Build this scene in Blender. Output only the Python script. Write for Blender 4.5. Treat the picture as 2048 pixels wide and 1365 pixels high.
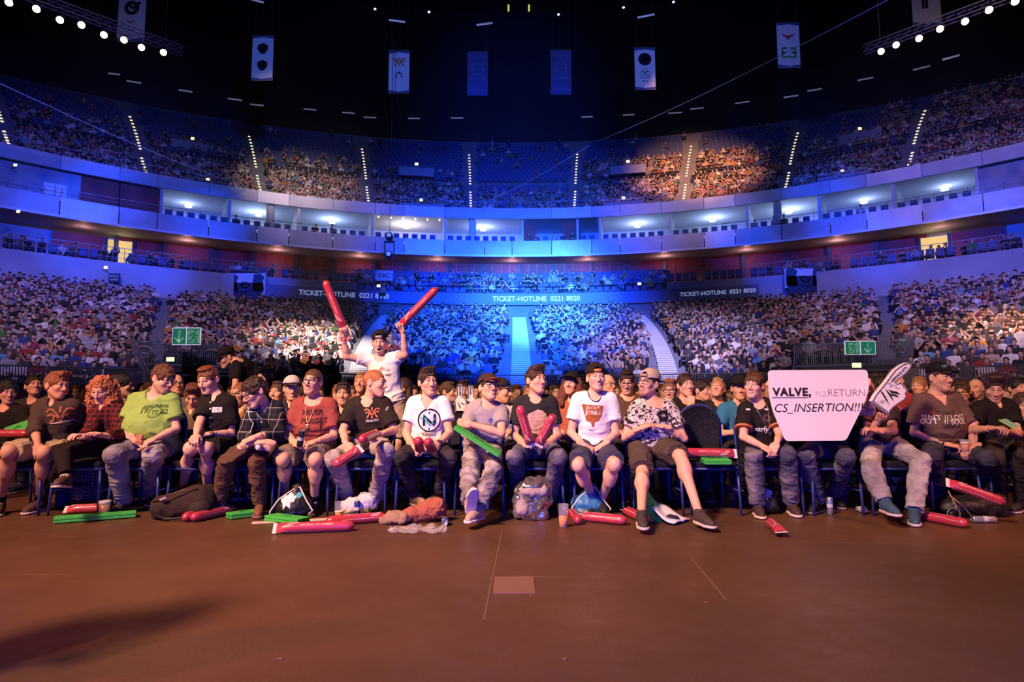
import bpy, bmesh, math, random
import numpy as np
import openvdb
from mathutils import Vector, Matrix
from mathutils.bvhtree import BVHTree

for o in list(bpy.data.objects):
    bpy.data.objects.remove(o)
SC = bpy.context.scene
COL = SC.collection
R = math.radians
rnd = random.Random(7)
nrs = np.random.RandomState(11)

# ------------------------------------------------------------------ camera
W, H, FOC = 2048.0, 1365.0, 1250.0
CAMH, PITCH = 1.05, math.atan((800 - 682.5) / 1250.0)
cd = bpy.data.cameras.new('camera')
cam = bpy.data.objects.new('camera', cd)
COL.objects.link(cam)
cam.location = (0, 0, CAMH)
cam.rotation_euler = (math.pi / 2 + PITCH, 0, 0)
cd.sensor_width = 36
cd.lens = 36 * FOC / W
cd.clip_end = 400
SC.camera = cam

SC.view_settings.view_transform = 'Standard'
SC.view_settings.look = 'None'
SC.view_settings.gamma = 1.0
SC.view_settings.use_curve_mapping = False
SC.view_settings.exposure = 0.0
SC.cycles.max_bounces = 5
SC.cycles.diffuse_bounces = 2
SC.cycles.glossy_bounces = 3
SC.cycles.transmission_bounces = 5
SC.cycles.transparent_max_bounces = 6
SC.cycles.volume_bounces = 0
SC.cycles.caustics_reflective = False
SC.cycles.caustics_refractive = False
SC.cycles.use_denoising = True
SC.cycles.sample_clamp_indirect = 4.0

world = bpy.data.worlds.new('world')
SC.world = world
world.use_nodes = True
world.node_tree.nodes['Background'].inputs[0].default_value = (0.02, 0.03, 0.09, 1)
world.node_tree.nodes['Background'].inputs[1].default_value = 0.10


def ray(px, py):
    u, v = (px - W / 2) / FOC, (H / 2 - py) / FOC
    c, s = math.cos(PITCH), math.sin(PITCH)
    return Vector((u, c - v * s, s + v * c))


EYE = Vector((0, 0, CAMH))


def at(px, py, Y):                 # a point seen at a pixel of the photograph, Y metres in front of the camera
    d = ray(px, py)
    return EYE + d * (Y / d.y)


def on_z(px, py, z=0.0):
    d = ray(px, py)
    return EYE + d * ((z - CAMH) / d.z)


def reach(px, py, p0, L, near=True):   # the point on a pixel's ray at distance L from p0
    d = ray(px, py).normalized()
    w = p0 - EYE
    b = w.dot(d)
    c = w.dot(w) - L * L
    disc = b * b - c
    if disc <= 0:
        return EYE + d * b
    q = math.sqrt(disc)
    return EYE + d * (b - q if near else b + q)


# ------------------------------------------------------------------ lights
def aim(o, tgt):
    d = Vector(tgt) - o.location
    o.rotation_euler = d.to_track_quat('-Z', 'Y').to_euler()


def spot(loc, tgt, power, col, ang, blend=0.5, rad=0.3):
    l = bpy.data.lights.new('stage_spot', 'SPOT')
    l.energy, l.color, l.spot_size, l.spot_blend, l.shadow_soft_size = power, col, R(ang), blend, rad
    o = bpy.data.objects.new('stage_spot', l)
    COL.objects.link(o)
    o.location = loc
    aim(o, tgt)
    return o


def area(loc, tgt, power, col, sx, sy, spread=180):
    l = bpy.data.lights.new('stage_wash', 'AREA')
    l.shape, l.size, l.size_y, l.energy, l.color, l.spread = 'RECTANGLE', sx, sy, power, col, R(spread)
    o = bpy.data.objects.new('stage_wash', l)
    COL.objects.link(o)
    o.location = loc
    aim(o, tgt)
    return o


def point(loc, power, col, rad=0.15):
    l = bpy.data.lights.new('room_lamp', 'POINT')
    l.energy, l.color, l.shadow_soft_size = power, col, rad
    o = bpy.data.objects.new('room_lamp', l)
    COL.objects.link(o)
    o.location = loc
    return o


LIT = [
    # front-of-stage washes on the floor seats
    area((-6.0, -2.8, 9.2), (.3, 6.4, .7), 560, (1.0, .58, .42), 1.6, 1.2, 64),
    spot((-9, -1, 8), (-4.0, 5.2, .5), 3800, (1.0, .30, .17), 58, .9, .25),
    spot((9, -1, 8), (4.9, 6, .6), 3400, (1.0, .34, .20), 38, 1, .3),
    area((.4, -.6, .40), (.3, 6, .25), 120, (.01, .05, 1.0), 2.6, .3, 120),
    # lavender washes on the side blocks
    spot((-9, 4, 18), (-21, 31, 3.4), 24000, (.60, .42, 1.0), 48, 1, .6),
    spot((9, 4, 18), (22, 31, 3.4), 25000, (.76, .50, .95), 48, 1, .6),
    # saturated blue on the middle
    spot((0, 7, 9), (0, 44, 6.4), 300000, (.015, .09, 1.0), 35, 1, .6),
    spot((2, 7, 9), (2, 47, 8.2), 400000, (.06, .28, 1.0), 20, 1, .6),
    spot((4, 6, 10), at(1340, 690, 32), 70000, (.50, .42, 1.0), 24, 1, .6),
    # hot spots
    spot((-3, 8, 22), at(645, 675, 31), 170000, (1.0, .78, .74), 17, 1, .4),
    spot((8, 8, 22), at(2040, 660, 24), 70000, (1.0, .62, .44), 14, 1, .4),
    spot((6, 8, 20), at(1390, 345, 58), 260000, (1.0, .42, .20), 16, 1, .4),
    spot((-6, 8, 20), at(600, 378, 55), 60000, (1.0, .72, .48), 16, 1, .4),
    spot((8, 8, 20), at(1960, 290, 45), 8000, (1.0, .62, .46), 30, 1, .4),
    spot((-8, 8, 20), at(150, 290, 45), 4500, (.75, .55, .95), 30, 1, .4),
    # blue washes on the balconies
    spot((0, 14, 14), (0, 52, 13.8), 95000, (.01, .06, 1.0), 46, 1, .5),
    spot((-6, 12, 12), (-30, 40, 12.6), 36000, (.01, .06, 1.0), 42, 1, .5),
    spot((6, 12, 12), (30, 40, 12.6), 36000, (.01, .06, 1.0), 42, 1, .5),
    *[spot((-5 if px < 1024 else 5, 12, 12), at(px, py, Y), 48000, (.01, .07, 1.0), 10, 1, .3) for px, py, Y in ((120, 420, 40), (215, 385, 42), (150, 510, 40), (300, 545, 43), (420, 450, 46), (520, 560, 46), (1640, 370, 45), (1560, 560, 47), (1770, 520, 43), (1960, 430, 38), (1690, 440, 43), (1480, 470, 48))],
    spot((-4, 10, 26), at(650, 410, 50), 12000, (.80, .50, .90), 20, 1, .5),
    spot((4, 10, 26), at(1350, 400, 50), 14000, (.95, .52, .72), 20, 1, .5),
    spot((4, 10, 22), at(1950, 340, 42), 5000, (.80, .50, .85), 28, 1, .5),
    spot((0, 14, 24), (0, 66, 26), 3000, (.04, .12, 1.0), 75, 1, .5),
    # roof banners
    spot((-9, 24, 20), (-12, 45, 27), 7000, (.14, .24, 1.0), 95, 1, .5),
    spot((9, 24, 20), (12, 45, 27), 7500, (.20, .26, 1.0), 95, 1, .5),
    # warm beams of the two truss rows
    *[spot(on_z(px, py, 17.6), (x, 34, 0), 2600, (1.0, .42, .14), 16, .8, .12) for px, py, x in ((283, 95, -12), (208, 70, -16), (120, 40, -20), (1792, 90, 14), (1838, 77, 18), (1930, 43, 22))],
]


# ------------------------------------------------------------------ materials
MATS = {}


def wrinkle(m, k, scale=9):
    """cloth creases: a distorted noise bump chained before the fine bump"""
    nt = m.node_tree
    b = nt.nodes['Principled BSDF']
    tc = nt.nodes.new('ShaderNodeTexCoord')
    mp = nt.nodes.new('ShaderNodeMapping')
    mp.inputs['Scale'].default_value = (.7, .7, 1.5)
    n = nt.nodes.new('ShaderNodeTexNoise')
    n.inputs['Scale'].default_value, n.inputs['Detail'].default_value, n.inputs['Distortion'].default_value = scale, 2, .9
    bp = nt.nodes.new('ShaderNodeBump')
    bp.inputs['Strength'].default_value, bp.inputs['Distance'].default_value = k, .02
    nt.links.new(tc.outputs['Object'], mp.inputs['Vector'])
    nt.links.new(mp.outputs['Vector'], n.inputs['Vector'])
    nt.links.new(n.outputs['Fac'], bp.inputs['Height'])
    l = b.inputs['Normal'].links
    if l:
        nt.links.new(bp.outputs['Normal'], l[0].from_node.inputs['Normal'])
    else:
        nt.links.new(bp.outputs['Normal'], b.inputs['Normal'])


def mat(name, col=(.5, .5, .5), rough=.6, metal=0.0, spec=0.4, emit=None, es=1.0, attr=None, objcol=False,
        bump=0.0, bscale=60.0, var=0.0, vscale=20.0, trans=0.0, alpha=1.0, coat=0.0, sheen=0.0, wr=0.0):
    if name in MATS:
        return MATS[name]
    m = bpy.data.materials.new(name)
    m.use_nodes = True
    nt = m.node_tree
    b = nt.nodes['Principled BSDF']
    b.inputs['Base Color'].default_value = (*col, 1)
    b.inputs['Roughness'].default_value = rough
    b.inputs['Metallic'].default_value = metal
    b.inputs['Specular IOR Level'].default_value = spec
    b.inputs['Transmission Weight'].default_value = trans
    b.inputs['Alpha'].default_value = alpha
    b.inputs['Coat Weight'].default_value = coat
    if sheen:
        b.inputs['Sheen Weight'].default_value = sheen
    if emit:
        b.inputs['Emission Color'].default_value = (*emit, 1)
        b.inputs['Emission Strength'].default_value = es
    src = None
    if attr:
        a = nt.nodes.new('ShaderNodeAttribute')
        a.attribute_name = attr
        src = a.outputs['Color']
    if objcol:
        oi = nt.nodes.new('ShaderNodeObjectInfo')
        if attr:
            mx = nt.nodes.new('ShaderNodeMix')
            mx.data_type, mx.blend_type = 'RGBA', 'MULTIPLY'
            mx.inputs['Factor'].default_value = 1
            nt.links.new(src, mx.inputs['A'])
            nt.links.new(oi.outputs['Color'], mx.inputs['B'])
            src = mx.outputs['Result']
        else:
            src = oi.outputs['Color']
    if bump or var:
        tc = nt.nodes.new('ShaderNodeTexCoord')
    if var:
        n = nt.nodes.new('ShaderNodeTexNoise')
        n.inputs['Scale'].default_value = vscale
        n.inputs['Detail'].default_value = 4
        nt.links.new(tc.outputs['Object'], n.inputs['Vector'])
        mr = nt.nodes.new('ShaderNodeMapRange')
        mr.inputs['From Min'].default_value, mr.inputs['From Max'].default_value = .3, .7
        mr.inputs['To Min'].default_value, mr.inputs['To Max'].default_value = 1 - var, 1 + var
        nt.links.new(n.outputs['Fac'], mr.inputs['Value'])
        mx = nt.nodes.new('ShaderNodeMix')
        mx.data_type, mx.blend_type = 'RGBA', 'MULTIPLY'
        mx.inputs['Factor'].default_value = 1
        if src is None:
            mx.inputs['A'].default_value = (*col, 1)
        else:
            nt.links.new(src, mx.inputs['A'])
        nt.links.new(mr.outputs['Result'], mx.inputs['B'])
        src = mx.outputs['Result']
    if src is not None:
        nt.links.new(src, b.inputs['Base Color'])
    if bump:
        n = nt.nodes.new('ShaderNodeTexNoise')
        n.inputs['Scale'].default_value = bscale
        n.inputs['Detail'].default_value = 3
        nt.links.new(tc.outputs['Object'], n.inputs['Vector'])
        bp = nt.nodes.new('ShaderNodeBump')
        bp.inputs['Strength'].default_value = bump
        bp.inputs['Distance'].default_value = .01
        nt.links.new(n.outputs['Fac'], bp.inputs['Height'])
        nt.links.new(bp.outputs['Normal'], b.inputs['Normal'])
    if wr:
        wrinkle(m, wr)
    MATS[name] = m
    return m


# ------------------------------------------------------------------ mesh helpers
def mk(name, V, polys, material=None, smooth=True, cols=None, mat_idx=None):
    """fast mesh from arrays; polys = list of (n,k) int arrays"""
    me = bpy.data.meshes.new(name)
    V = np.asarray(V, dtype=np.float32)
    me.vertices.add(len(V))
    me.vertices.foreach_set('co', V.ravel())
    polys = [np.asarray(p, dtype=np.int32) for p in polys if len(p)]
    nl = sum(p.size for p in polys)
    npol = sum(len(p) for p in polys)
    me.loops.add(nl)
    me.loops.foreach_set('vertex_index', np.concatenate([p.ravel() for p in polys]))
    me.polygons.add(npol)
    tot = np.concatenate([np.full(len(p), p.shape[1], dtype=np.int32) for p in polys])
    st = np.concatenate([[0], np.cumsum(tot)[:-1]]).astype(np.int32)
    me.polygons.foreach_set('loop_start', st)
    me.polygons.foreach_set('use_smooth', np.full(npol, smooth, dtype=bool))
    if mat_idx is not None:
        me.polygons.foreach_set('material_index', np.asarray(mat_idx, dtype=np.int32))
    if cols is not None:
        a = me.color_attributes.new('Col', 'FLOAT_COLOR', 'POINT')
        c = np.ones((len(V), 4), dtype=np.float32)
        c[:, :3] = cols
        a.data.foreach_set('color', c.ravel())
    me.update(calc_edges=True)
    for m in (material if isinstance(material, (list, tuple)) else [material]):
        if m is not None:
            me.materials.append(m)
    return me


def ob(name, me, parent=None, loc=None):
    o = bpy.data.objects.new(name, me)
    COL.objects.link(o)
    if parent is not None:
        o.parent = parent
    if loc is not None:
        o.location = loc
    return o


def nth(k):                         # 1 -> first
    w = ('first second third fourth fifth sixth seventh eighth ninth tenth').split()
    return w[k - 1] if k <= 10 else '%d%s' % (k, {1: 'st', 2: 'nd', 3: 'rd'}.get(k % 10, 'th') if k // 10 != 1 else 'th')


def tag(o, label=None, cat=None, group=None, kind=None):
    if label:
        o['label'] = label
    if cat:
        o['category'] = cat
    if group:
        o['group'] = group
    if kind:
        o['kind'] = kind
    return o


def thing(name, label, cat, loc=(0, 0, 0), rz=0.0, group=None):
    o = ob(name, None)
    o.location = loc
    o.rotation_euler = (0, 0, rz)
    o.empty_display_size = .1
    return tag(o, label, cat, group)


def copy_tree(o, parent=None):
    c = o.copy()
    COL.objects.link(c)
    if parent is not None:
        c.parent = parent
    for ch in list(o.children):
        copy_tree(ch, c)
    return c


class MB:
    """collects simple shapes into one mesh"""
    def __init__(s):
        s.v, s.q, s.t, s.n = [], [], [], 0

    def add(s, V, quads=(), tris=()):
        V = np.asarray(V, dtype=float).reshape(-1, 3)
        if len(quads):
            s.q.append(np.asarray(quads, dtype=int) + s.n)
        if len(tris):
            s.t.append(np.asarray(tris, dtype=int) + s.n)
        s.v.append(V)
        s.n += len(V)
        return s

    def box(s, c, h, M=None, bev=0.0):
        hx, hy, hz = h
        if bev <= 0:
            V = np.array([[x, y, z] for x in (-hx, hx) for y in (-hy, hy) for z in (-hz, hz)])
            Q = [[0, 1, 3, 2], [4, 6, 7, 5], [0, 4, 5, 1], [2, 3, 7, 6], [0, 2, 6, 4], [1, 5, 7, 3]]
            T = []
        else:
            bm = bmesh.new()
            bmesh.ops.create_cube(bm, size=2)
            for v in bm.verts:
                v.co = Vector((v.co.x * hx, v.co.y * hy, v.co.z * hz))
            bmesh.ops.bevel(bm, geom=bm.edges[:], offset=bev, segments=2, affect='EDGES', profile=.5)
            bm.verts.index_update()
            V = np.array([v.co[:] for v in bm.verts])
            Q = [[v.index for v in f.verts] for f in bm.faces if len(f.verts) == 4]
            T = [[v.index for v in f.verts] for f in bm.faces if len(f.verts) == 3]
            bm.free()
        if M is not None:
            V = V @ np.array(M.to_3x3()).T
        return s.add(V + np.array(c), Q, T)

    def tube(s, pts, r, n=8, cap=True, closed=False):
        pts = [Vector(p) for p in pts]
        rs = r if isinstance(r, (list, tuple)) else [r] * len(pts)
        V, m = [], len(pts)
        ref = None
        for i, p in enumerate(pts):
            if closed:
                d = pts[(i + 1) % m] - pts[i - 1]
            else:
                d = pts[min(i + 1, m - 1)] - pts[max(i - 1, 0)]
            d.normalize()
            if ref is None:
                ref = Vector((0, 0, 1)) if abs(d.z) < .9 else Vector((1, 0, 0))
            a = (ref - d * ref.dot(d)).normalized()
            ref = a
            b = d.cross(a)
            for k in range(n):
                t = 2 * math.pi * k / n
                V.append(p + (a * math.cos(t) + b * math.sin(t)) * rs[i])
        Q = []
        for i in range(m if closed else m - 1):
            j = (i + 1) % m
            for k in range(n):
                k2 = (k + 1) % n
                Q.append([i * n + k, i * n + k2, j * n + k2, j * n + k])
        T = []
        if cap and not closed:
            V += [pts[0], pts[-1]]
            for k in range(n):
                k2 = (k + 1) % n
                T.append([m * n, k2, k])
                T.append([m * n + 1, (m - 1) * n + k, (m - 1) * n + k2])
        return s.add([v[:] for v in V], Q, T)

    def lathe(s, prof, n=20, c=(0, 0, 0), M=None):
        V = []
        for r, z in prof:
            for k in range(n):
                t = 2 * math.pi * k / n
                V.append([r * math.cos(t), r * math.sin(t), z])
        Q = []
        for i in range(len(prof) - 1):
            for k in range(n):
                k2 = (k + 1) % n
                Q.append([i * n + k, i * n + k2, (i + 1) * n + k2, (i + 1) * n + k])
        V = np.array(V)
        if M is not None:
            V = V @ np.array(M.to_3x3()).T
        return s.add(V + np.array(c), Q)

    def mesh(s, name, material, smooth=False):
        V = np.concatenate(s.v)
        return mk(name, V, [np.concatenate(x) for x in (s.q, s.t) if x], material, smooth)

    def build(s, name, material, parent=None, smooth=False, loc=None):
        return ob(name, s.mesh(name, material, smooth), parent, loc)


def frame(x, z):                   # rotation matrix with given x axis and approximate z axis
    x = Vector(x).normalized()
    z = Vector(z)
    z = (z - x * z.dot(x)).normalized()
    y = z.cross(x)
    return Matrix((x, y, z)).transposed()


# ------------------------------------------------------------------ signed distance modelling
LAT = nrs.rand(32, 32, 32).astype(np.float32)


def vnoise(P, scale):
    P = np.asarray(P, dtype=np.float32) * scale + 100.0
    i = np.floor(P).astype(int)
    f = P - i
    f = f * f * (3 - 2 * f)
    out = 0
    for dx in (0, 1):
        for dy in (0, 1):
            for dz in (0, 1):
                w = (f[:, 0] if dx else 1 - f[:, 0]) * (f[:, 1] if dy else 1 - f[:, 1]) * (f[:, 2] if dz else 1 - f[:, 2])
                out = out + w * LAT[(i[:, 0] + dx) % 32, (i[:, 1] + dy) % 32, (i[:, 2] + dz) % 32]
    return out * 2 - 1


def normals(V, Q):
    n = np.zeros_like(V)
    d1, d2 = V[Q[:, 2]] - V[Q[:, 0]], V[Q[:, 3]] - V[Q[:, 1]]
    fn = np.cross(d1, d2)
    for k in range(4):
        for ax in range(3):
            n[:, ax] += np.bincount(Q[:, k], weights=fn[:, ax], minlength=len(V))
    return n / (np.linalg.norm(n, axis=1, keepdims=True) + 1e-12)


class SDF:
    def __init__(s):
        s.p = []

    def rc(s, a, b, ra, rb, k=.02, op='u', flat=None, cut=None):
        a, b = np.array(a, float), np.array(b, float)
        m = max(ra, rb)
        s.p.append(('rc', a, b, ra, rb, k, op, flat, cut, np.minimum(a, b) - m, np.maximum(a, b) + m))
        return s

    def ell(s, c, r, M=None, k=.02, op='u', cut=None):
        c, r = np.array(c, float), np.array(r, float)
        A = np.eye(3) if M is None else np.array(M.to_3x3())
        ext = np.sqrt(((A * r) ** 2).sum(1))
        s.p.append(('el', c, r, A, None, k, op, None, cut, c - ext, c + ext))
        return s

    def box(s, c, h, M=None, rad=.005, k=.005, op='u', cut=None):
        c, h = np.array(c, float), np.array(h, float)
        A = np.eye(3) if M is None else np.array(M.to_3x3())
        ext = np.abs(A) @ h
        s.p.append(('bx', c, h, A, rad, k, op, None, cut, c - ext, c + ext))
        return s

    def cut(s, c, n):                  # keep the side where dot(p-c,n) < 0
        s.p.append(('cut', np.array(c, float), np.array(n, float), None, None, 0, 'c', None, None, None, None))
        return s

    def build(s, vox):
        us = [q for q in s.p if q[6] == 'u']
        lo = np.min([q[9] for q in us], axis=0) - vox * 2.5
        hi = np.max([q[10] for q in us], axis=0) + vox * 2.5
        n = np.ceil((hi - lo) / vox).astype(int) + 1
        ax = [(lo[i] + np.arange(n[i]) * vox).astype(np.float32) for i in range(3)]
        D = np.full(n, .08, dtype=np.float32)
        for q in s.p:
            kind, k, op, cut = q[0], q[5], q[6], q[8]
            if kind == 'cut':
                d = ((ax[0] - q[1][0]) * q[2][0])[:, None, None] + ((ax[1] - q[1][1]) * q[2][1])[None, :, None] + ((ax[2] - q[1][2]) * q[2][2])[None, None, :]
                np.maximum(D, d.astype(np.float32), out=D)
                continue
            pad = k + 2.5 * vox
            i0 = np.maximum(np.floor((q[9] - pad - lo) / vox).astype(int), 0)
            i1 = np.minimum(np.ceil((q[10] + pad - lo) / vox).astype(int) + 1, n)
            if (i1 <= i0).any():
                continue
            sl = tuple(slice(i0[j], i1[j]) for j in range(3))
            c0 = q[1].astype(np.float32)
            X = (ax[0][sl[0]] - c0[0])[:, None, None]
            Y = (ax[1][sl[1]] - c0[1])[None, :, None]
            Z = (ax[2][sl[2]] - c0[2])[None, None, :]
            if kind == 'rc':
                ba = (q[2] - q[1]).astype(np.float32)
                if q[7] is not None:
                    fn, fs = np.array(q[7][0], np.float32), q[7][1]
                    g = (X * fn[0] + Y * fn[1] + Z * fn[2]) * (1 / fs - 1)
                    X, Y, Z = X + g * fn[0], Y + g * fn[1], Z + g * fn[2]
                l2 = float(ba @ ba) + 1e-9
                t = np.clip((X * ba[0] + Y * ba[1] + Z * ba[2]) / l2, 0, 1)
                d = np.sqrt((X - t * ba[0]) ** 2 + (Y - t * ba[1]) ** 2 + (Z - t * ba[2]) ** 2) - (q[3] + t * (q[4] - q[3]))
            else:
                A = q[3].astype(np.float32)
                U = [X * A[0, j] + Y * A[1, j] + Z * A[2, j] for j in range(3)]
                if kind == 'el':
                    r = q[2].astype(np.float32)
                    k0 = np.sqrt((U[0] / r[0]) ** 2 + (U[1] / r[1]) ** 2 + (U[2] / r[2]) ** 2)
                    k1 = np.sqrt((U[0] / r[0] ** 2) ** 2 + (U[1] / r[1] ** 2) ** 2 + (U[2] / r[2] ** 2) ** 2) + 1e-6
                    d = k0 * (k0 - 1) / k1
                else:
                    h, rad = q[2], q[4]
                    G = [np.abs(U[j]) - (h[j] - rad) for j in range(3)]
                    d = np.sqrt(np.maximum(G[0], 0) ** 2 + np.maximum(G[1], 0) ** 2 + np.maximum(G[2], 0) ** 2) + np.minimum(np.maximum(np.maximum(G[0], G[1]), G[2]), 0) - rad
            if cut is not None:
                for cc, cn in cut:
                    cc, cn = np.array(cc), np.array(cn)
                    pl = ((ax[0][sl[0]] - cc[0]) * cn[0])[:, None, None] + ((ax[1][sl[1]] - cc[1]) * cn[1])[None, :, None] + ((ax[2][sl[2]] - cc[2]) * cn[2])[None, None, :]
                    d = np.maximum(d, pl)
            B = D[sl]
            if op == 'u':
                if k > 0:
                    h = np.maximum(k - np.abs(B - d), 0) / k
                    D[sl] = np.minimum(B, d) - h * h * k * .25
                else:
                    D[sl] = np.minimum(B, d)
            else:
                d = -d
                h = np.maximum(k - np.abs(B - d), 0) / k if k > 0 else 0
                D[sl] = np.maximum(B, d) + h * h * k * .25
        g = openvdb.FloatGrid(.08)
        g.copyFromArray(D)
        pts, quads = g.convertToQuads(0.0)
        V = (pts * vox + lo).astype(np.float64)
        Q = np.asarray(quads, dtype=np.int64).copy()
        return V, Q


def join_parts(parts):
    """[(V, Q, cols)] -> one V, Q, cols"""
    n, Vs, Qs, Cs = 0, [], [], []
    for V, Q, C in parts:
        Vs.append(V)
        Qs.append(Q + n)
        Cs.append(np.broadcast_to(np.asarray(C, float), (len(V), 3)))
        n += len(V)
    return np.concatenate(Vs), np.concatenate(Qs), np.concatenate(Cs)

# ------------------------------------------------------------------ arena bowl
def bowl(Y0, ph):
    """a point of the bowl: Y0 = its depth on the centre line, ph = bearing in degrees on the ring at Y0=47"""
    if Y0 <= 52:
        Rr, c = Y0 - 7, 7.0
        k = 1 + .56 * max(0.0, (47 - Y0) / 19.0) * max(0.0, 1 - abs(ph) / 45.0)
    else:
        s = (Y0 - 52) / 18.0
        Rr, k = 45 + 35 * s, 1 - .30 * s + .125 * s * s
        c = Y0 - Rr
    a = R(ph * k)
    return Rr * math.sin(a), c + Rr * math.cos(a)


def bowl_at(px, py, Y0):
    """bearing whose point at depth line Y0 is seen in a pixel column, and its height at that pixel"""
    lo, hi = -62.0, 62.0
    d = ray(px, py)
    t = d.x / d.y
    for _ in range(40):
        mid = (lo + hi) / 2
        x, y = bowl(Y0, mid)
        if x / y < t:
            lo = mid
        else:
            hi = mid
    x, y = bowl(Y0, lo)
    return lo, CAMH + d.z / d.y * y


PHI = np.linspace(-62, 62, 125)


def ring_mesh(prof, phis):
    """sweep a list of (Y0, z) along bearings -> V, quads"""
    V = []
    for ph in phis:
        for Y0, z in prof:
            x, y = bowl(Y0, ph)
            V.append((x, y, z))
    n = len(prof)
    Q = [[i * n + j, i * n + j + 1, (i + 1) * n + j + 1, (i + 1) * n + j] for i in range(len(phis) - 1) for j in range(n - 1)]
    return np.array(V), np.array(Q)


def closed(prof):
    return list(prof) + [prof[0]]


def ring(name, prof, material, phis=PHI, kind='structure', parent=None, smooth=False):
    V, Q = ring_mesh(prof, phis)
    o = ob(name, mk(name, V, [Q], material, smooth), parent)
    if parent is None:
        tag(o, kind=kind)
    return o


def solid(name, prof, p0, p1, material, parent, n=4):
    """a closed ring piece between two bearings, prof closed"""
    ph = np.linspace(p0, p1, n)
    V, Q = ring_mesh(closed(prof), ph)
    k = len(prof) + 1
    m = MB().add(V, Q)
    for i, flip in ((0, 1), (len(ph) - 1, 0)):
        idx = [i * k + j for j in range(len(prof))]
        if len(prof) == 4:
            m.q.append(np.array([idx if flip else idx[::-1]]))
    return ob(name, m.mesh(name, material), parent)


M_CONC = mat('concrete', (.16, .16, .19), rough=.85, var=.15, vscale=1.2)
M_PANEL = mat('metal_panel', (.42, .42, .47), rough=.5, metal=.25, var=.10, vscale=1.0)
M_PANELB = mat('pale_metal_panel', (.58, .57, .62), rough=.45, metal=.25, var=.08, vscale=1.0)
M_WALLB = mat('painted_wall', (.33, .34, .42), rough=.7, var=.10, vscale=.6)
M_RED = mat('red_wood', (.23, .022, .022), rough=.55, var=.2, vscale=2)
M_DARK = mat('dark_steel', (.03, .03, .036), rough=.5)
M_RAIL = mat('rail_steel', (.35, .35, .38), rough=.35, metal=.8)
M_SEAT = mat('blue_seat', (.03, .05, .20), rough=.55)
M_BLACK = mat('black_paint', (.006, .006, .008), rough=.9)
M_SUITE = mat('suite_plaster', (.62, .62, .66), rough=.8)
M_DOOR = mat('dark_door', (.04, .03, .035), rough=.6)
M_CURT = mat('blue_curtain', (.02, .03, .12), rough=.9)

# floor: dark, slightly glossy brown sheet flooring with scuffs
fm = mat('arena_floor', (.1, .05, .03), rough=.35, spec=.28)
nt = fm.node_tree
b = nt.nodes['Principled BSDF']
tc = nt.nodes.new('ShaderNodeTexCoord')


def tex(kind, scale, detail=4, vec=None, dist=0.0):
    n = nt.nodes.new(kind)
    n.inputs['Scale'].default_value = scale
    if 'Detail' in n.inputs:
        n.inputs['Detail'].default_value = detail
    if 'Distortion' in n.inputs:
        n.inputs['Distortion'].default_value = dist
    nt.links.new(vec or tc.outputs['Object'], n.inputs['Vector'])
    return n


def mapr(src, a, b_, c, d):
    m = nt.nodes.new('ShaderNodeMapRange')
    for k, v in zip(('From Min', 'From Max', 'To Min', 'To Max'), (a, b_, c, d)):
        m.inputs[k].default_value = v
    nt.links.new(src, m.inputs['Value'])
    return m.outputs['Result']


def mixc(fac, a, b_, mode='MIX'):
    m = nt.nodes.new('ShaderNodeMix')
    m.data_type, m.blend_type = 'RGBA', mode
    for sock, v in (('Factor', fac), ('A', a), ('B', b_)):
        if isinstance(v, (tuple, float, int)):
            m.inputs[sock].default_value = (*v, 1) if isinstance(v, tuple) else v
        else:
            nt.links.new(v, m.inputs[sock])
    return m.outputs['Result']


n1 = tex('ShaderNodeTexNoise', .9, 6)
n2 = tex('ShaderNodeTexNoise', 60, 3)
n3 = tex('ShaderNodeTexNoise', 7, 6, dist=.4)
c = mixc(mapr(n1.outputs['Fac'], .3, .7, 0, 1), (.082, .039, .018), (.130, .062, .032))
c = mixc(mapr(n2.outputs['Fac'], .35, .65, .0, .35), c, (.05, .028, .022))
mp = nt.nodes.new('ShaderNodeMapping')
mp.inputs['Rotation'].default_value = (0, 0, .5)
mp.inputs['Scale'].default_value = (.35, 6, 1)
nt.links.new(tc.outputs['Object'], mp.inputs['Vector'])
n4 = tex('ShaderNodeTexNoise', 1.6, 2, vec=mp.outputs['Vector'], dist=.6)
c = mixc(mapr(n4.outputs['Fac'], .70, .74, 0, .35), c, (.19, .12, .09))
nt.links.new(c, b.inputs['Base Color'])
nt.links.new(mapr(n3.outputs['Fac'], .3, .7, .36, .54), b.inputs['Roughness'])
bp = nt.nodes.new('ShaderNodeBump')
bp.inputs['Strength'].default_value = .10
bp.inputs['Distance'].default_value = .01
nt.links.new(n2.outputs['Fac'], bp.inputs['Height'])
nt.links.new(bp.outputs['Normal'], b.inputs['Normal'])

m = MB().box((0, 22, -.05), (62, 42, .05))
tag(m.build('floor', fm), kind='structure')
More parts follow.
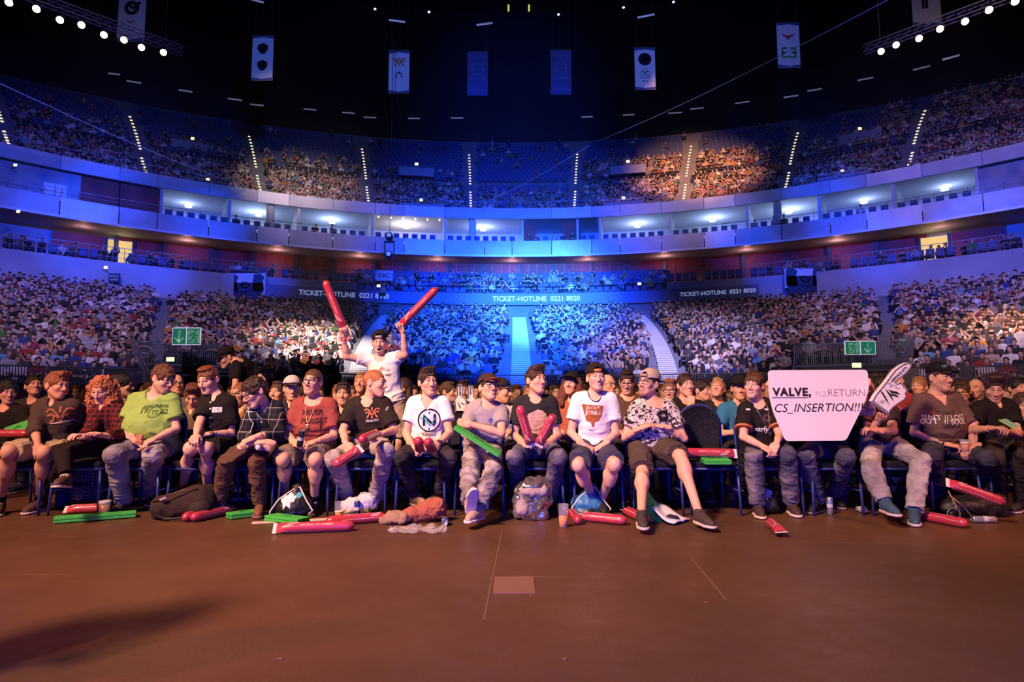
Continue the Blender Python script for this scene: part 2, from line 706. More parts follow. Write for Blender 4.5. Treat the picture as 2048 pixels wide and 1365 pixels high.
# taped patch, cable seams and small specks on the floor
M_TAPE = mat('floor_tape', (.20, .105, .075), rough=.5)
m = MB()
p = on_z(1028, 1171, 0)
m.box((p.x, p.y, .002), (.115, .16, .002))
tag(m.build('floor_patch', M_TAPE), 'pale worn rectangular tape patch on the bare floor', 'tape')
M_SEAM = mat('floor_seam', (.17, .10, .075), rough=.5)
for x0, y0, x1, y1 in ((1004, 1062, 968, 1240), (1385, 1120, 1452, 1200)):
    a_, b_ = on_z(x0, y0), on_z(x1, y1)
    d_ = (b_ - a_).normalized()
    q_ = Vector((-d_.y, d_.x, 0)) * .004
    m = MB().add([a_ - q_, a_ + q_, b_ + q_, b_ - q_, *[v + Vector((0, 0, .002)) for v in (a_ - q_, a_ + q_, b_ + q_, b_ - q_)]],
                 [[4, 5, 6, 7], [0, 1, 5, 4], [2, 3, 7, 6], [1, 2, 6, 5], [3, 0, 4, 7]])
    tag(m.build('floor_seam', M_SEAM), kind='structure')
for i, (px, py, lb) in enumerate(((560, 1319, 'small pale scrap on the floor near the camera, the left one'), (1131, 1319, 'small pale scrap on the floor near the camera, the middle one'),
                                  (1412, 1206, 'small pale scrap on the floor below the empty chair'))):
    p = on_z(px, py)
    tag(MB().box((p.x, p.y, .002), (.012, .006, .0015), Matrix.Rotation(i, 3, 'Z'), .001).build('paper_scrap', M_TAPE), lb, 'scrap')

# ---- lower tier
ROW = .80


def lowz(Y0):
    return 1.15 + (Y0 - 26.0) * (6.15 / 21.0)


NLOW = 26
prof = [(25.4, 0), (25.4, 1.15)]
for i in range(NLOW):
    Y0 = 26.0 + i * ROW
    prof += [(Y0, lowz(Y0)), (Y0 + ROW, lowz(Y0))]
YT = 26.0 + NLOW * ROW
prof += [(YT, 7.6)]
VOM = [(bowl_at(286, 740, 27)[0], bowl_at(462, 740, 27)[0]), (bowl_at(1588, 740, 27)[0], bowl_at(1800, 740, 27)[0])]           # two entrances cut into the front of the lower tier
segs = [-62, VOM[0][0], VOM[0][1], VOM[1][0], VOM[1][1], 62]
ycut = 30.0
for i in range(5):
    ph = np.linspace(segs[i], segs[i + 1], max(6, int((segs[i + 1] - segs[i]) / 1.0)))
    if i in (1, 3):
        pr = [q for q in prof if q[0] > ycut]
        pr = [(pr[0][0], 2.30)] + pr
        ring('floor_terrace_lower', pr, M_CONC, ph)
        # entrance: slab edge above, side cheeks, dark back wall and curtain
        solid('trim_1', [(pr[0][0] - .1, 2.05), (pr[0][0] - .1, 2.45), (pr[0][0] + .3, 2.45), (pr[0][0] + .3, 2.05)], segs[i], segs[i + 1], M_DARK, None, 8)['kind'] = 'structure'
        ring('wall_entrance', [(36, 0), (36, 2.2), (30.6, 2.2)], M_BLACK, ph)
        for e, sg in ((segs[i], 1), (segs[i + 1], -1)):
            V = []
            for Y0 in np.linspace(25.4, 36, 12):
                x, y = bowl(Y0, e)
                zt = max(1.15, min(2.2, lowz(Y0)))
                V += [(x, y, 0), (x, y, zt)]
            Q = [[2 * j, 2 * j + 1, 2 * j + 3, 2 * j + 2] for j in range(11)]
            tag(ob('wall_entrance_cheek', mk('wall_entrance_cheek', V, [Q], M_CONC, False)), kind='structure')
    else:
        ring('floor_terrace_lower', prof, M_CONC, ph)

# ---- middle wall, promenade with box seats, red wall, balcony, suites, upper tier
HOT = (-16.5, 16.5)                             # bearings where the rear block of rows rises above the hotline fascia
Z1 = 9.75
ring('wall_promenade', [(YT, 7.2), (YT + .9, 7.2), (YT + .9, Z1), (YT + 1.05, Z1)], M_WALLB, np.linspace(-62, HOT[0], 50))
ring('wall_promenade', [(YT, 7.2), (YT + .9, 7.2), (YT + .9, Z1), (YT + 1.05, Z1)], M_WALLB, np.linspace(HOT[1], 62, 50))
mid = [(YT + .3, 7.2)]
for i in range(5):
    mid += [(YT + .9 + i * .75, 9.0 + i * .42), (YT + 1.65 + i * .75, 9.0 + i * .42)]
mid += [(54.2, 9.0 + 4 * .42)]
ring('floor_terrace_rear', mid, M_CONC, np.linspace(*HOT, 34))
ring('floor_promenade', [(YT + .9, Z1), (55.0, Z1)], M_CONC)
Y_RED = 54.2
Z_BAL0, Z_BAL1 = 12.75, 14.05
Y_BAL = 50.3
ring('floor_balcony', [(Y_BAL + .25, Z_BAL0 + .05), (57, Z_BAL0 + .35), (57, 13.55), (Y_BAL + .1, 13.55)], M_WALLB)
ring('trim_balcony', [(Y_BAL - .06, Z_BAL0 - .05), (Y_BAL - .06, Z_BAL0 + .10), (Y_BAL + .2, Z_BAL0 + .10), (Y_BAL + .2, Z_BAL0 - .05), (Y_BAL - .06, Z_BAL0 - .05)], M_PANELB)
Z_UP0, Z_UP1 = 16.15, 17.1
Y_UP = 51.3
ring('wall_suite_back', [(56.5, 13.55), (56.5, Z_UP0 + .2)], M_SUITE)
ring('ceiling_suite', [(56.5, Z_UP0 + .1), (Y_UP + .1, Z_UP0 + .1)], M_SUITE)
ring('floor_upper_tier_front', [(Y_UP + .02, Z_UP0), (Y_UP + .02, Z_UP1), (Y_UP + .25, Z_UP1), (Y_UP + .25, Z_UP1 - .6), (52.2, Z_UP1 - .6)], M_WALLB)

# fascia panels, one by one
for nm, lab, y0, za, zb in (('balcony_fascia', 'long curved metal fascia panels of the lower suite balcony', Y_BAL, Z_BAL0, Z_BAL1), ('tier_fascia', 'long curved metal fascia panels under the upper tier', Y_UP, Z_UP0, Z_UP1)):
    t = thing(nm, lab, 'fascia')
    ph, k = -61.0, 0
    while ph < 60:
        w = 4.3 if (k * 7) % 3 else 3.0
        solid('panel', [(y0 - .05, za + .02), (y0 - .05, zb - .02), (y0 + .05, zb), (y0 + .05, za)], ph + .04, ph + w - .04, M_PANELB if (k * 5) % 4 == 1 else M_PANEL, t, 4)
        ph += w
        k += 1

# red wooden wall panels between dark posts
t = thing('red_wall', 'red wooden panelling behind the promenade seats', 'panelling')
ph, k = -60.0, 0
while ph < 60:
    if True:
        if abs(ph + 1.9) < 37:
            for j in range(4):
                solid('wood_panel', [(Y_RED - .03, Z1), (Y_RED - .03, Z_BAL0 + .2), (Y_RED + .05, Z_BAL0 + .2), (Y_RED + .05, Z1)], ph + j * .92 + .04, ph + (j + 1) * .92, M_RED, t, 3)
            x, y = bowl(Y_RED - .35, ph - .1)
            MB().box((x, y, (Z1 + Z_BAL0) / 2), (.14, .14, (Z_BAL0 - Z1) / 2 + .1), Matrix.Rotation(-R(ph), 3, 'Z')).build('post', M_DARK, t)
        else:
            pass
    ph += 3.8
    k += 1
ring('wall_promenade_back', [(Y_RED + .1, Z1), (Y_RED + .1, Z_BAL0 + .3)], M_WALLB)

# upper tier in two banks with a cross aisle
UPR = []
prof = [(52.2, Z_UP1 - .6)]
Y0, z = 52.2, Z_UP1 - .55
for i in range(24):
    if i == 11:
        prof += [(Y0, z), (Y0 + .9, z)]
        Y0 += .9
        z += .9
    rise = .415 + .0105 * i
    prof += [(Y0, z), (Y0 + .70, z)]
    UPR.append((Y0, z))
    Y0 += .70
    z += rise
ZTOP = z
prof += [(Y0, z + .4)]
YTOP = Y0
ring('floor_terrace_upper', prof, M_CONC)
# back wall and roof, nearly black
ring('wall_back', [(YTOP, ZTOP), (YTOP + .6, 47)], M_BLACK)
tag(MB().box((0, 22, 47.5), (75, 75, .5)).build('ceiling', M_BLACK), kind='structure')

AISLES_UP = [bowl_at(px, py, 52.9)[0] for px, py in ((35, 300), (303, 358), (528, 385), (741, 408), (943, 415), (1147, 412), (1362, 402), (1563, 380), (1803, 340))]
AISLES_LOW = [-33.9, -13.3, .75, 13.5, 36.0]
M_LED = mat('step_light', (1, .9, .6), emit=(1.0, .74, .30), es=3.2)
M_STEP = mat('pale_step', (.55, .55, .6), rough=.6)
ai = 0
for a in AISLES_UP:
    t = thing('step_lights', 'yellow step lights up the %s aisle of the upper tier' % ['outermost left', 'fourth left', 'third left', 'second left', 'first left of centre', 'first right of centre', 'second right', 'third right', 'outermost right'][ai], 'lights')
    ai += 1
    for i, (Y0, z) in enumerate(UPR):
        if i > 21:
            continue
        x, y = bowl(Y0 - .01, a)
        MB().box((x, y, z - .06), (.09, .025, .04), Matrix.Rotation(-R(a), 3, 'Z')).build('lamp', M_LED, t)

# stairs: pale steps up the lower aisles
for k, a in enumerate(AISLES_LOW):
    t = thing('aisle_stairs', 'pale concrete stairs between seat blocks of the lower tier, %s flight' % ['far left', 'left centre', 'centre', 'right centre', 'far right'][k], 'stairs')
    for i in range(NLOW * 2):
        Y0 = 26.0 + i * ROW / 2
        z = lowz(26.0 + (i // 2) * ROW) + (ROW * 6.15 / 21 / 2 if i % 2 else 0)
        if Y0 < ycut + .6 and any(v0 < a < v1 for v0, v1 in VOM):
            continue
        x, y = bowl(Y0 + .2, a)
        w = .5 if k == 2 else .42 if k in (1, 3) else .3
        MB().box((x, y, z + .03), (w, .19, .04), Matrix.Rotation(-R(a * .9), 3, 'Z'), .01).build('step', M_STEP if k in (1, 2, 3) else M_CONC, t)

# suites: partitions, ceiling lamps and lit rooms
SUITE = [bowl_at(q, 450, 51.6)[0] for q in (320, 458, 597, 745, 890, 1045, 1155, 1200, 1340, 1495, 1640, 1790, 1960)]
for k, a in enumerate(SUITE):
    solid('wall_suite_partition', [(51.6, 13.55), (51.6, Z_UP0), (56.5, Z_UP0), (56.5, 13.55)], a - .12, a + .12, M_SUITE, None, 2)['kind'] = 'structure'
SB = [bowl_at(q, 390, 51.8)[0] for q in (-60, 160, 240, 320, 1960, 2110)]
for a, b_, mt, nm in ((SB[0], SB[1], M_WALLB, 'wall_suite_left'), (SB[1], SB[2] - .1, M_RED, 'door_shutter'), (SB[2], SB[3], M_RED, 'door_shutter'), (SB[4], SB[5], M_WALLB, 'wall_suite_right')):
    solid(nm, [(51.8, 13.55), (51.8, Z_UP0), (51.9, Z_UP0), (51.9, 13.55)], a, b_, mt, None, 6)['kind'] = 'structure'
for q in (540, 945, 1556):
    x, y = bowl(51.9, bowl_at(q, 450, 51.9)[0])
    tag(MB().lathe([(.30, 13.55), (.30, Z_UP0)], 18, (x, y, 0)).build('column_suite', M_SUITE, None, True), kind='structure')
for x0, x1, lb in ((85, 108, 'left one'), (110, 132, 'right one')):
    a, b_ = bowl_at(x0, 395, 51.7)[0], bowl_at(x1, 395, 51.7)[0]
    t = thing('wall_board', 'pale board on the left balcony wall, %s' % lb, 'board')
    solid('panel', [(51.6, 14.1), (51.6, 15.2), (51.66, 15.2), (51.66, 14.1)], a, b_, M_PANELB, t, 2)
M_LAMP = mat('lamp_white', (1, 1, 1), emit=(.62, .78, 1.0), es=7)
M_LAMPW = mat('lamp_warm', (1, 1, .9), emit=(1.0, .86, .45), es=10)
WARM = {3}
for k in range(len(SUITE) - 1):
    am = (SUITE[k] + SUITE[k + 1]) / 2
    x, y = bowl(54.6, am)
    if k in (5, 6):
        continue
    pw = 55 if abs(am) < 30 else 25
    point((x, y - .6, 15.35), pw * 3.2, (1.0, .93, .95) if k in WARM else (.40, .56, 1.0), .25)
    t = tag(MB().lathe([(.01, 0), (.24, 0), (.26, .05), (.2, .10), (.01, .10)], 14, (x, y - .3, Z_UP0 - .15)).build('ceiling_lamp', M_LAMP), 'round white ceiling lamp in the %s suite from the left' % nth(k + 1), 'lamp', 'suite lamps')
    x2, y2 = bowl(56.3, am + 1.2)
    tag(MB().box((x2, y2, 14.75), (.5, .04, .42), Matrix.Rotation(-R(am), 3, 'Z')).build('wall_screen', mat('suite_screen', (.5, .5, .55), rough=.4)), 'pale board on the back wall of the %s suite from the left' % nth(k + 1), 'board', 'suite boards')
for i in range(6):
    x, y = bowl(Y_UP + .3, SUITE[3] + .6 + i * (SUITE[4] - SUITE[3] - 1.2) / 5)
    tag(MB().lathe([(.0, -.07), (.05, -.05), (.07, 0), (.05, .05), (0, .07)], 8, (x, y, Z_UP0 - .12)).build('bulb', M_LAMP), 'small white bulb, %s from the left along the brightest suite' % nth(i + 1), 'lamp', 'suite bulbs')
for p in np.arange(-40, 41, 8):
    x, y = bowl(Y_RED - 1.6, p)
    point((x, y, Z_BAL0 - .35), 45 if abs(p) < 36 else 25, (1.0, .42, .34), .2)
for a, b_ in ((SUITE[5] + .1, SUITE[5] + 1.3), (SUITE[6] - 1.6, SUITE[6] - .1)):
    solid('curtain_suite', [(52.2, 13.55), (52.2, Z_UP0), (52.3, Z_UP0), (52.3, 13.55)], a, b_, M_RED, None, 3)['kind'] = 'structure'
# lit doorways of the promenade
for px0, px1, lb in ((213, 268, 'warm lit doorway in the promenade wall, left side'), (1838, 1898, 'warm lit doorway in the promenade wall, right side')):
    a0, _ = bowl_at(px0, 480, Y_RED - .2)
    a1, _ = bowl_at(px1, 480, Y_RED - .2)
    t = thing('doorway', lb, 'doorway')
    solid('lit_room', [(Y_RED - .10, Z1), (Y_RED - .10, Z_BAL0 - .1), (Y_RED - .05, Z_BAL0 - .1), (Y_RED - .05, Z1)], a0, a1, mat('lit_room', (.35, .22, .04), emit=(1.0, .70, .22), es=.75), t)
    for a in (a0, a1):
        solid('jamb', [(Y_RED - .25, Z1), (Y_RED - .25, Z_BAL0), (Y_RED - .05, Z_BAL0), (Y_RED - .05, Z1)], a - .1, a + .1, M_DARK, t)
    x, y = bowl(Y_RED - .8, (a0 + a1) / 2)
    point((x, y, Z_BAL0 - .5), 12, (1, .72, .30), .2)
    for side_, aa in ((-1, a0 - 2.0), (1, a1 + 2.0)):
        s_ = solid('wood_panel', [(Y_RED - .12, Z1), (Y_RED - .12, Z_BAL0), (Y_RED - .06, Z_BAL0), (Y_RED - .06, Z1)], aa - 1.8, aa + 1.8, M_RED, t, 5)

# railings: top bars are parts of their own, thin uprights joined
def railing(lab, Y0, z0, h, p0, p1, bars=3, step=.5, up=.012, cat='railing', r=.022, zf=None):
    t = thing('railing', lab, cat)
    ph = np.linspace(p0, p1, max(6, int(abs(p1 - p0) / 1.5)))
    for b in range(bars):
        zz = z0 + h * (1 - b / max(bars, 1))
        pts = [(*bowl(Y0, q), zz) for q in ph]
        MB().tube(pts, r if b == 0 else r * .6, 6).build('rail', M_RAIL, t, True)
    m = MB()
    for q in np.arange(p0, p1 + .01, step):
        x, y = bowl(Y0, q)
        m.box((x, y, z0 + h / 2), (up, up, h / 2))
    o = m.build('uprights', M_RAIL, t)
    o['kind'] = 'stuff'
    return t


railing('steel railing along the promenade seats, left half', YT + 1.0, Z1, .95, -60, HOT[0], 3, .9)
railing('steel railing along the promenade seats, right half', YT + 1.0, Z1, .95, HOT[1], 60, 3, .9)
railing('steel railing on the suite balcony, left side', Y_BAL + .05, Z_BAL1, .55, -60, -22, 2, 1.2)
railing('steel railing on the suite balcony, right side', Y_BAL + .05, Z_BAL1, .55, 22, 60, 2, 1.2)
railing('front railing of the upper tier', Y_UP + .15, Z_UP1, .6, -60, 60, 1, 2.0)
railing('barred crowd railing at the foot of the left block', 25.5, 1.1, .95, -60, VOM[0][0] - 1, 2, .22)
railing('barred crowd railing at the foot of the centre block', 25.5, 1.1, .95, VOM[0][1] + 1, VOM[1][0] - 1, 2, .22)
railing('barred crowd railing at the foot of the right block', 25.5, 1.1, .95, VOM[1][1] + 1, 60, 2, .22)
for (v0, v1), sd in zip(VOM, ('left', 'right')):
    railing('barred railing above the %s entrance' % sd, 30.5, 2.45, .95, v0, v1, 2, .22)
    for e, w in ((v0, 'left'), (v1, 'right')):
        t = thing('stair_railing', 'sloping barred railing down the %s side of the %s entrance' % (w, sd), 'railing')
        pts = []
        for Y0 in np.linspace(24.6, 31.5, 9):
            x, y = bowl(Y0, e)
            pts.append(Vector((x, y, max(.1, lowz(Y0) * 1.0 - .1))))
        MB().tube([p + Vector((0, 0, 1.05)) for p in pts], .03, 6).build('rail', M_RAIL, t, True)
        m = MB()
        for i in range(60):
            f = i / 59 * (len(pts) - 1)
            j = min(int(f), len(pts) - 2)
            p = pts[j].lerp(pts[j + 1], f - j)
            m.box((p.x, p.y, p.z + .5), (.012, .012, .55))
        o = m.build('uprights', M_RAIL, t)
        o['kind'] = 'stuff'

# ------------------------------------------------------------------ spectators of the stands
SHIRTS = [(.02, .02, .022)] * 9 + [(.05, .045, .05)] * 5 + [(.62, .60, .60)] * 5 + [(.30, .30, .32)] * 4 + [(.12, .12, .14)] * 4 + [(.03, .05, .18)] * 3 + \
    [(.25, .03, .03), (.05, .18, .06), (.40, .30, .22), (.10, .25, .40), (.45, .20, .05), (.16, .10, .07), (.30, .05, .10)]
HAIRS = [(.02, .012, .01), (.05, .028, .018), (.10, .05, .025), (.22, .12, .05), (.015, .012, .012)]
SKINS = [(.55, .33, .24), (.62, .40, .30), (.48, .28, .19), (.66, .44, .34)]
M_CROWD = mat('spectator', attr='Col', rough=.8, spec=.2)


def lowpoly_person(pose):
    """seated low-poly spectator facing -y, hips at the origin; returns V, quads, part ids (0 skin 1 shirt 2 hair 3 trousers)"""
    V, Q, I = [], [], []

    def prism(rings, n, pid, cap=True, rot=0.0):
        b0 = sum(len(v) for v in V)
        pts = []
        for (cx, cy, cz, rx, ry) in rings:
            for k in range(n):
                t = 2 * math.pi * (k + rot) / n
                pts.append((cx + rx * math.cos(t), cy + ry * math.sin(t), cz))
        V.append(np.array(pts))
        for i in range(len(rings) - 1):
            for k in range(n):
                k2 = (k + 1) % n
                Q.append([b0 + i * n + k, b0 + i * n + k2, b0 + (i + 1) * n + k2, b0 + (i + 1) * n + k])
        I.extend(pid if isinstance(pid, list) else [pid] * len(pts))

    def limb(a, b, r0, r1, pa, pb, n=4):
        a, b = Vector(a), Vector(b)
        d = (b - a).normalized()
        ref = Vector((0, 0, 1)) if abs(d.z) < .8 else Vector((0, 1, 0))
        u = (ref - d * ref.dot(d)).normalized()
        w = d.cross(u)
        b0 = sum(len(v) for v in V)
        pts = []
        for p, r in ((a, r0), (b, r1)):
            for k in range(n):
                t = 2 * math.pi * (k + .5) / n
                pts.append((p + u * r * math.cos(t) + w * r * math.sin(t))[:])
        V.append(np.array(pts))
        for k in range(n):
            k2 = (k + 1) % n
            Q.append([b0 + k, b0 + k2, b0 + n + k2, b0 + n + k])
        Q.append([b0 + n + k for k in range(n)][:4])
        I.extend([pa] * n + [pb] * n)
    # torso, neck, head with hair
    prism([(0, .02, -.05, .17, .13), (0, .02, .22, .165, .12), (0, .03, .42, .20, .11), (0, .04, .50, .10, .07)], 6, 1, rot=.5)
    prism([(0, .03, .48, .05, .05), (0, .01, .58, .05, .05)], 5, 0)
    prism([(0, 0, .56, .035, .05), (0, 0, .61, .068, .085), (0, .005, .68, .077, .096)], 7, 0)
    prism([(0, .045, .63, .074, .068), (0, .03, .70, .081, .090), (0, .018, .745, .072, .088), (0, .015, .778, .03, .04), (0, .012, .78, .001, .001)], 7, 2)
    for s in (-1, 1):
        limb((s * .10, 0, 0), (s * .13, -.44, .05), .085, .065, 3, 3)
        limb((s * .13, -.44, .06), (s * .12, -.38, -.38), .06, .045, 3, 3)
        sh = (s * .19, .03, .43)
        if pose == 0:
            el, wr = (s * .24, -.08, .18), (s * .09, -.30, .12)
        elif pose == 1:
            el, wr = (s * .25, -.08, .20), (-s * .08, -.17, .24)
        elif pose == 2:
            el, wr = (s * .27, -.16, .22), (s * .06, -.20, .50)
        elif pose == 3 and s > 0:
            el, wr = (s * .30, -.02, .60), (s * .20, -.05, .88)
        elif pose == 4:
            el, wr = (s * .32, .0, .62), (s * .12, -.02, .86)
        else:
            el, wr = (s * .25, -.14, .17), (s * .12, -.40, .15)
        limb(sh, el, .058, .05, 1, 1 if pose % 2 else 0)
        limb(el, wr, .045, .038, 0, 0)
    Vv = np.concatenate(V)
    return Vv, np.array([q for q in Q]), np.array(I)


LP = [lowpoly_person(k) for k in range(6)]


def person_cols(ids, r):
    pal = [np.array(r.choice(SKINS)) * r.uniform(.85, 1.1), np.array(r.choice(SHIRTS)), np.array(r.choice(HAIRS)), np.array(r.choice([(.02, .02, .03), (.05, .05, .08), (.14, .11, .08), (.03, .03, .03)]))]
    if r.random() < .12:
        pal[2] = np.array(r.choice([(.02, .02, .02), (.5, .48, .46), (.2, .03, .03)]))
    return np.array(pal)[ids]


class Crowd:
    def __init__(s):
        s.V, s.Q, s.C, s.n = [], [], [], 0

    def add(s, x, y, z, face, r, pose=None, sc=1.08):
        p = pose if pose is not None else r.choice([0, 0, 0, 1, 1, 2, 5, 5]) if r.random() < .97 else r.choice([3, 4])
        V, Q, I = LP[p]
        a = face + r.gauss(0, .32)
        ca, sa = math.cos(a), math.sin(a)
        h = sc * r.uniform(.88, 1.10)
        lean = r.gauss(0, .11)
        x, y = x + r.uniform(-.07, .07), y + r.uniform(-.08, .08)
        X = V[:, 0] + V[:, 2] * lean
        W_ = np.stack([x + (X * ca - V[:, 1] * sa) * sc, y + (X * sa + V[:, 1] * ca) * sc, z + V[:, 2] * h], 1)
        s.V.append(W_)
        s.Q.append(Q + s.n)
        s.C.append(person_cols(I, r))
        s.n += len(V)

    def build(s, name, label):
        o = ob(name, mk(name, np.concatenate(s.V), [np.concatenate(s.Q)], M_CROWD, False, np.concatenate(s.C)))
        return tag(o, label, 'crowd', None, 'stuff')


def sdf_spectator(seed, vox=.024):
    """a smoother seated spectator for the nearest ones, hips at the origin, facing -y"""
    r = random.Random(seed)
    pose = seed % 5
    arms = []
    for s in (-1, 1):
        sh = (s * .165, .03, .43)
        if pose == 0:
            el, wr = (s * .22, -.08, .18), (s * .05, -.30, .13)
        elif pose == 1:
            el, wr = (s * .23, -.08, .20), (-s * .09, -.17, .24 + .02 * s)
        elif pose == 2:
            el, wr = (s * .23, -.16, .22), (s * (.04 if s > 0 else .1), -.20, .52 if s > 0 else .15)
        elif pose == 3:
            el, wr = (s * .23, -.14, .17), (s * .13, -.38, .14)
        else:
            el, wr = (s * .20, -.20, .18), (s * .02, -.36, .26)
        arms.append((sh, el, wr))
    sk = np.array(r.choice(SKINS))
    S = SDF()
    S.ell((0, .0, .665), (.074, .094, .10)).ell((0, -.03, .60), (.052, .055, .07), k=.03)
    S.rc((0, -.085, .655), (0, -.105, .625), .010, .014, k=.02)
    S.rc((0, .03, .58), (0, .04, .45), .052, .06, k=.03)
    for sh, el, wr in arms:
        S.rc(sh, el, .042, .038, k=.02).rc(el, wr, .038, .030, k=.02).ell(Vector(wr) + (Vector(wr) - Vector(el)).normalized() * .05, (.04, .05, .035), k=.02)
    a = S.build(vox * .72)
    S = SDF()
    S.ell((0, .01, .12), (.165, .125, .20)).ell((0, .03, .34), (.165, .115, .16), k=.06)
    S.rc((-.13, .03, .42), (.13, .03, .42), .062, .062, k=.06)
    for sh, el, wr in arms:
        S.rc(sh, Vector(sh).lerp(Vector(el), .95), .062, .060, k=.03, cut=[(Vector(sh).lerp(Vector(el), 1 if r.random() < .3 else .7), (Vector(el) - Vector(sh)).normalized())])
    b = S.build(vox)
    S = SDF()
    S.ell((0, .01, .0), (.17, .13, .12))
    for s in (-1, 1):
        S.rc((s * .09, 0, 0), (s * .14, -.42, .04), .09, .068, k=.04).rc((s * .14, -.42, .04), (s * .12, -.38, -.38), .068, .055, k=.02).rc((s * .12, -.38, -.38), (s * .13, -.52, -.42), .045, .04, k=.02)
    c = S.build(vox)
    S = SDF()
    S.ell((0, .018, .695), (.083, .103, .095)).ell((0, -.115, .622), (.078, .10, .105), k=.01, op='s').box((0, -.0, .50), (.2, .2, .10), op='s')
    d = S.build(vox * .72)
    sc_, hc_, tc_ = r.choice(SHIRTS), r.choice(HAIRS), r.choice([(.02, .02, .03), (.05, .05, .09), (.14, .11, .08)])
    face = sk * np.ones((len(a[0]), 1))
    x, y, z = a[0].T
    face[(np.abs(z - .675) < .012) & (y < -.06) & (np.abs(x) > .012)] *= .35
    face[(np.abs(z - .578) < .007) & (y < -.06) & (np.abs(x) < .03)] *= (.75, .45, .45)
    V, Q, C = join_parts([(a[0], a[1], face), (b[0], b[1], sc_), (c[0], c[1], tc_), (d[0], d[1], hc_)])
    return mk('spectator', V, [Q], M_CROWD, True, C), sc_


SPEC = [sdf_spectator(k, .026) for k in range(26)]


def shade(c):
    r_, g_, b_ = c
    m_ = max(c)
    if m_ < .09:
        return 'black'
    if min(c) > .45:
        return 'white'
    if m_ - min(c) < .06:
        return 'grey'
    if b_ == m_:
        return 'blue'
    if g_ == m_:
        return 'green'
    return 'red' if g_ < .08 else 'brown'


def spectator(x, y, z, face, r, where, k=None):
    me, c = r.choice(SPEC)
    o = ob('person', me)
    o.location = (x, y, z)
    o.rotation_euler = (0, 0, face + r.gauss(0, .2))
    s = r.uniform(.95, 1.05)
    o.scale = (s, s, s)
    return tag(o, 'spectator in %s top %s' % (shade(c), where), 'person', 'spectators ' + (k or 'in the stands'))


rc_ = random.Random(5)
cands = []
lower = Crowd()
seatm = MB()
seat_V, seat_Q, sn = [], [], 0
SV = np.array([[x, y, z] for x in (-.21, .21) for y in (.10, .15) for z in (-.10, .42)] + [[x, y, z] for x in (-.21, .21) for y in (-.25, .12) for z in (-.12, -.06)])
SQ = np.array([[0, 1, 3, 2], [4, 6, 7, 5], [0, 4, 5, 1], [2, 3, 7, 6], [1, 5, 7, 3], [0, 2, 6, 4]])
SQ = np.concatenate([SQ, SQ + 8])


def seat_at(x, y, z, a):
    global sn
    ca, sa = math.cos(a), math.sin(a)
    W_ = np.stack([x + SV[:, 0] * ca - SV[:, 1] * sa, y + SV[:, 0] * sa + SV[:, 1] * ca, z + SV[:, 2]], 1)
    seat_V.append(W_)
    seat_Q.append(SQ + sn)
    sn += len(SV)


def row_bearings(Y0, p0, p1, pitch):
    out, p = [], p0
    while p < p1:
        out.append(p)
        x0, y0 = bowl(Y0, p)
        x1, y1 = bowl(Y0, p + .5)
        p += pitch / (math.hypot(x1 - x0, y1 - y0) / .5)
    return out


for i in range(NLOW):
    Y0 = 26.0 + i * ROW
    z = lowz(Y0) + .43
    for p in row_bearings(Y0, -56 + rc_.random() * .5, 56, .49):
        x, y = bowl(Y0 + .45, p)
        u = x / y
        if abs(u) > .90:
            continue
        if any(abs(p - a) * (Y0 - 7) * .0175 < (.82 if k == 2 else .72 if k in (1, 3) else .6) for k, a in enumerate(AISLES_LOW)):
            continue
        if Y0 < ycut + .2 and any(v0 - .8 < p < v1 + .8 for v0, v1 in VOM):
            continue
        a = math.atan2(-x, y - 4) * .9
        seat_at(x, y, z, a)
        occ = .95 if abs(p) > 14 else .84
        if i < 4 and -14 < p < 0:
            occ = .5
        if rc_.random() > occ:
            continue
        cands.append((math.hypot(x, y), x, y, z, a, p, i))
cands.sort()
NEAR = 118
def block(p):
    return 'left' if p < -20 else 'right' if p > 20 else 'centre'


order = {}
for d, x, y, z, a, p, i in sorted(cands[:NEAR], key=lambda q: q[5]):
    order.setdefault((i, block(p)), []).append(p)
for k, (d, x, y, z, a, p, i) in enumerate(cands):
    if k < NEAR:
        w_ = 'of the lower %s block' % block(p)
        spectator(x, y, z, a, rc_, '%s from the left in row %s %s' % (nth(order[(i, block(p))].index(p) + 1), 'one two three four five six seven eight nine ten'.split()[i], w_), w_)
    else:
        lower.add(x, y, z, a, rc_)
for i in range(5):                                      # rear block above the hotline fascia
    Y0 = YT + .9 + i * .75
    for p in row_bearings(Y0, HOT[0] + .4, HOT[1] - .3, .55):
        x, y = bowl(Y0 + .4, p)
        a = math.atan2(-x, y - 4) * .9
        z = 9.0 + i * .42 + .43
        seat_at(x, y, z, a)
        if rc_.random() < (.62 if abs(p) < 9 else .35) and i < 4:
            lower.add(x, y, z, a, rc_)
lower.build('seated_crowd', 'dense seated crowd filling the rest of the lower tier')
upper = Crowd()
for i, (Y0, z) in enumerate(UPR):
    for p in row_bearings(Y0, -56, 56, .52):
        x, y = bowl(Y0 + .35, p)
        if abs(x / y) > .88:
            continue
        if any(abs(p - a) < .8 for a in AISLES_UP):
            continue
        a = math.atan2(-x, y - 4) * .9
        seat_at(x, y, z + .43, a)
        f = i / 24
        occ = .93 if i < 11 else max(.04, .75 - (i - 11) * .12)
        if p > 34 or p < -44:
            occ = .90 if i < 18 else .6
        if AISLES_UP[4] < p < AISLES_UP[5]:
            occ = .72 if i < 8 else .12
        if 7 < p < 24 and i < 17:
            occ = .93
        if -15 < p < -4.6 and i > 10:
            occ *= .5
        # small gangway mouths in the seat bank
        if rc_.random() < occ:
            upper.add(x, y, z + .43, a, rc_)
upper.build('seated_crowd', 'dense seated crowd of the dim upper tier')
so = ob('stadium_seats', mk('stadium_seats', np.concatenate(seat_V), [np.concatenate(seat_Q)], M_SEAT, False))
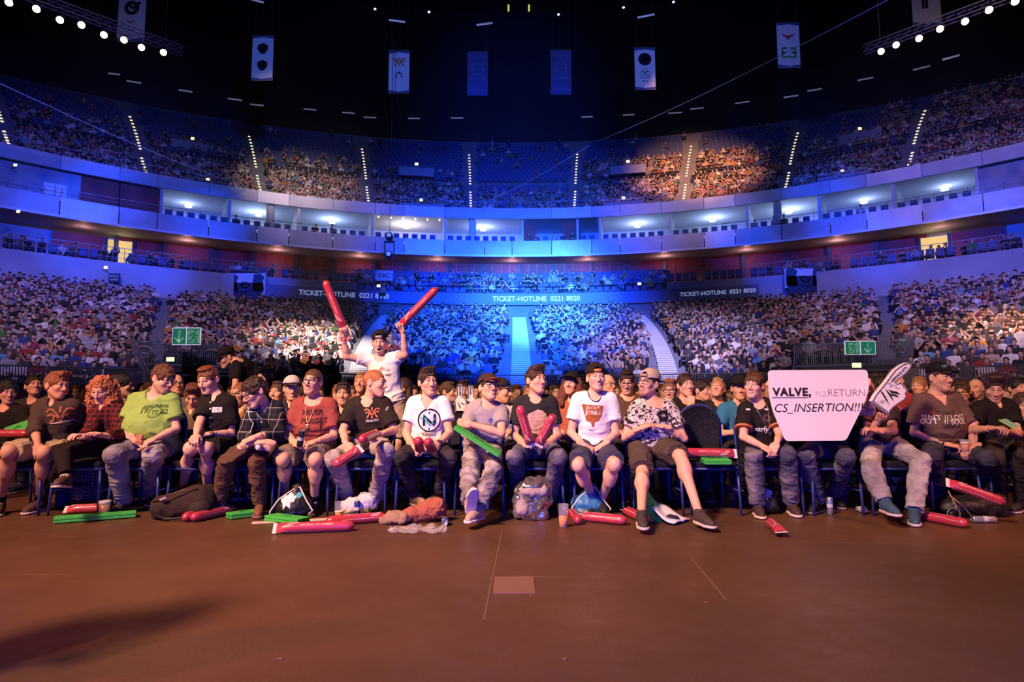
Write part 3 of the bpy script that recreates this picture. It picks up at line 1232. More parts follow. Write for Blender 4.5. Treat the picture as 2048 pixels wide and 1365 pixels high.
tag(so, 'rows of blue plastic stadium seats under the crowd', 'seats', None, 'stuff')

# promenade seats, one by one, and the people there
def make_seat():
    t = thing('box_seat', 'blue folding seat on the promenade in front of the red wall', 'seat', group='promenade seats')
    MB().box((0, .13, .28), (.23, .04, .30), None, .03).build('backrest', M_SEAT, t)
    MB().box((0, -.08, -.04), (.22, .22, .05), None, .03).build('seat', M_SEAT, t)
    m = MB().box((-.2, .0, -.26), (.025, .12, .18)).box((.2, 0, -.26), (.025, .12, .18))
    m.build('stand', M_DARK, t)
    return t


seat0, first = make_seat(), True
prom = Crowd()
PROM_OCC = []
r2 = random.Random(9)
for blk in range(-11, 12):
    c0 = blk * 4.4
    for j in range(5):
        p = c0 - 1.5 + j * .75
        if abs(p) > 46:
            continue
        x, y = bowl(YT + 2.5, p)
        if abs(x / y) > .87:
            continue
        zz = Z1 + .45
        if HOT[0] < p < HOT[1]:
            x, y = bowl(YT + 5.3, p)
            zz = 9.0 + 4 * .42 + .45
        a = math.atan2(-x, y - 4) * .9
        side_ = p < -22 or p > 26
        if r2.random() < (.55 if side_ else .06):
            prom.add(x, y, zz, a, r2)
        t = seat0 if first else copy_tree(seat0)
        first = False
        t['label'] = 'blue folding seat, %s in the %s promenade seat group from the left' % (nth(j + 1), nth(blk + 12))
        t.location = (x, y, zz)
        t.rotation_euler = (0, 0, a)
# suite seats and guests
for k in range(len(SUITE) - 1):
    for j, p in enumerate(np.arange(SUITE[k] + .6, SUITE[k + 1] - .4, .95)):
        x, y = bowl(51.4, p)
        a = math.atan2(-x, y - 4) * .9
        t = copy_tree(seat0)
        t['label'], t['group'] = 'dark blue upholstered seat, %s in the %s suite from the left' % (nth(j + 1), nth(k + 1)), 'suite seats'
        t.location, t.rotation_euler = (x, y, 14.15), (0, 0, a)
        if r2.random() < (.75 if k in (5,) else .12):
            prom.add(x, y - .1, 14.15, a, r2)
for k in range(22):                                     # guests on the far ends of the promenade
    p = r2.choice((-1, 1)) * r2.uniform(27, 46)
    x, y = bowl(YT + 3.4, p)
    prom.add(x, y, Z1 + .55, math.atan2(-x, y - 4) * .9, r2)
prom.build('seated_crowd', 'scattered guests on the promenade and in the suites')

# ------------------------------------------------------------------ people
SKIN = [(.55, .29, .19), (.62, .35, .24), (.50, .26, .17), (.64, .38, .28)]
M_SKIN = mat('skin', attr='Col', rough=.58, spec=.28, bump=.06, bscale=180)
M_EYE = mat('eye', attr='Col', rough=.15, spec=.5)
M_HAIR = mat('hair', objcol=True, rough=.45, spec=.4, bump=.9, bscale=140, var=.45, vscale=110)
for n_ in M_HAIR.node_tree.nodes:
    if n_.type == 'TEX_NOISE':
        mp_ = M_HAIR.node_tree.nodes.new('ShaderNodeMapping')
        mp_.inputs['Scale'].default_value = (1.6, .5, .22)
        M_HAIR.node_tree.links.new(n_.inputs['Vector'].links[0].from_socket, mp_.inputs['Vector'])
        M_HAIR.node_tree.links.new(mp_.outputs['Vector'], n_.inputs['Vector'])
M_CLOTH = mat('cloth', objcol=True, rough=.9, spec=.15, bump=.10, bscale=320, var=.03, vscale=60, wr=.22)
M_DENIM = mat('denim', objcol=True, rough=.9, spec=.15, bump=.2, bscale=420, var=.38, vscale=11, wr=.38)
M_RUBBER = mat('rubber', objcol=True, rough=.6)
M_LEATH = mat('shoe_upper', objcol=True, rough=.7, bump=.2, bscale=150)
M_LACE = mat('lace', objcol=True, rough=.8)
M_FRAME = mat('spectacle_frame', (.02, .02, .025), rough=.25)
M_LENS = mat('spectacle_lens', (.9, .9, .95), rough=.05, trans=1.0, alpha=.25)



def plaid_mat(name, base, c1, c2, scale):
    m = mat(name, base, rough=.9, spec=.15, bump=.2, bscale=240)
    nt = m.node_tree
    b = nt.nodes['Principled BSDF']
    tc = nt.nodes.new('ShaderNodeTexCoord')
    prev = None
    for ax, c in ((0, c1), (2, c1), (0, c2), (2, c2)):
        w = nt.nodes.new('ShaderNodeTexWave')
        w.wave_type, w.bands_direction = 'BANDS', 'XYZ'[ax]
        w.inputs['Scale'].default_value = scale if c is c1 else scale * .5
        w.inputs['Distortion'].default_value = .6
        w.inputs['Phase Offset'].default_value = 0 if c is c1 else 1.2
        nt.links.new(tc.outputs['Object'], w.inputs['Vector'])
        mr = nt.nodes.new('ShaderNodeMapRange')
        mr.inputs['From Min'].default_value = .55 if c is c1 else .985
        mr.inputs['From Max'].default_value = .65 if c is c1 else .995
        mr.inputs['To Max'].default_value = .5 if c is c1 else .8
        nt.links.new(w.outputs['Fac'], mr.inputs['Value'])
        mx = nt.nodes.new('ShaderNodeMix')
        mx.data_type = 'RGBA'
        nt.links.new(mr.outputs['Result'], mx.inputs['Factor'])
        mx.inputs['A'].default_value = (*base, 1)
        mx.inputs['B'].default_value = (*c, 1)
        if prev is not None:
            nt.links.new(prev, mx.inputs['A'])
        prev = mx.outputs['Result']
    nt.links.new(prev, b.inputs['Base Color'])
    return m


def ramp_mat(name, stops, scale, detail=3, dist=0.0, rough=.9, bump=.2, stretch=(1, 1, 1)):
    m = mat(name, stops[0][1], rough=rough, spec=.15, bump=bump, bscale=240)
    nt = m.node_tree
    tc = nt.nodes.new('ShaderNodeTexCoord')
    mp = nt.nodes.new('ShaderNodeMapping')
    mp.inputs['Scale'].default_value = stretch
    n = nt.nodes.new('ShaderNodeTexNoise')
    n.inputs['Scale'].default_value = scale
    n.inputs['Detail'].default_value = detail
    n.inputs['Distortion'].default_value = dist
    cr = nt.nodes.new('ShaderNodeValToRGB')
    while len(cr.color_ramp.elements) < len(stops):
        cr.color_ramp.elements.new(.5)
    for e, (p, c) in zip(cr.color_ramp.elements, stops):
        e.position, e.color = p, (*c, 1)
    nt.links.new(tc.outputs['Object'], mp.inputs['Vector'])
    nt.links.new(mp.outputs['Vector'], n.inputs['Vector'])
    nt.links.new(n.outputs['Fac'], cr.inputs['Fac'])
    nt.links.new(cr.outputs['Color'], nt.nodes['Principled BSDF'].inputs['Base Color'])
    return m


CM = {
    'PLAIDR': plaid_mat('red_check_cloth', (.016, .008, .010), (.20, .02, .03), (.02, .01, .01), 7),
    'PLAIDB': plaid_mat('dark_check_cloth', (.010, .010, .014), (.018, .024, .040), (.28, .26, .25), 6),
    'FLORAL': ramp_mat('floral_cloth', [(.0, (.03, .02, .02)), (.455, (.03, .02, .02)), (.485, (.60, .54, .52)), (.56, (.66, .60, .57)), (.585, (.05, .035, .035)), (.64, (.55, .5, .48))], 17, 3, 1.6),
    'FADED': ramp_mat('faded_denim', [(.30, (.050, .048, .085)), (.52, (.085, .08, .13)), (.72, (.26, .22, .24))], 4.5, 4, .3, bump=.35),
}
CM['GREYJ'] = ramp_mat('grey_washed_denim', [(.34, (.075, .065, .07)), (.50, (.22, .19, .20)), (.70, (.46, .40, .40))], 7, 6, .8, bump=.3)
CM['PALEJ'] = ramp_mat('pale_washed_denim', [(.32, (.17, .155, .18)), (.52, (.32, .29, .31)), (.72, (.50, .45, .44))], 4.5, 5, .4, bump=.3)
CM['DARKJ'] = ramp_mat('dark_ripped_denim', [(.36, (.020, .017, .022)), (.58, (.055, .045, .05)), (.74, (.24, .19, .18))], 5, 6, .5, bump=.3)
for k_, v_ in CM.items():
    wrinkle(v_, .4 if k_ not in ('PLAIDR', 'PLAIDB', 'FLORAL') else .22)
HAND_CACHE = {}
CURL = {'relax': (22, 30, 20, .3), 'flat': (10, 14, 8, .1), 'grip': (58, 72, 40, .9), 'clasp': (46, 58, 30, .6), 'half': (36, 44, 26, .6)}


def hand_mesh(pose, vox, left):
    key = (pose, vox, left)
    if key in HAND_CACHE:
        return HAND_CACHE[key]
    c1, c2, c3, th = CURL[pose]
    s = SDF()
    s.rc((-.05, 0, 0), (.014, 0, 0), .0255, .0265, k=.012, flat=((0, 0, 1), .88))
    s.box((.047, .000, 0), (.046, .040, .0125), rad=.012, k=.02)
    s.ell((.035, .024, -.008), (.03, .02, .014), k=.015)
    for i, (y, L, r) in enumerate(((.031, .073, .0092), (.0105, .081, .0095), (-.0105, .075, .009), (-.031, .059, .008))):
        p = np.array([.086 - abs(i - 1.2) * .003, y, .002])
        a = 0.0
        sp = (y * 1.2) if pose in ('flat', 'relax') else y * .2
        for frac, c, k in ((.45, c1 + i * 3, .010), (.31, c2, .004), (.24, c3, .004)):
            a += R(c)
            d = np.array([math.cos(a), sp, -math.sin(a)])
            d /= np.linalg.norm(d)
            q = p + d * L * frac
            s.rc(p, q, r, r * .92, k=k)
            p, r = q, r * .92
    b = np.array([.020, .030, -.008])
    m = np.array([.052, .056 - .012 * th, -.014 - .016 * th])
    e = m + np.array([.030, .012 - .03 * th, -.004 - .016 * th])
    t = e + np.array([.026, -.002 - .016 * th, -.002 - .008 * th])
    s.rc(b, m, .0155, .0115, k=.016)
    s.rc(m, e, .0115, .010, k=.005)
    s.rc(e, t, .010, .008, k=.004)
    V, Q = s.build(vox)
    if left:
        V = V * np.array([1, -1, 1])
        Q = Q[:, ::-1]
    HAND_CACHE[key] = (V, Q)
    return V, Q


def head_basis(yaw, pitch, roll):
    y, p, r = R(yaw), R(pitch), R(roll)
    f = Vector((math.sin(y) * math.cos(p), -math.cos(y) * math.cos(p), math.sin(p)))
    rt = Vector((math.cos(y), math.sin(y), 0))
    up = rt.cross(-f)
    rt2 = rt * math.cos(r) + up * math.sin(r)
    up2 = up * math.cos(r) - rt * math.sin(r)
    return Matrix((rt2, -f, up2)).transposed()      # columns: right, back, up


def head_sdf(S, nk, mouth, fat=0.0, fem=False, F=None):
    """head in its own frame: x image-right, y backwards, z up; nk = neck base there"""
    S.ell((0, .016, .028), (.077, .098, .089))
    S.ell((0, -.034, -.034), (.060 + fat * .010, .060, .082), k=.03)
    F = F or dict(jaw=0, nose=0, chin=0, lip=1, brow=0, nl=0, smile=0)
    S.ell((0, -.064, -.098 + F['chin']), (.024 + fat * .012, .022, .019), k=.03)
    for x in (-1, 1):
        S.rc((x * (.050 + fat * .010 + F['jaw']), .002, -.050), (x * .017, -.066, -.096 + F['chin']), .016 + fat * .006, .014, k=.03)
        S.ell((x * .044, -.062, -.022), (.021, .022, .018), k=.025)
    S.rc((-.034, -.082 - F['brow'], .026), (.034, -.082 - F['brow'], .026), .012, .012, k=.022)
    for x in (-1, 1):
        S.ell((x * .031, -.104, .006), (.019, .020, .0125), k=.014, op='s')
    for x in (-1, 1):
        S.ell((x * .031, -.080, .013), (.0175, .013, .0062), k=.006)
        S.ell((x * .031, -.079, -.0075), (.0165, .012, .0048), k=.006)
    S.rc((0, -.090, .014), (0, -.113 - F['nl'], -.028), .0064, .0095 + F['nose'] * .8, k=.014)
    for x in (-1, 1):
        S.ell((x * (.0125 + F['nose']), -.101, -.034), (.0085, .011, .008), k=.008)
    if mouth == 'open':
        S.ell((0, -.094, -.055), (.024, .010, .006), k=.008)
        S.ell((0, -.088, -.094), (.020, .011, .007), k=.008)
        S.ell((0, -.092, -.075), (.019, .022, .014), k=.004, op='s')
    else:
        sm = F['smile']
        for x in (-1, 1):
            S.ell((x * .009, -.0930, -.0600 + sm * .002), (.0135 + sm * .004, .0085, .0040 * F['lip']), M=Matrix.Rotation(R(-x * (8 * sm - 4)), 3, 'Y'), k=.007)
            S.rc((0, -.101, -.0655), (x * (.021 + .005 * sm), -.098 + .004 * sm, -.0655 + .006 * sm), .0024, .0020, k=.003, op='s')
        S.ell((0, -.0915, -.0712), (.0165 + sm * .004, .0095, .0050 * F['lip']), k=.007)
    for x in (-1, 1):
        A = Matrix.Rotation(R(-22 * x), 3, 'Z')
        S.ell((x * .082, .014, -.004), (.0085, .021, .033), M=A, k=.008)
        S.ell((x * .091, .008, -.002), (.006, .011, .018), M=A, k=.005, op='s')
    S.rc((0, .022, -.050), nk, .049 - (.006 if fem else 0) + fat * .013, .050 - (.004 if fem else 0) + fat * .018, k=.026)


def head_cols(V, skin, lips, brow, beard):
    x, y, z = V.T
    C = np.tile(np.array(skin, float), (len(V), 1))
    n = vnoise(V, 40)[:, None] * .05 + 1
    C *= n

    def blend(w, c):
        w = np.clip(w, 0, 1)[:, None]
        return C * (1 - w) + np.array(c) * w
    C = blend(np.exp(-(((np.abs(x) - .045) / .02) ** 2 + ((z + .03) / .022) ** 2)) * (y < -.03) * .25, (.72, .25, .2))
    C = blend(np.exp(-((x / .016) ** 2 + ((z + .032) / .014) ** 2)) * (y < -.08) * .3, (.72, .27, .22))
    C = blend((((x / .026) ** 2 + ((z + .066) / .0125) ** 2) < 1) * (y < -.085) * .55, lips)
    if beard is not None:
        w = (z < -.045 - .25 * np.abs(x) + .02) * (z > -.16) * (y < .03) * beard[1]
        goat = beard[2] if len(beard) > 2 else False
        if goat:
            w = ((np.abs(x) < .032) & (z < -.044) & (y < -.05)) * beard[1]
        w = w * ~((((x / .023) ** 2 + ((z + .066) / .011) ** 2) < 1) & (y < -.085))
        C = blend(w * (.75 + .25 * vnoise(V, 300)), beard[0])
    ax = np.abs(x)
    arc = .0315 + .004 * np.sin(np.clip((ax - .012) / .04, 0, 1) * math.pi)
    C = blend((np.abs(z - arc) < .0048) * (ax > .011) * (ax < .053) * (y < -.055) * .95, brow)
    # lash line
    C = blend((np.abs(z - .0095) < .0026) * (np.abs(ax - .031) < .017) * (y < -.07) * .85, (.05, .03, .03))
    return C


def eyes_mesh(gaze=(0, 0), n=14):
    """two eyeballs with iris colour per vertex"""
    Vs, Qs, Cs = [], [], []
    for x in (-1, 1):
        c = np.array([x * .031, -.0765, .0035])
        g = np.array([math.sin(R(gaze[0])) * math.cos(R(gaze[1])), -math.cos(R(gaze[0])) * math.cos(R(gaze[1])), math.sin(R(gaze[1]))])
        rt = np.cross(g, [0, 0, 1.0])
        rt /= np.linalg.norm(rt)
        up = np.cross(rt, g)
        V = []
        rows = [0.02, .22, .36, .42, .6, .9, 1.3, 1.9]
        for th in rows:
            for k in range(n):
                t = 2 * math.pi * k / n
                V.append(c + .0128 * (g * math.cos(th) + (rt * math.cos(t) + up * math.sin(t)) * math.sin(th)))
        Q = []
        for i in range(len(rows) - 1):
            for k in range(n):
                k2 = (k + 1) % n
                Q.append([i * n + k, i * n + k2, (i + 1) * n + k2, (i + 1) * n + k])
        C = []
        for th in rows:
            C += [(.01, .01, .01) if th < .2 else (.12, .08, .05) if th < .4 else (.72, .68, .66)] * n
        Qs.append(np.array(Q) + len(Vs) * n * len(rows))
        Vs.append(np.array(V))
        Cs.append(np.array(C))
    return np.concatenate(Vs), np.concatenate(Qs), np.concatenate(Cs)


def hair_build(style, vox, seed=0):
    s = SDF()
    amp, sc = .004, 55
    off = np.array([seed * 1.7, seed * .9, seed * .4])
    if style in ('short', 'quiff', 'buzz', 'fringe', 'messy', 'curlytop', 'side'):
        t = {'short': .010, 'quiff': .010, 'buzz': .0035, 'fringe': .014, 'messy': .016, 'curlytop': .015, 'side': .012}[style]
        s.ell((0, .018, .030), (.077 + t * .8, .099 + t, .089 + t))
        if style in ('quiff', 'side'):
            for x in (-.035, -.012, .012, .035):
                s.rc((x, -.060, .100), (x * 1.1 + (.012 if style == 'side' else 0), -.072, .128 - abs(x) * .25), .022, .016, k=.02)
            s.ell((0, -.01, .112), (.062, .075, .026), k=.02)
        if style in ('messy', 'curlytop'):
            for i in range(16):
                a = i * 2.4
                rr = .035 + .035 * ((i * .618) % 1)
                s.ell((rr * math.cos(a), .01 + rr * 1.2 * math.sin(a), .112 - rr * .35), (.022, .024, .018), k=.012)
        if style == 'short':
            s.ell((0, -.015, .108), (.060, .070, .020), k=.02)
        fz = .040 if style == 'fringe' else .052 if style in ('messy', 'curlytop') else .062 if style == 'buzz' else .060
        # open the face, the ears and the neck
        s.ell((0, -.115, fz - .100), (.074, .098, .098), k=.008, op='s')
        s.box((0, -.055, -.140), (.2, .100, .130), rad=.01, k=.01, op='s')
        s.box((0, .05, -.195), (.2, .2, .130), rad=.01, k=.01, op='s')
        for x in (-1, 1):
            s.ell((x * .088, .012, -.012), (.022, .028, .040), k=.006, op='s')
        amp, sc = {'buzz': (.0012, 120), 'curlytop': (.008, 60), 'messy': (.007, 45)}.get(style, (.0045, 60))
    elif style == 'bald':
        s.ell((0, .030, -.010), (.081, .092, .055))
        s.ell((0, -.08, -.02), (.09, .098, .12), k=.006, op='s')
        s.box((0, .02, .075), (.2, .2, .05), rad=.02, k=.02, op='s')
        for x in (-1, 1):
            s.ell((x * .088, .012, -.012), (.022, .028, .040), k=.006, op='s')
        amp = .002
    elif style in ('long', 'curly'):
        s.ell((0, .025, .035), (.095, .110, .098))
        for x in (-1, 1):
            s.rc((x * .078, .01, .03), (x * .092, -.005, -.10), .036, .048, k=.03)
            s.rc((x * .092, -.005, -.10), (x * .085, -.05, -.22), .048, .042 if style == 'curly' else .03, k=.03)
            if style == 'curly' and x > 0:
                s.rc((.085, -.05, -.20), (.045, -.12, -.36), .06, .045, k=.03)
                s.rc((.07, -.06, -.12), (.0, -.12, -.33), .055, .04, k=.03)
                s.rc((.05, -.08, -.26), (-.01, -.13, -.40), .05, .03, k=.03)
            if style == 'curly':
                s.rc((x * .10, .03, -.06), (x * .11, .04, -.20), .05, .05, k=.03)
        s.rc((0, .08, .0), (0, .09, -.20), .075, .07, k=.04)
        s.ell((0, -.115, -.050), (.058, .098, .105), k=.012, op='s')
        if style == 'curly':
            for i in range(60):
                a, h = i * 2.4, .10 - (i / 60) * .36
                rr = .085 + .02 * ((i * .618) % 1) if h < .06 else .06
                yy = .03 + rr * math.sin(a)
                if yy < -.05 and abs(rr * math.cos(a)) < .06:
                    continue
                s.ell((1.15 * rr * math.cos(a), yy, h), (.026, .026, .03), k=.014)
        amp, sc = (.011, 55) if style == 'curly' else (.005, 40)
    V, Q = s.build(vox)
    n = normals(V, Q)
    st = np.array([1.0, .35, .5]) if style in ('short', 'quiff', 'fringe', 'side', 'long') else np.array([1.0, 1, 1])
    V = V + n * (vnoise(V * st + off, sc)[:, None] * amp + vnoise(V * st + off, sc * 2.3)[:, None] * amp * .6)
    if style not in ('buzz', 'bald'):
        sw = V * np.array([1.0, .18, .30]) if style != 'curly' else V
        V = V + n * ((.5 - np.abs(vnoise(sw + off * .3, 95)))[:, None] * (.0055 if style != 'curly' else .008))
    return V, Q


def to_world(V, M, c, root):
    return V @ np.array(M).T + (np.array(c) - np.array(root))


SHOE_CACHE = {}


def shoe_meshes(style):
    """shoe with heel at the origin on the ground, toe along +x"""
    if style in SHOE_CACHE:
        return SHOE_CACHE[style]
    s = SDF()
    hi = style in ('boot', 'runner')
    s.rc((.045, 0, .055), (.20, 0, .035), .040, .036, k=.03, flat=((0, 1, 0), 1.12))
    s.rc((.20, 0, .035), (.245, .004, .030), .036, .030, k=.02)
    s.rc((.045, 0, .05), (.050, 0, .10 if hi else .085), .040, .038, k=.02)
    s.rc((.06, 0, .09), (.17, 0, .055), .032, .026, k=.03)
    s.ell((.045, 0, .125 if hi else .105), (.034, .030, .03), k=.006, op='s')
    s.cut((0, 0, .012), (0, 0, -1))
    V, Q = s.build(.007)
    up = mk('shoe_upper', V, [Q], M_LEATH)
    s = SDF()
    th = {'canvas': .014, 'boot': .016, 'runner': .019}[style]
    s.rc((.04, 0, th * .5), (.20, 0, th * .5), .047, .049, k=.0)
    s.rc((.20, 0, th * .5), (.245, .004, th * .5 + .003), .049, .040, k=.02)
    s.cut((0, 0, th + .004), (0, 0, 1))
    s.cut((0, 0, 0.001), (0, 0, -1))
    V, Q = s.build(.006)
    so = mk('shoe_sole', V, [Q], M_RUBBER)
    m = MB()
    for i in range(5):
        x, z = .10 + i * .021, .107 - i * .0125
        m.tube([(x, -.026, z - .012), (x + .006, -.008, z + .002), (x + .010, .008, z + .002), (x + .016, .026, z - .012)], .0035, 5)
        m.tube([(x + .016, -.026, z - .014), (x + .008, 0, z + .001), (x, .026, z - .012)], .0035, 5)
    for y in (-1, 1):
        m.tube([(.10, 0, .108), (.102, y * .015, .113), (.108, y * .030, .100), (.116, y * .028, .088), (.108, y * .01, .105)], .0025, 5)
    la = m.mesh('shoe_lace', M_LACE, True)
    SHOE_CACHE[style] = (up, so, la)
    return SHOE_CACHE[style]


def put_shoe(root, ankle, toe, style, cols, tilt=0.0):
    up, so, la = shoe_meshes(style)
    rl = Vector(root.location)
    d = Vector(toe) - Vector(ankle)
    d.normalize()
    hz = Vector((d.x, d.y, 0)).normalized()
    # foot plane: x along foot, z up in the plane of shin
    X = (hz * math.cos(tilt) + Vector((0, 0, 1)) * math.sin(tilt)).normalized()
    M = frame(X, (0, 0, 1))
    base = Vector(ankle) - M @ Vector((.048, 0, .085))
    M4 = M.to_4x4()
    M4.translation = base - rl
    o = ob('shoe', up, root)
    o.matrix_local = M4
    o.color = (*cols[0], 1)
    p = ob('sole', so, o)
    p.color = (*cols[1], 1)
    p = ob('lace', la, o)
    p.color = (*cols[2], 1)
    return o


def glasses(root, HM, hc, col=(.015, .015, .02)):
    m = MB()

    def rim(cx):
        return [(cx + .0255 * math.copysign(abs(math.cos(t)) ** .7, math.cos(t)), -.101 + .004 * abs(math.cos(t)) * (1 if math.cos(t) * cx > 0 else 0), .003 + .0185 * math.copysign(abs(math.sin(t)) ** .7, math.sin(t)))
                for t in [2 * math.pi * k / 20 for k in range(20)]]
    for x in (-1, 1):
        m.tube(rim(x * .032), .0023, 6, closed=True)
        m.tube([(x * .058, -.098, .010), (x * .076, -.085, .010), (x * .081, .005, .010), (x * .080, .03, -.004)], .0022, 6)
    m.tube([(-.008, -.104, .007), (0, -.108, .010), (.008, -.104, .007)], .0022, 6)
    V = np.concatenate(m.v)
    Vw = to_world(V, HM, hc, root.location)
    me = mk('glasses', Vw, [np.concatenate(x) for x in (m.q, m.t) if x], mat('spectacles_%.2f' % col[0], col, rough=.25))
    return ob('glasses', me, root)


def cap_mesh(vox, rev, trucker):
    s = SDF()
    s.ell((0, .014, .040), (.091, .112, .088))
    s.ell((0, .014, .036), (.083, .104, .080), k=.004, op='s')
    s.cut((0, 0, .036), (0, -.12 if not rev else .10, -1))
    if rev:
        s.ell((0, -.10, .046), (.034, .05, .034), k=.006, op='s')
    V, Q = s.build(vox)
    b = SDF()
    y0 = -1
    b.ell((0, y0 * .085, .040), (.080, .098, .009))
    b.ell((0, .0, .02), (.088, .106, .09), k=.003, op='s')
    Vb, Qb = b.build(.005)
    Vb[:, 2] += -.9 * Vb[:, 0] ** 2 * 1.5
    if rev:
        Vb = Vb * np.array([-1, -1, 1]) + np.array([0, .028, -.005])
    return (V, Q), (Vb, Qb)


class P:
    """joints of a person in world space and the builder of body, clothes, hair"""


def person(label, spec, group=None, lo=False):
    sp = dict(Y=6.0, w=1.0, fat=0.0, yaw=0, pitch=0, roll=0, skin=SKIN[1], lips=(.55, .25, .22), hair=('short', (.08, .04, .025)), mouth='shut',
              beard=None, gaze=(0, 0), top=None, bottom=None, hs=1.06)
    sp.update(spec)
    for k_ in ('top', 'bottom'):
        if sp[k_] and isinstance(sp[k_].get('mat'), str):
            sp[k_]['mat'] = CM[sp[k_]['mat']]
    Y = sp['Y']
    fat, w = sp['fat'], sp['w']
    vb, vh, vc, vhand = (.0085, .0042, .0085, .0042) if not lo else (.015, .0062, .014, .0075)

    def pt(v, dy):
        return v if isinstance(v, Vector) else at(v[0], v[1], v[2] if len(v) > 2 else Y + dy)
    J = P()
    N = pt(sp['neck'], 0)
    Hc = pt(sp['head'], -.03)
    PE = pt(sp['pel'], .06)
    SA, SB = pt(sp['sa'], 0), pt(sp['sb'], 0)
    SA, SB = SA + (SB - SA).normalized() * .040, SB + (SA - SB).normalized() * .040
    root = thing('person', label, 'person', (PE.x, PE.y, 0), group=group)
    rl = root.location.copy()
    hb = head_basis(sp['yaw'] - math.degrees(math.atan2(Hc.x, Hc.y)), sp['pitch'], sp['roll'])
    HS = sp['hs']
    HV = np.array((.945, 1.0, 1.0)) * HS
    fr_ = random.Random(int(abs(Hc.x) * 1000))
    FV = dict(jaw=fr_.uniform(-.004, .004), nose=fr_.uniform(-.0015, .0025), chin=fr_.uniform(-.006, .005), lip=fr_.uniform(.8, 1.1), brow=fr_.uniform(-.003, .004), nl=fr_.uniform(-.004, .006), smile=sp.get('smile', 0))
    side = (SB - SA).normalized()
    up = (N - PE).normalized()
    fwd = side.cross(up).normalized()
    if fwd.y > 0:
        fwd = -fwd
    up2 = fwd.cross(side)
    TM = Matrix((side, -fwd, up)).transposed()
    J.N, J.PE, J.SA, J.SB, J.side, J.up, J.fwd = N, PE, SA, SB, side, up, fwd

    def limb(a, px1, L1, px2, L2, n1=True, n2=True):
        b = px1 if isinstance(px1, Vector) else at(*px1) if len(px1) > 2 else reach(px1[0], px1[1], a, L1, n1)
        c = px2 if isinstance(px2, Vector) else at(*px2) if len(px2) > 2 else reach(px2[0], px2[1], b, L2, n2)
        return b, c
    arms = []
    for s, S0 in (('a', SA), ('b', SB)):
        if 'e' + s not in sp:
            continue
        E, Wr = limb(S0, sp['e' + s], .29, sp['w' + s], .25, sp.get('en' + s, True), sp.get('wn' + s, True))
        hp = sp['h' + s]
        HP = hp if isinstance(hp, Vector) else at(*hp) if len(hp) > 2 else reach(hp[0], hp[1], Wr, .08, True)
        arms.append((s, S0, E, Wr, HP))
    legs = []
    sideh = Vector((side.x, side.y, 0)).normalized()
    for s, sg in (('a', -1), ('b', 1)):
        if 'k' + s not in sp:
            continue
        hip = PE + sideh * (sg * .085 * w) - Vector((0, 0, .01))
        K = sp['k' + s]
        K = K if isinstance(K, Vector) else at(*K) if len(K) > 2 else reach(K[0], K[1], hip, .44, True)
        A_ = sp['a' + s]
        T_ = sp.get('t' + s)
        if len(A_) == 2 and T_ is not None and len(T_) == 2:
            T3 = on_z(T_[0], T_[1], .02)
            dy = .19
            for _ in range(3):
                q = at(A_[0], A_[1], T3.y + dy)
                dy = math.sqrt(max(.2 ** 2 - (q.x - T3.x) ** 2, .06 ** 2))
            A_ = Vector((q.x, T3.y + dy, .09))
        if isinstance(A_, Vector):
            An = A_
        elif len(A_) > 2 and A_[2] == 'g':
            An = on_z(A_[0], A_[1], .09)
        elif len(A_) > 2:
            An = at(*A_)
        else:
            An = reach(A_[0], A_[1], K, .41, True)
        if An.z < .085:
            An.z = .085
        legs.append((s, hip, K, An))
    J.arms, J.legs = arms, legs

    hl = hb.transposed() @ (N - Hc) / HS                     # neck base in head frame

    def torso(S, g, belly=0.0, low=True):
        S.ell(PE + up * .03 + fwd * .0, (.158 * w + g + fat * .05 + belly, .112 * w + g + fat * .05 + belly * 1.5, .125 + g), M=TM, k=.02)
        S.ell(PE.lerp(N, .40) + fwd * (.012 + fat * .09), (.142 * w + g + fat * .08, .104 * w + g + belly + fat * .09, .155 + g), M=TM, k=.07)
        S.ell(PE.lerp(N, .70) + fwd * .005, (.158 * w + g + fat * .03, .108 * w + g + fat * .02, .165 + g), M=TM, k=.07)
        S.rc(SA.lerp(N, .10) - up * .015, SB.lerp(N, .10) - up * .015, .050 + g, .050 + g, k=.06)
        NB = N - fwd * .015 + up * .01
        for q in (SA, SB):
            S.rc(NB, q.lerp(N, .25) + up * .002, .038 + g * .7, .042 + g * .7, k=.04)

    # ---------------- body: one mesh of skin
    parts = []
    S = SDF()
    hcw, hm = np.array(Hc), np.array(hb)
    hw = Hc + hb @ (Vector((0, .022, -.050)) * HS)
    torso(S, 0)
    S.rc(hw, N + up * -.02, (.049 + fat * .013) * HS, (.050 + fat * .018) * HS, k=.026)
    for s, S0, E, Wr, HP in arms:
        S.rc(S0, S0.lerp(E, .5), .051 * w ** .5, .046 * w ** .5, k=.04)
        S.rc(S0.lerp(E, .5), E, .046 * w ** .5, .0365, k=.006)
        S.rc(E, E.lerp(Wr, .35), .0355, .037, k=.02)
        S.rc(E.lerp(Wr, .35), Wr, .037, .0245, k=.006)
    bt = sp['bottom'] or {}
    longp = bt.get('length', 'long') == 'long'
    for s, hip, K, An in legs:
        if longp:
            S.rc(hip, hip.lerp(K, .5), .085, .07, k=.04)
            continue
        S.rc(hip, K, .086 * w ** .5, .047, k=.03)
        S.ell(K + Vector((0, -.016, -.016)), (.034, .032, .05), k=.04)
        S.rc(K, K.lerp(An, .28), .045, .050, k=.05)
        S.rc(K.lerp(An, .28), An, .050, .033, k=.03)
        S.ell(K.lerp(An, .28) + Vector((0, .018, 0)), (.047, .046, .11), k=.06)
        S.rc(An, An + Vector((0, -.05, -.03)), .037, .034, k=.02)
    V, Q = S.build(vb)
    sk = np.array(sp['skin'])
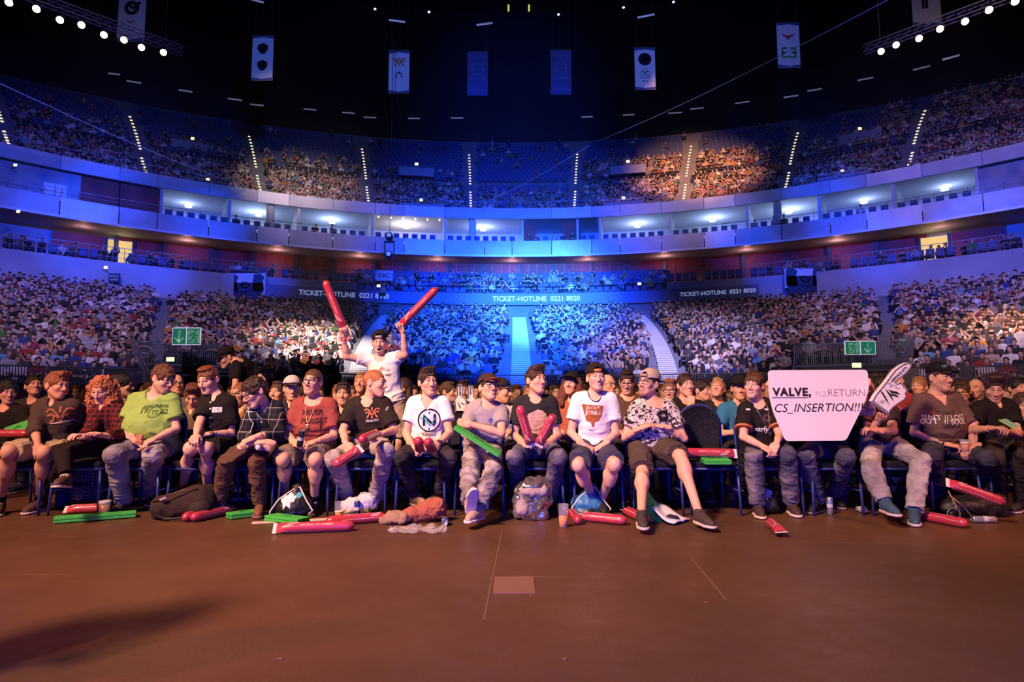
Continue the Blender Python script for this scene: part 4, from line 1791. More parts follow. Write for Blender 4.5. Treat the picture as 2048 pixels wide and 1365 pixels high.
    C = sk * (1 + .05 * vnoise(V, 18)[:, None])
    parts.append((V, Q, C))
    # head with its own finer grid
    S = SDF()
    head_sdf(S, np.array(hl) * .62 + np.array((0, .022, -.05)) * .38, sp['mouth'], fat, sp.get('fem', False), FV)
    V, Q = S.build(vh)
    C = head_cols(V, sk, sp['lips'], sp.get('brow', np.array(sp['hair'][1]) * .8 if sp['hair'] else (.05, .03, .02)), sp['beard'])
    if sp['mouth'] == 'open':
        inn = (((V[:, 0] / .021) ** 2 + ((V[:, 2] + .075) / .0145) ** 2) < 1) & (V[:, 1] < -.06)
        C[inn] = (.10, .02, .02)
        C[inn & (V[:, 2] > -.068)] = (.75, .7, .66)
    parts.append((to_world(V * HV, hm, Hc, (0, 0, 0)), Q, C))
    nskin = None
    for s, S0, E, Wr, HP in arms:
        V, Q = hand_mesh(sp.get('p' + s, 'relax'), vhand, s == 'b')
        d = (HP - Wr).normalized()
        z = sp.get('n' + s)
        if z is None:
            z = Vector((0, -.25, 1))
        HM = frame(d, z)
        if HM.col[1].length:
            pass
        # y must point to the thumb side for arm a: frame() gives y = z x x
        parts.append((to_world(V * sp.get('hsc', 1.03), HM, Wr, (0, 0, 0)), Q, sk * np.array((1.02, .95, .93))))
    nq = sum(len(p[1]) for p in parts)
    V, Q, C = eyes_mesh(sp['gaze'])
    parts.append((to_world(V * HV, hm, Hc, (0, 0, 0)), Q, C))
    V, Q, C = join_parts(parts)
    mi = np.zeros(len(Q), dtype=np.int32)
    mi[nq:] = 1
    ob('body', mk('body', V - np.array(rl), [Q], [M_SKIN, M_EYE], True, C, mi), root)

    # ---------------- clothes
    tp = sp['top']
    if tp:
        g = tp.get('g', .014)
        S = SDF()
        torso(S, g, belly=tp.get('belly', .010))
        cutp = [(PE + up * tp.get('hem', -.08), -up)]
        if tp.get('hem') is not None or True:
            S.cut(PE + up * tp.get('hem', -.085), -up)
        slv = tp.get('sleeve', 'short')
        for s, S0, E, Wr, HP in arms:
            ud = (E - S0).normalized()
            fd = (Wr - E).normalized()
            if slv == 'short':
                t = tp.get('st', .62)
                S.rc(S0, S0.lerp(E, .9), .051 * w ** .5 + g, .047 * w ** .5 + g + tp.get('loose', .010), k=.035, cut=[(S0.lerp(E, t), ud)])
            else:
                S.rc(S0, S0.lerp(E, .5), .051 * w ** .5 + g, .047 + g, k=.035)
                S.rc(S0.lerp(E, .4), E, .047 + g, .040 + g, k=.03)
                t = {'long': .93, 'elbow': .30, 'mid': .6}[slv]
                S.rc(E, E.lerp(Wr, 1), .041 + g, .031 + g, k=.02, cut=[(E.lerp(Wr, t), fd)])
        if tp.get('hood'):
            S.rc(SA.lerp(N, .55) - fwd * .05 + up * .03, SB.lerp(N, .55) - fwd * .05 + up * .03, .05, .05, k=.04)
        ng = (Hc - N).normalized()
        nk = tp.get('neck', 'round')
        rr = .066 + fat * .03
        if nk in ('round', 'v', 'wide'):
            S.rc(N + up * .015, N + up * .16 + fwd * .02, rr + (.02 if nk == 'wide' else 0), rr + .05, k=.012, op='s')
            S.ell(N + fwd * .075 + up * .005, (.058 if nk != 'wide' else .085, .06, .045 if nk != 'wide' else .07), M=TM, k=.01, op='s')
            if nk == 'v':
                for i in range(tp.get('vd', 4)):
                    S.ell(N + fwd * .10 - up * (.012 + .017 * i), (.046 - .010 * i, .07, .026), M=TM, k=.008, op='s')
        else:
            S.rc(N + up * .035, N + up * .17, .062 + fat * .02, .10, k=.008, op='s')
            S.ell(N + fwd * .085 + up * .012, (.026, .06, .040), M=TM, k=.008, op='s')
        if nk == 'collar' and not tp.get('hood'):
            for x in (-1, 1):
                q0, q1 = N + fwd * .020 + side * (x * .066) + up * .040, N + fwd * .075 + side * (x * .040) + up * .000
                S.rc(q0, q1, .013, .017, k=.006, flat=(tuple(fwd), .8))
                S.rc(q0, N - fwd * .05 + side * (x * .03) + up * .05, .013, .013, k=.006)
        V, Q = S.build(vc)
        nn = normals(V, Q)
        T = (V - np.array(PE)) @ np.array(TM)
        fold = vnoise(T * np.array([.55, 1, 1.7]) + sp['neck'][0] * .01, 12) * .007 + vnoise(T * np.array([.5, 1, 1.6]), 30) * .0042
        rid = 1 - np.abs(vnoise(T * np.array([.6, 1.0, 1.5]) + 3.1 + sp['neck'][0] * .013, 11))
        low = np.clip((.34 - T[:, 2]) / .25, .35, 1.2)
        V = V + nn * ((fold + np.clip(rid - .72, 0, 1) * .045) * low)[:, None] * tp.get('fold', 1.0)
        me = mk(tp.get('name', 'shirt'), V - np.array(rl), [Q], tp.get('mat', M_CLOTH))
        o = ob(tp.get('name', 'shirt'), me, root)
        o.color = (*tp.get('col', (.1, .1, .1)), 1)
        if tp.get('lab'):
            o['label'] = tp['lab']
        J.shirt = o
        J.bvh = BVHTree.FromPolygons([tuple(v) for v in V], [tuple(q) for q in Q.tolist()]) if not lo or tp.get('print') else None
    if sp['bottom'] and legs:
        g = bt.get('g', .013)
        S = SDF()
        S.ell(PE + up * .01, (.160 * w + g + fat * .04, .112 * w + g + fat * .04, .115 + g), M=TM, k=.02)
        for s, hip, K, An in legs:
            td = (K - hip).normalized()
            ld = (An - K).normalized()
            if longp:
                S.rc(hip, K, .088 * w ** .5 + g, .054 + g, k=.05)
                S.ell(K + Vector((0, -.008, -.01)), (.044 + g, .042 + g, .052 + g), k=.03)
                S.rc(K, An, .055 + g, .042 + g + bt.get('flare', .006), k=.03, cut=[(K.lerp(An, bt.get('ankle', .95)), ld)])
                cb = Vector((0, .02, 0))
                S.rc(K.lerp(An, .18) + cb, K.lerp(An, .45) + cb, .045 + g, .045 + g, k=.05)
            else:
                t = bt.get('t', .93)
                S.rc(hip, K.lerp(hip, -.1), .088 * w ** .5 + g, .066 + g + bt.get('flare', .010), k=.05, cut=[(hip.lerp(K, t), td)])
        S.cut(PE + up * .11, up)
        V, Q = S.build(vc)
        nn = normals(V, Q)
        fold = vnoise(V * np.array([1, 1, 1.5]) + sp['neck'][0] * .01, 14) * .005 + vnoise(V, 32) * .0028
        rid = 1 - np.abs(vnoise(V * np.array([.8, .8, 1.7]) + 1.1 + sp['neck'][0] * .017, 13))
        V = V + nn * (fold + np.clip(rid - .75, 0, 1) * .028)[:, None] * bt.get('fold', 1.0)
        me = mk(bt.get('name', 'trousers'), V - np.array(rl), [Q], bt.get('mat', M_DENIM))
        o = ob(bt.get('name', 'trousers'), me, root)
        o.color = (*bt.get('col', (.05, .05, .08)), 1)
        if bt.get('lab'):
            o['label'] = bt['lab']
        J.trousers = o
    # ---------------- shoes
    for s, hip, K, An in legs:
        sh = sp.get('shoe')
        if sh:
            toe = sp.get('t' + s)
            if toe is None:
                toe = An + Vector(((K - An).x * -.1, -.2, -.08))
            elif not isinstance(toe, Vector):
                toe = on_z(toe[0], toe[1], .02) if len(toe) < 3 else at(*toe)
            put_shoe(root, An, toe, sh[0], sh[1:4], R(sp.get('tilt' + s, 0)))
            if len(sh) > 4 and sh[4]:
                m = SDF().rc(An + (K - An).normalized() * .10, An - (K - An).normalized() * .03, .041, .042)
                V, Q = m.build(.009)
                o = ob('sock', mk('sock', V - np.array(rl), [Q], M_CLOTH), root)
                o.color = (*sh[4], 1)
    # ---------------- hair and head wear
    if sp['hair'] and sp['hair'][0] != 'none':
        V, Q = hair_build('buzz' if sp.get('cap') and sp['hair'][0] == 'short' else sp['hair'][0], vh if not lo else .007, sp.get('seed', sp['neck'][0] % 13))
        o = ob('hair', mk('hair', to_world(V * HV, hm, Hc, rl), [Q], M_HAIR), root)
        o.color = (*sp['hair'][1], 1)
    if sp.get('cap'):
        cp = sp['cap']
        (V, Q), (Vb, Qb) = cap_mesh(.005 if not lo else .007, cp.get('rev', False), False)
        if cp.get('turn'):
            Rz = np.array(Matrix.Rotation(R(cp['turn']), 3, 'Z'))
            V, Vb = V @ Rz.T, Vb @ Rz.T
        V, Vb = V + np.array((0, .004, .016)), Vb + np.array((0, .004, .016))
        o = ob('cap', mk('cap', to_world(V * HV * 1.02, hm, Hc, rl), [Q], M_CLOTH), root)
        o.color = (*cp['col'], 1)
        b = ob('brim', mk('brim', to_world(Vb * HV * 1.02, hm, Hc, rl), [Qb], M_CLOTH), o)
        b.color = (*cp.get('brim', cp['col']), 1)
        if cp.get('strap'):
            m = MB()
            pts = [(.036 * math.sin(t), -.080 - .022 * math.cos(t), .062) for t in np.linspace(-1.3, 1.3, 9)]
            pts = [Vector(p) for p in pts]
            for dz in (-.006, 0, .006):
                m.tube([p + Vector((0, 0, dz)) for p in pts], .0045, 6)
            V = np.concatenate(m.v)
            b = ob('strap', mk('strap', to_world(V * HV * 1.02, hm, Hc, rl), [np.concatenate(m.q), np.concatenate(m.t)], M_CLOTH), o)
            b.color = (*cp['strap'], 1)
    if sp.get('glasses'):
        gm = glasses(root, hb @ Matrix.Diagonal(Vector(HV)), Hc, sp['glasses'] if isinstance(sp['glasses'], tuple) else (.015, .015, .02))
    J.root, J.hb, J.Hc, J.HS = root, hb, Hc, HS
    return J

# ------------------------------------------------------------------ the front row, from left to right in the photograph
BLK, BRN, RED, AUB = (.012, .010, .010), (.07, .035, .02), (.28, .085, .03), (.12, .045, .022)
OFFW = (.75, .72, .70)
V_ = Vector
PPL = {}

PPL['hoodie'] = person('young man in a dark brown hoodie with orange print and khaki shorts', dict(
    neck=(113, 805), head=(114, 773), pel=(103, 893), sa=(75, 817), sb=(154, 813), yaw=34, pitch=-2, roll=-6, skin=SKIN[0], smile=.7,
    hair=('side', (.20, .07, .03)), ea=(70, 860), wa=(76, 891), ha=(78, 908), pa='relax', eb=(172, 850, 6.18), wb=(196, 868, 6.12), hb=(205, 872, 6.05),
    ka=(18, 903), aa=(2, 1000), kb=(88, 905), ab=(80, 992), ta=(-6, 1030), tb=(50, 1026), gaze=(10, 0),
    top=dict(name='hoodie', col=(.055, .036, .030), sleeve='elbow', neck='collar', hood=True, g=.020, fold=1.5),
    bottom=dict(name='shorts', length='knee', col=(.36, .28, .18), mat=M_CLOTH, g=.018), shoe=('canvas', (.06, .03, .025), (.6, .5, .45), (.6, .55, .5), (.02, .02, .02))))

PPL['woman'] = person('woman with long curly red hair, black leggings and red checked flannel shirt, legs crossed', dict(
    neck=(212, 812), head=(202, 781), pel=(214, 891), sa=(188, 824), sb=(246, 824), yaw=-22, pitch=-20, roll=4, skin=SKIN[3], w=.86, fem=True, hs=1.0,
    hair=('curly', (.42, .135, .055)), lips=(.5, .16, .15), ea=(180, 862), wa=(166, 874), ha=(152, 871), eb=(243, 868), wb=(212, 872), hb=(196, 868), pb='flat',
    ka=(137, 904), aa=(85, 996), kb=(120, 886, 5.55), ab=(133, 956, 5.36), ta=(52, 1026), tb=(112, 984, 5.16), tiltb=8,
    top=dict(name='flannel_shirt', col=(.03, .012, .014), sleeve='long', neck='collar', g=.016, fold=1.3, mat='PLAIDR'),
    bottom=dict(name='leggings', col=(.014, .009, .009), mat=M_CLOTH, g=.006, ankle=.9, flare=0, fold=.5), shoe=('canvas', (.07, .035, .03), (.62, .52, .46), (.65, .58, .52))))

PPL['green'] = person('stout bearded man in a lime green printed t-shirt and pale jeans looking down', dict(
    neck=(313, 793), head=(327, 759), pel=(306, 890), sa=(263, 801), sb=(352, 800), yaw=36, pitch=-16, roll=-4, skin=SKIN[3], fat=.7, w=1.08,
    hair=('messy', (.10, .038, .018)), beard=((.30, .15, .09), .5), glasses=True, ea=(252, 857), wa=(268, 880), ha=(284, 889), pa='clasp', eb=(353, 858), wb=(307, 880), hb=(291, 887), pb='clasp',
    ka=(228, 908), aa=(250, 998), kb=(305, 910), ab=(303, 985), ta=(226, 1028), tb=(300, 1010),
    top=dict(name='tshirt', col=(.25, .42, .10), neck='round', g=.018, loose=.022, st=.68, belly=.02, fold=1.5),
    bottom=dict(name='jeans', mat='PALEJ', g=.02, flare=.016), shoe=('canvas', (.05, .03, .03), (.5, .42, .4), (.5, .45, .42))))

PPL['blackshirt'] = person('auburn haired boy in a black button shirt and black shorts holding something on his knees', dict(
    neck=(434, 795), head=(417, 761), pel=(440, 888), sa=(405, 806), sb=(467, 806), yaw=-36, pitch=-16, roll=5, skin=SKIN[3], w=.92,
    hair=('short', (.17, .055, .022)), ea=(398, 850), wa=(392, 873), ha=(388, 879), pa='clasp', eb=(463, 868), wb=(418, 869), hb=(402, 872), pb='clasp',
    ka=(381, 897), aa=(364, 985), kb=(412, 897), ab=(417, 992), ta=(352, 1012), tb=(412, 1022),
    top=dict(name='button_shirt', col=BLK, neck='collar', g=.017, loose=.02, st=.72),
    bottom=dict(name='shorts', length='knee', col=(.010, .009, .009), mat=M_CLOTH, g=.018, t=.86), shoe=('runner', (.015, .012, .012), (.04, .03, .03), (.03, .03, .03), (.6, .5, .5))))

PPL['plaid'] = person('young man in dark checked shirt and brown trousers bending over with spectacles', dict(
    neck=(530, 812, 5.86), head=(509, 785, 5.76), pel=(530, 893), sa=(499, 822, 5.86), sb=(561, 818, 5.9), yaw=-58, pitch=-26, roll=8, skin=SKIN[3], w=.95,
    hair=('messy', (.030, .014, .010)), glasses=True, ea=(488, 872), wa=(512, 886), ha=(530, 884), pa='flat', eb=(556, 866), wb=(508, 876), hb=(490, 884), pb='half',
    ka=(455, 910), aa=(438, 998), kb=(512, 910), ab=(521, 1000), ta=(412, 1034), tb=(515, 1034),
    top=dict(name='checked_shirt', col=(.02, .02, .03), sleeve='mid', neck='collar', g=.018, mat='PLAIDB'),
    bottom=dict(name='trousers', col=(.095, .050, .034), mat=M_CLOTH, g=.014, fold=1.2), shoe=('boot', (.16, .065, .035), (.20, .10, .06), (.45, .3, .2))))

PPL['redtee'] = person('smiling man with spectacles in a faded red slogan t-shirt holding a can', dict(
    neck=(629, 800), head=(625, 765), pel=(628, 893), sa=(589, 812), sb=(670, 812), yaw=-24, pitch=4, roll=-3, skin=SKIN[1], fat=.35,
    hair=('buzz', (.10, .045, .025)), smile=1, glasses=True, beard=((.35, .2, .13), .25), ea=(573, 868), wa=(590, 886), ha=(600, 888), pa='grip', na=V_((-.6, -.4, .5)), eb=(668, 872), wb=(628, 885), hb=(612, 890), pb='grip',
    ka=(566, 918), aa=(573, 992), kb=(631, 918), ab=(629, 1000), ta=(560, 1022), tb=(622, 1030),
    top=dict(name='tshirt', col=(.26, .060, .050), neck='wide', g=.016, loose=.02, st=.72),
    bottom=dict(name='shorts', length='knee', col=(.17, .13, .095), mat=M_CLOTH, g=.02, t=.96, flare=.018), shoe=('runner', (.015, .013, .014), (.05, .045, .05), (.5, .5, .55), (.015, .015, .015))))

PPL['jersey'] = person('fair cropped haired man in a black esports jersey turned aside, holding red inflatable sticks', dict(
    neck=(737, 801), head=(750, 767), pel=(740, 890), sa=(698, 812), sb=(776, 808), yaw=62, pitch=-2, roll=-4, skin=SKIN[1], w=1.0,
    hair=('buzz', (.36, .13, .06)), ea=(686, 862), wa=(693, 890), ha=(700, 903), pa='grip', na=V_((-.3, -.8, .5)), eb=(788, 862), wb=(762, 868), hb=(748, 873), pb='grip',
    ka=(667, 917), aa=(697, 1000), kb=(772, 903), ab=(749, 1000), ta=(690, 1022), tb=(738, 1026),
    top=dict(name='jersey', col=(.022, .016, .015), neck='v', vd=2, g=.018, loose=.02, st=.80),
    bottom=dict(name='jeans', col=(.34, .29, .28), g=.016, flare=.012), shoe=('canvas', (.012, .01, .012), (.03, .03, .03), (.02, .02, .02))))

PPL['ntee'] = person('dark haired young man in a white v-neck t-shirt with a round letter emblem', dict(
    neck=(857, 798), head=(856, 765), pel=(856, 892), sa=(820, 808), sb=(896, 808), yaw=20, pitch=2, roll=3, skin=SKIN[1],
    hair=('quiff', (.028, .014, .010)), ea=(812, 868), wa=(826, 896), ha=(836, 905), pa='grip', na=V_((-.7, -.4, .3)), eb=(899, 866), wb=(876, 889), hb=(868, 899), pb='grip', nb=V_((.7, -.4, .3)),
    ka=(804, 915), aa=(829, 992, 6.02), kb=(898, 913), ab=(876, 992, 6.04), ta=(850, 1014, 5.86), tb=(856, 1012, 5.90),
    top=dict(name='tshirt', col=OFFW, neck='v', g=.014, loose=.016, st=.60),
    bottom=dict(name='ripped_jeans', mat='DARKJ', g=.010, flare=.002), shoe=('canvas', (.34, .22, .15), (.6, .5, .45), (.75, .7, .65))))

PPL['greytee'] = person('young man in grey t-shirt and brown cap slouching with folded arms', dict(
    neck=(975, 808), head=(977, 777), pel=(966, 893), sa=(935, 822), sb=(1012, 824), yaw=26, pitch=12, roll=-4, skin=SKIN[1], w=.98,
    hair=('short', (.03, .015, .01)), cap=dict(col=(.045, .026, .020), brim=(.25, .085, .045)), glasses=True, ea=(930, 868), wa=(950, 883), ha=(964, 887), pa='half', eb=(1003, 867), wb=(941, 849), hb=(922, 846), pb='half', nb=V_((0, -.9, .3)),
    ka=(940, 946, 5.55), aa=(939, 1008, 5.30), kb=(988, 938, 5.55), ab=(958, 1018, 5.35), ta=(950, 1018, 5.05), tilta=55, tb=(946, 1052),
    top=dict(name='tshirt', col=(.30, .27, .29), neck='round', g=.014, loose=.016, st=.62),
    bottom=dict(name='jeans', mat='GREYJ', g=.016, flare=.01, fold=1.6), shoe=('runner', (.45, .30, .22), (.7, .6, .55), (.6, .5, .5))))

PPL['sticks'] = person('dark haired young man in a black portrait t-shirt holding two red sticks upright', dict(
    neck=(1071, 797), head=(1072, 762), pel=(1075, 892), sa=(1032, 808), sb=(1110, 806), yaw=36, pitch=6, roll=-3, skin=SKIN[1],
    hair=('quiff', (.040, .018, .012)), ea=(1030, 872), wa=(1049, 888), ha=(1059, 888), pa='grip', na=V_((-.6, -.6, .4)), eb=(1115, 872), wb=(1092, 890), hb=(1080, 891), pb='grip', nb=V_((.6, -.6, .4)),
    ka=(1030, 914), aa=(1042, 990), kb=(1116, 914), ab=(1098, 1000), ta=(1044, 1020), tb=(1092, 1026),
    top=dict(name='tshirt', col=(.022, .020, .024), neck='round', g=.014, loose=.016, st=.66),
    bottom=dict(name='jeans', col=(.13, .12, .20), g=.014, flare=.008, mat='FADED'), shoe=('canvas', (.01, .01, .012), (.03, .03, .03), (.02, .02, .02))))

PPL['whitetee'] = person('young man in white t-shirt with brown print and navy shorts', dict(
    neck=(1188, 790), head=(1192, 757), pel=(1187, 895), sa=(1148, 800), sb=(1230, 800), yaw=14, pitch=4, roll=2, skin=SKIN[3],
    hair=('buzz', (.30, .12, .05)), cap=dict(col=(.020, .014, .013), rev=True, strap=(.65, .22, .05)), ea=(1142, 866), wa=(1168, 891), ha=(1184, 899), pa='clasp', eb=(1231, 868), wb=(1206, 891), hb=(1190, 900), pb='clasp',
    ka=(1157, 930, 5.55), aa=(1188, 1002, 5.96), kb=(1229, 928, 5.55), ab=(1202, 1004, 5.90), ta=(1180, 1020, 5.76), tb=(1208, 1022, 5.70),
    top=dict(name='tshirt', col=OFFW, neck='round', g=.015, loose=.02, st=.60),
    bottom=dict(name='shorts', length='knee', col=(.050, .048, .085), mat=M_CLOTH, g=.020, t=.86, flare=.016), shoe=('runner', (.012, .011, .013), (.03, .03, .03), (.03, .03, .03))))

PPL['floral'] = person('man with a goatee in a floral t-shirt and backwards beige cap', dict(
    neck=(1306, 803), head=(1297, 768), pel=(1297, 890), sa=(1265, 818), sb=(1347, 814), yaw=-34, pitch=9, roll=-6, skin=SKIN[1], w=1.04, fat=.2,
    hair=('short', (.06, .03, .02)), cap=dict(col=(.42, .32, .26), rev=True, brim=(.05, .03, .03), strap=(.35, .26, .2)), glasses=True, beard=((.10, .05, .035), .8, True),
    ea=(1249, 876), wa=(1282, 857), ha=(1304, 848), pa='half', eb=(1368, 878), wb=(1328, 854), hb=(1306, 850), pb='half',
    ka=(1285, 946), aa=(1283, 1029, 5.17), kb=(1360, 912), ab=(1398, 1027, 5.26), ta=(1287, 1060, 5.0), tb=(1410, 1056),
    top=dict(name='floral_tshirt', col=(.5, .45, .43), neck='wide', g=.016, loose=.02, st=.62, mat='FLORAL'),
    bottom=dict(name='shorts', length='knee', col=(.070, .048, .040), mat=M_CLOTH, g=.022, t=.90, flare=.02), shoe=('runner', (.045, .032, .028), (.55, .45, .42), (.04, .03, .03))))

PPL['blackjersey'] = person('young man with brown fringe in a black esports jersey with orange cuffs, hands clasped', dict(
    neck=(1514, 808), head=(1508, 772), pel=(1532, 897), sa=(1482, 820), sb=(1549, 820), yaw=-16, pitch=2, roll=-4, skin=SKIN[3], w=.95,
    hair=('fringe', (.085, .032, .016)), ea=(1487, 874), wa=(1526, 894), ha=(1541, 903), pa='clasp', eb=(1560, 872), wb=(1552, 889), hb=(1545, 903), pb='clasp',
    ka=(1507, 911), aa=(1515, 1008), kb=(1574, 908), ab=(1583, 1006), ta=(1523, 1035), tb=(1595, 1032),
    top=dict(name='jersey', col=(.014, .011, .011), neck='round', g=.017, loose=.022, st=.72),
    bottom=dict(name='jeans', col=(.115, .105, .140), g=.016, flare=.014, mat='FADED'), shoe=('runner', (.045, .025, .022), (.65, .52, .45), (.4, .3, .25))))

PPL['signman'] = person('person in dark jeans hidden behind the white cardboard placard', dict(
    neck=(1645, 808), head=(1643, 775), pel=(1655, 896), sa=(1605, 818), sb=(1688, 818), yaw=0, pitch=0, skin=SKIN[1], hair=('messy', BLK),
    ea=(1562, 830), wa=(1540, 784, 5.80), ha=(1538, 768, 5.72), pa='grip', na=V_((-.7, -.5, 0)), eb=(1742, 826), wb=(1743, 776, 5.80), hb=(1736, 760, 5.72), pb='grip', nb=V_((.7, -.5, 0)),
    ka=(1610, 908), aa=(1637, 1002), kb=(1693, 914), ab=(1668, 1000), ta=(1622, 1025), tb=(1684, 1016),
    top=dict(name='shirt', col=(.02, .015, .015), sleeve='short', neck='round'),
    bottom=dict(name='jeans', col=(.055, .050, .085), g=.014, flare=.012, mat='FADED'), shoe=('canvas', (.015, .01, .01), (.25, .18, .15), (.05, .04, .04))))

PPL['foamman'] = person('person in pale jeans whose face is behind the white foam finger', dict(
    neck=(1756, 812), head=(1760, 782), pel=(1757, 884), sa=(1722, 825), sb=(1789, 825), yaw=15, pitch=0, skin=SKIN[0], hair=('messy', BLK), w=.96,
    ea=(1737, 866), wa=(1758, 840, 5.66), ha=(1765, 826, 5.60), pa='grip', eb=(1786, 862), wb=(1752, 862), hb=(1735, 858), pb='half',
    ka=(1742, 938, 5.58), aa=(1770, 1005, 5.40), kb=(1842, 922), ab=(1826, 1006), ta=(1784, 1050), tb=(1830, 1050),
    top=dict(name='jersey', col=(.035, .022, .020), sleeve='short', neck='round', g=.016, hem=.03),
    bottom=dict(name='jeans', mat='PALEJ', g=.016, flare=.012, fold=1.3), shoe=('runner', (.03, .075, .13), (.55, .45, .42), (.03, .05, .08))))

PPL['capman'] = person('big man in a brown v-neck t-shirt and black cap holding a cup', dict(
    neck=(1872, 790), head=(1880, 756), pel=(1884, 893), sa=(1832, 803), sb=(1918, 799), yaw=46, pitch=-2, roll=-2, skin=SKIN[0], smile=.5, fat=.45, w=1.0,
    hair=('short', (.035, .018, .014)), cap=dict(col=(.008, .007, .009)), beard=((.25, .13, .08), .3), ea=(1828, 866), wa=(1893, 889), ha=(1914, 893), pa='half', eb=(1945, 866), wb=(1948, 896), hb=(1932, 905), pb='half',
    ka=(1863, 912), aa=(1872, 996), kb=(1972, 918), ab=(1940, 986), ta=(1868, 1024), tb=(1946, 1012),
    top=dict(name='tshirt', col=(.105, .062, .052), neck='v', g=.018, loose=.024, st=.72),
    bottom=dict(name='jeans', col=(.035, .035, .055), g=.018, flare=.014), shoe=('canvas', (.01, .009, .01), (.03, .03, .03), (.02, .02, .02))))

PPL['phoneman'] = person('grinning man in a black polo at the row end reading his phone', dict(
    neck=(1988, 808), head=(1989, 776), pel=(2004, 892), sa=(1950, 817), sb=(2026, 817), yaw=6, pitch=-22, roll=-3, skin=SKIN[0], smile=1,
    hair=('quiff', (.035, .018, .013)), ea=(1942, 860), wa=(1982, 858), ha=(2000, 856), pa='half', eb=(2036, 868), wb=(2026, 866), hb=(2012, 862), pb='half',
    ka=(1990, 918), aa=(1996, 996), kb=(2050, 908), ab=(2030, 996), ta=(1996, 1024), tb=(2026, 1024),
    top=dict(name='polo_shirt', col=(.010, .008, .008), neck='collar', g=.016, loose=.018, st=.66),
    bottom=dict(name='trousers', col=(.035, .028, .024), mat=M_CLOTH, g=.014), shoe=('canvas', (.02, .015, .015), (.5, .42, .4), (.4, .35, .33))))

# ------------------------------------------------------------------ people behind the front row


def sit(label, hx, hy, Y, yaw=0, pitch=0, roll=0, legs=True, **kw):
    Hc = at(hx, hy, Y)
    hb = head_basis(yaw * .6, pitch * .5, 0)
    N = Hc + Vector((0, .025, -.16)) + Vector((-math.sin(R(yaw)) * .02, 0, 0))
    w = kw.get('w', 1.0)
    lean = kw.pop('lean', 0.0)
    PE = Vector((N.x - lean, Y + .12, .54))
    ty = R(yaw) * .3
    sd = Vector((math.cos(ty), math.sin(ty), 0))
    SA, SB = N - sd * (.215 * w) - Vector((0, 0, .07)), N + sd * (.215 * w) - Vector((0, 0, .07))
    sp = dict(neck=N, head=Hc, pel=PE, sa=SA, sb=SB, yaw=yaw, pitch=pitch, roll=roll, Y=Y, w=w)
    sp.update(ea=SA + Vector((-.05, -.06, -.26)), wa=PE + Vector((-.10, -.27, .16)), ha=PE + Vector((-.06, -.34, .14)),
              eb=SB + Vector((.05, -.06, -.26)), wb=PE + Vector((.10, -.27, .16)), hb=PE + Vector((.06, -.34, .14)), pa='clasp', pb='clasp')
    if legs:
        sp.update(ka=PE + Vector((-.15, -.42, -.02)), kb=PE + Vector((.15, -.42, -.02)), aa=PE + Vector((-.13, -.36, -.45)), ab=PE + Vector((.13, -.36, -.45)),
                  bottom=dict(name='trousers', col=(.03, .03, .045), mat=M_DENIM), shoe=('canvas', (.03, .025, .025), (.3, .25, .22), (.3, .25, .25)))
    sp.update(kw)

    class _N(list):
        pass
    return person_v(label, sp)


def person_v(label, sp):
    # neck[0] is used as a noise seed: Vectors work the same way
    return person(label, sp, lo=True)


def T(col, **k):
    d = dict(col=col, g=.016)
    d.update(k)
    return d


DK, NV, GRY = (.016, .013, .014), (.02, .025, .06), (.22, .20, .20)
Y2, Y3 = 6.95, 7.9
sit('dark haired man in black slumped at the far left edge behind the hoodie wearer', 16, 785, Y2, 10, -5, top=T(DK, sleeve='long'), hair=('messy', BLK))
sit('man in a dark t-shirt with black hair gazing upward, behind the hoodie wearer', 68, 773, 7.5, 12, 14, top=T((.03, .03, .035)), hair=('short', BLK), skin=SKIN[1])
sit('person with black hair turned away behind the red-haired woman', 243, 772, Y2, 75, 0, top=T(DK, sleeve='long'), hair=('messy', BLK))
sit('bald older man with thin spectacles behind the green t-shirt', 353, 770, 7.6, 10, 6, top=T((.12, .10, .12)), hair=('bald', (.12, .08, .06)), glasses=True, fat=.4)
sit('boy in a khaki jacket looking down at a camera in his hands', 386, 792, Y2 - .1, -8, -28, top=T((.13, .10, .05), sleeve='long', neck='collar'), hair=('side', (.12, .05, .025)), w=.9)
sit('man with receding ginger hair and spectacles behind the checked shirt', 481, 788, Y2, -40, -6, top=T((.30, .13, .06)), hair=('buzz', (.22, .09, .04)), glasses=True)
sit('young man with short dark hair gazing left behind the checked shirt', 556, 787, Y2 + .2, -30, 6, top=T(DK, sleeve='long'), hair=('short', BRN))
sit('man in a dark jacket over white collar wearing a white cap with black brim', 584, 779, Y2 - .2, 4, -2, top=T((.02, .022, .035), sleeve='long', neck='collar'), hair=('short', BRN), cap=dict(col=(.50, .46, .44), brim=(.015, .013, .015)))
sit('young man with dark hair glancing at the camera between red t-shirt and black jersey', 686, 789, Y2, -6, 2, top=T((.16, .13, .09)), hair=('short', (.035, .016, .011)))
sit('blond man peeping out behind the cropped head of the black jersey', 722, 767, 7.9, -12, 8, top=T((.30, .14, .08)), hair=('short', (.32, .18, .08)))
sit('long haired bearded man in black behind the standing man', 806, 778, 7.7, -30, 0, top=T(DK), hair=('long', (.04, .022, .016)), beard=((.08, .04, .03), .7))
sit('man in dark clothes seen in profile behind the emblem t-shirt', 897, 785, 8.0, 60, 0, top=T((.03, .03, .035), sleeve='long'), hair=('short', BRN))
sit('man half hidden behind a raised pair of foam fingers', 928, 783, 7.7, 0, 0, top=T((.35, .33, .33)), hair=('short', BRN))
sit('man in a white t-shirt turned away behind the grey t-shirt', 1003, 783, Y2, 62, -4, top=T((.62, .58, .60)), hair=('short', BRN), cap=dict(col=(.02, .02, .022)))
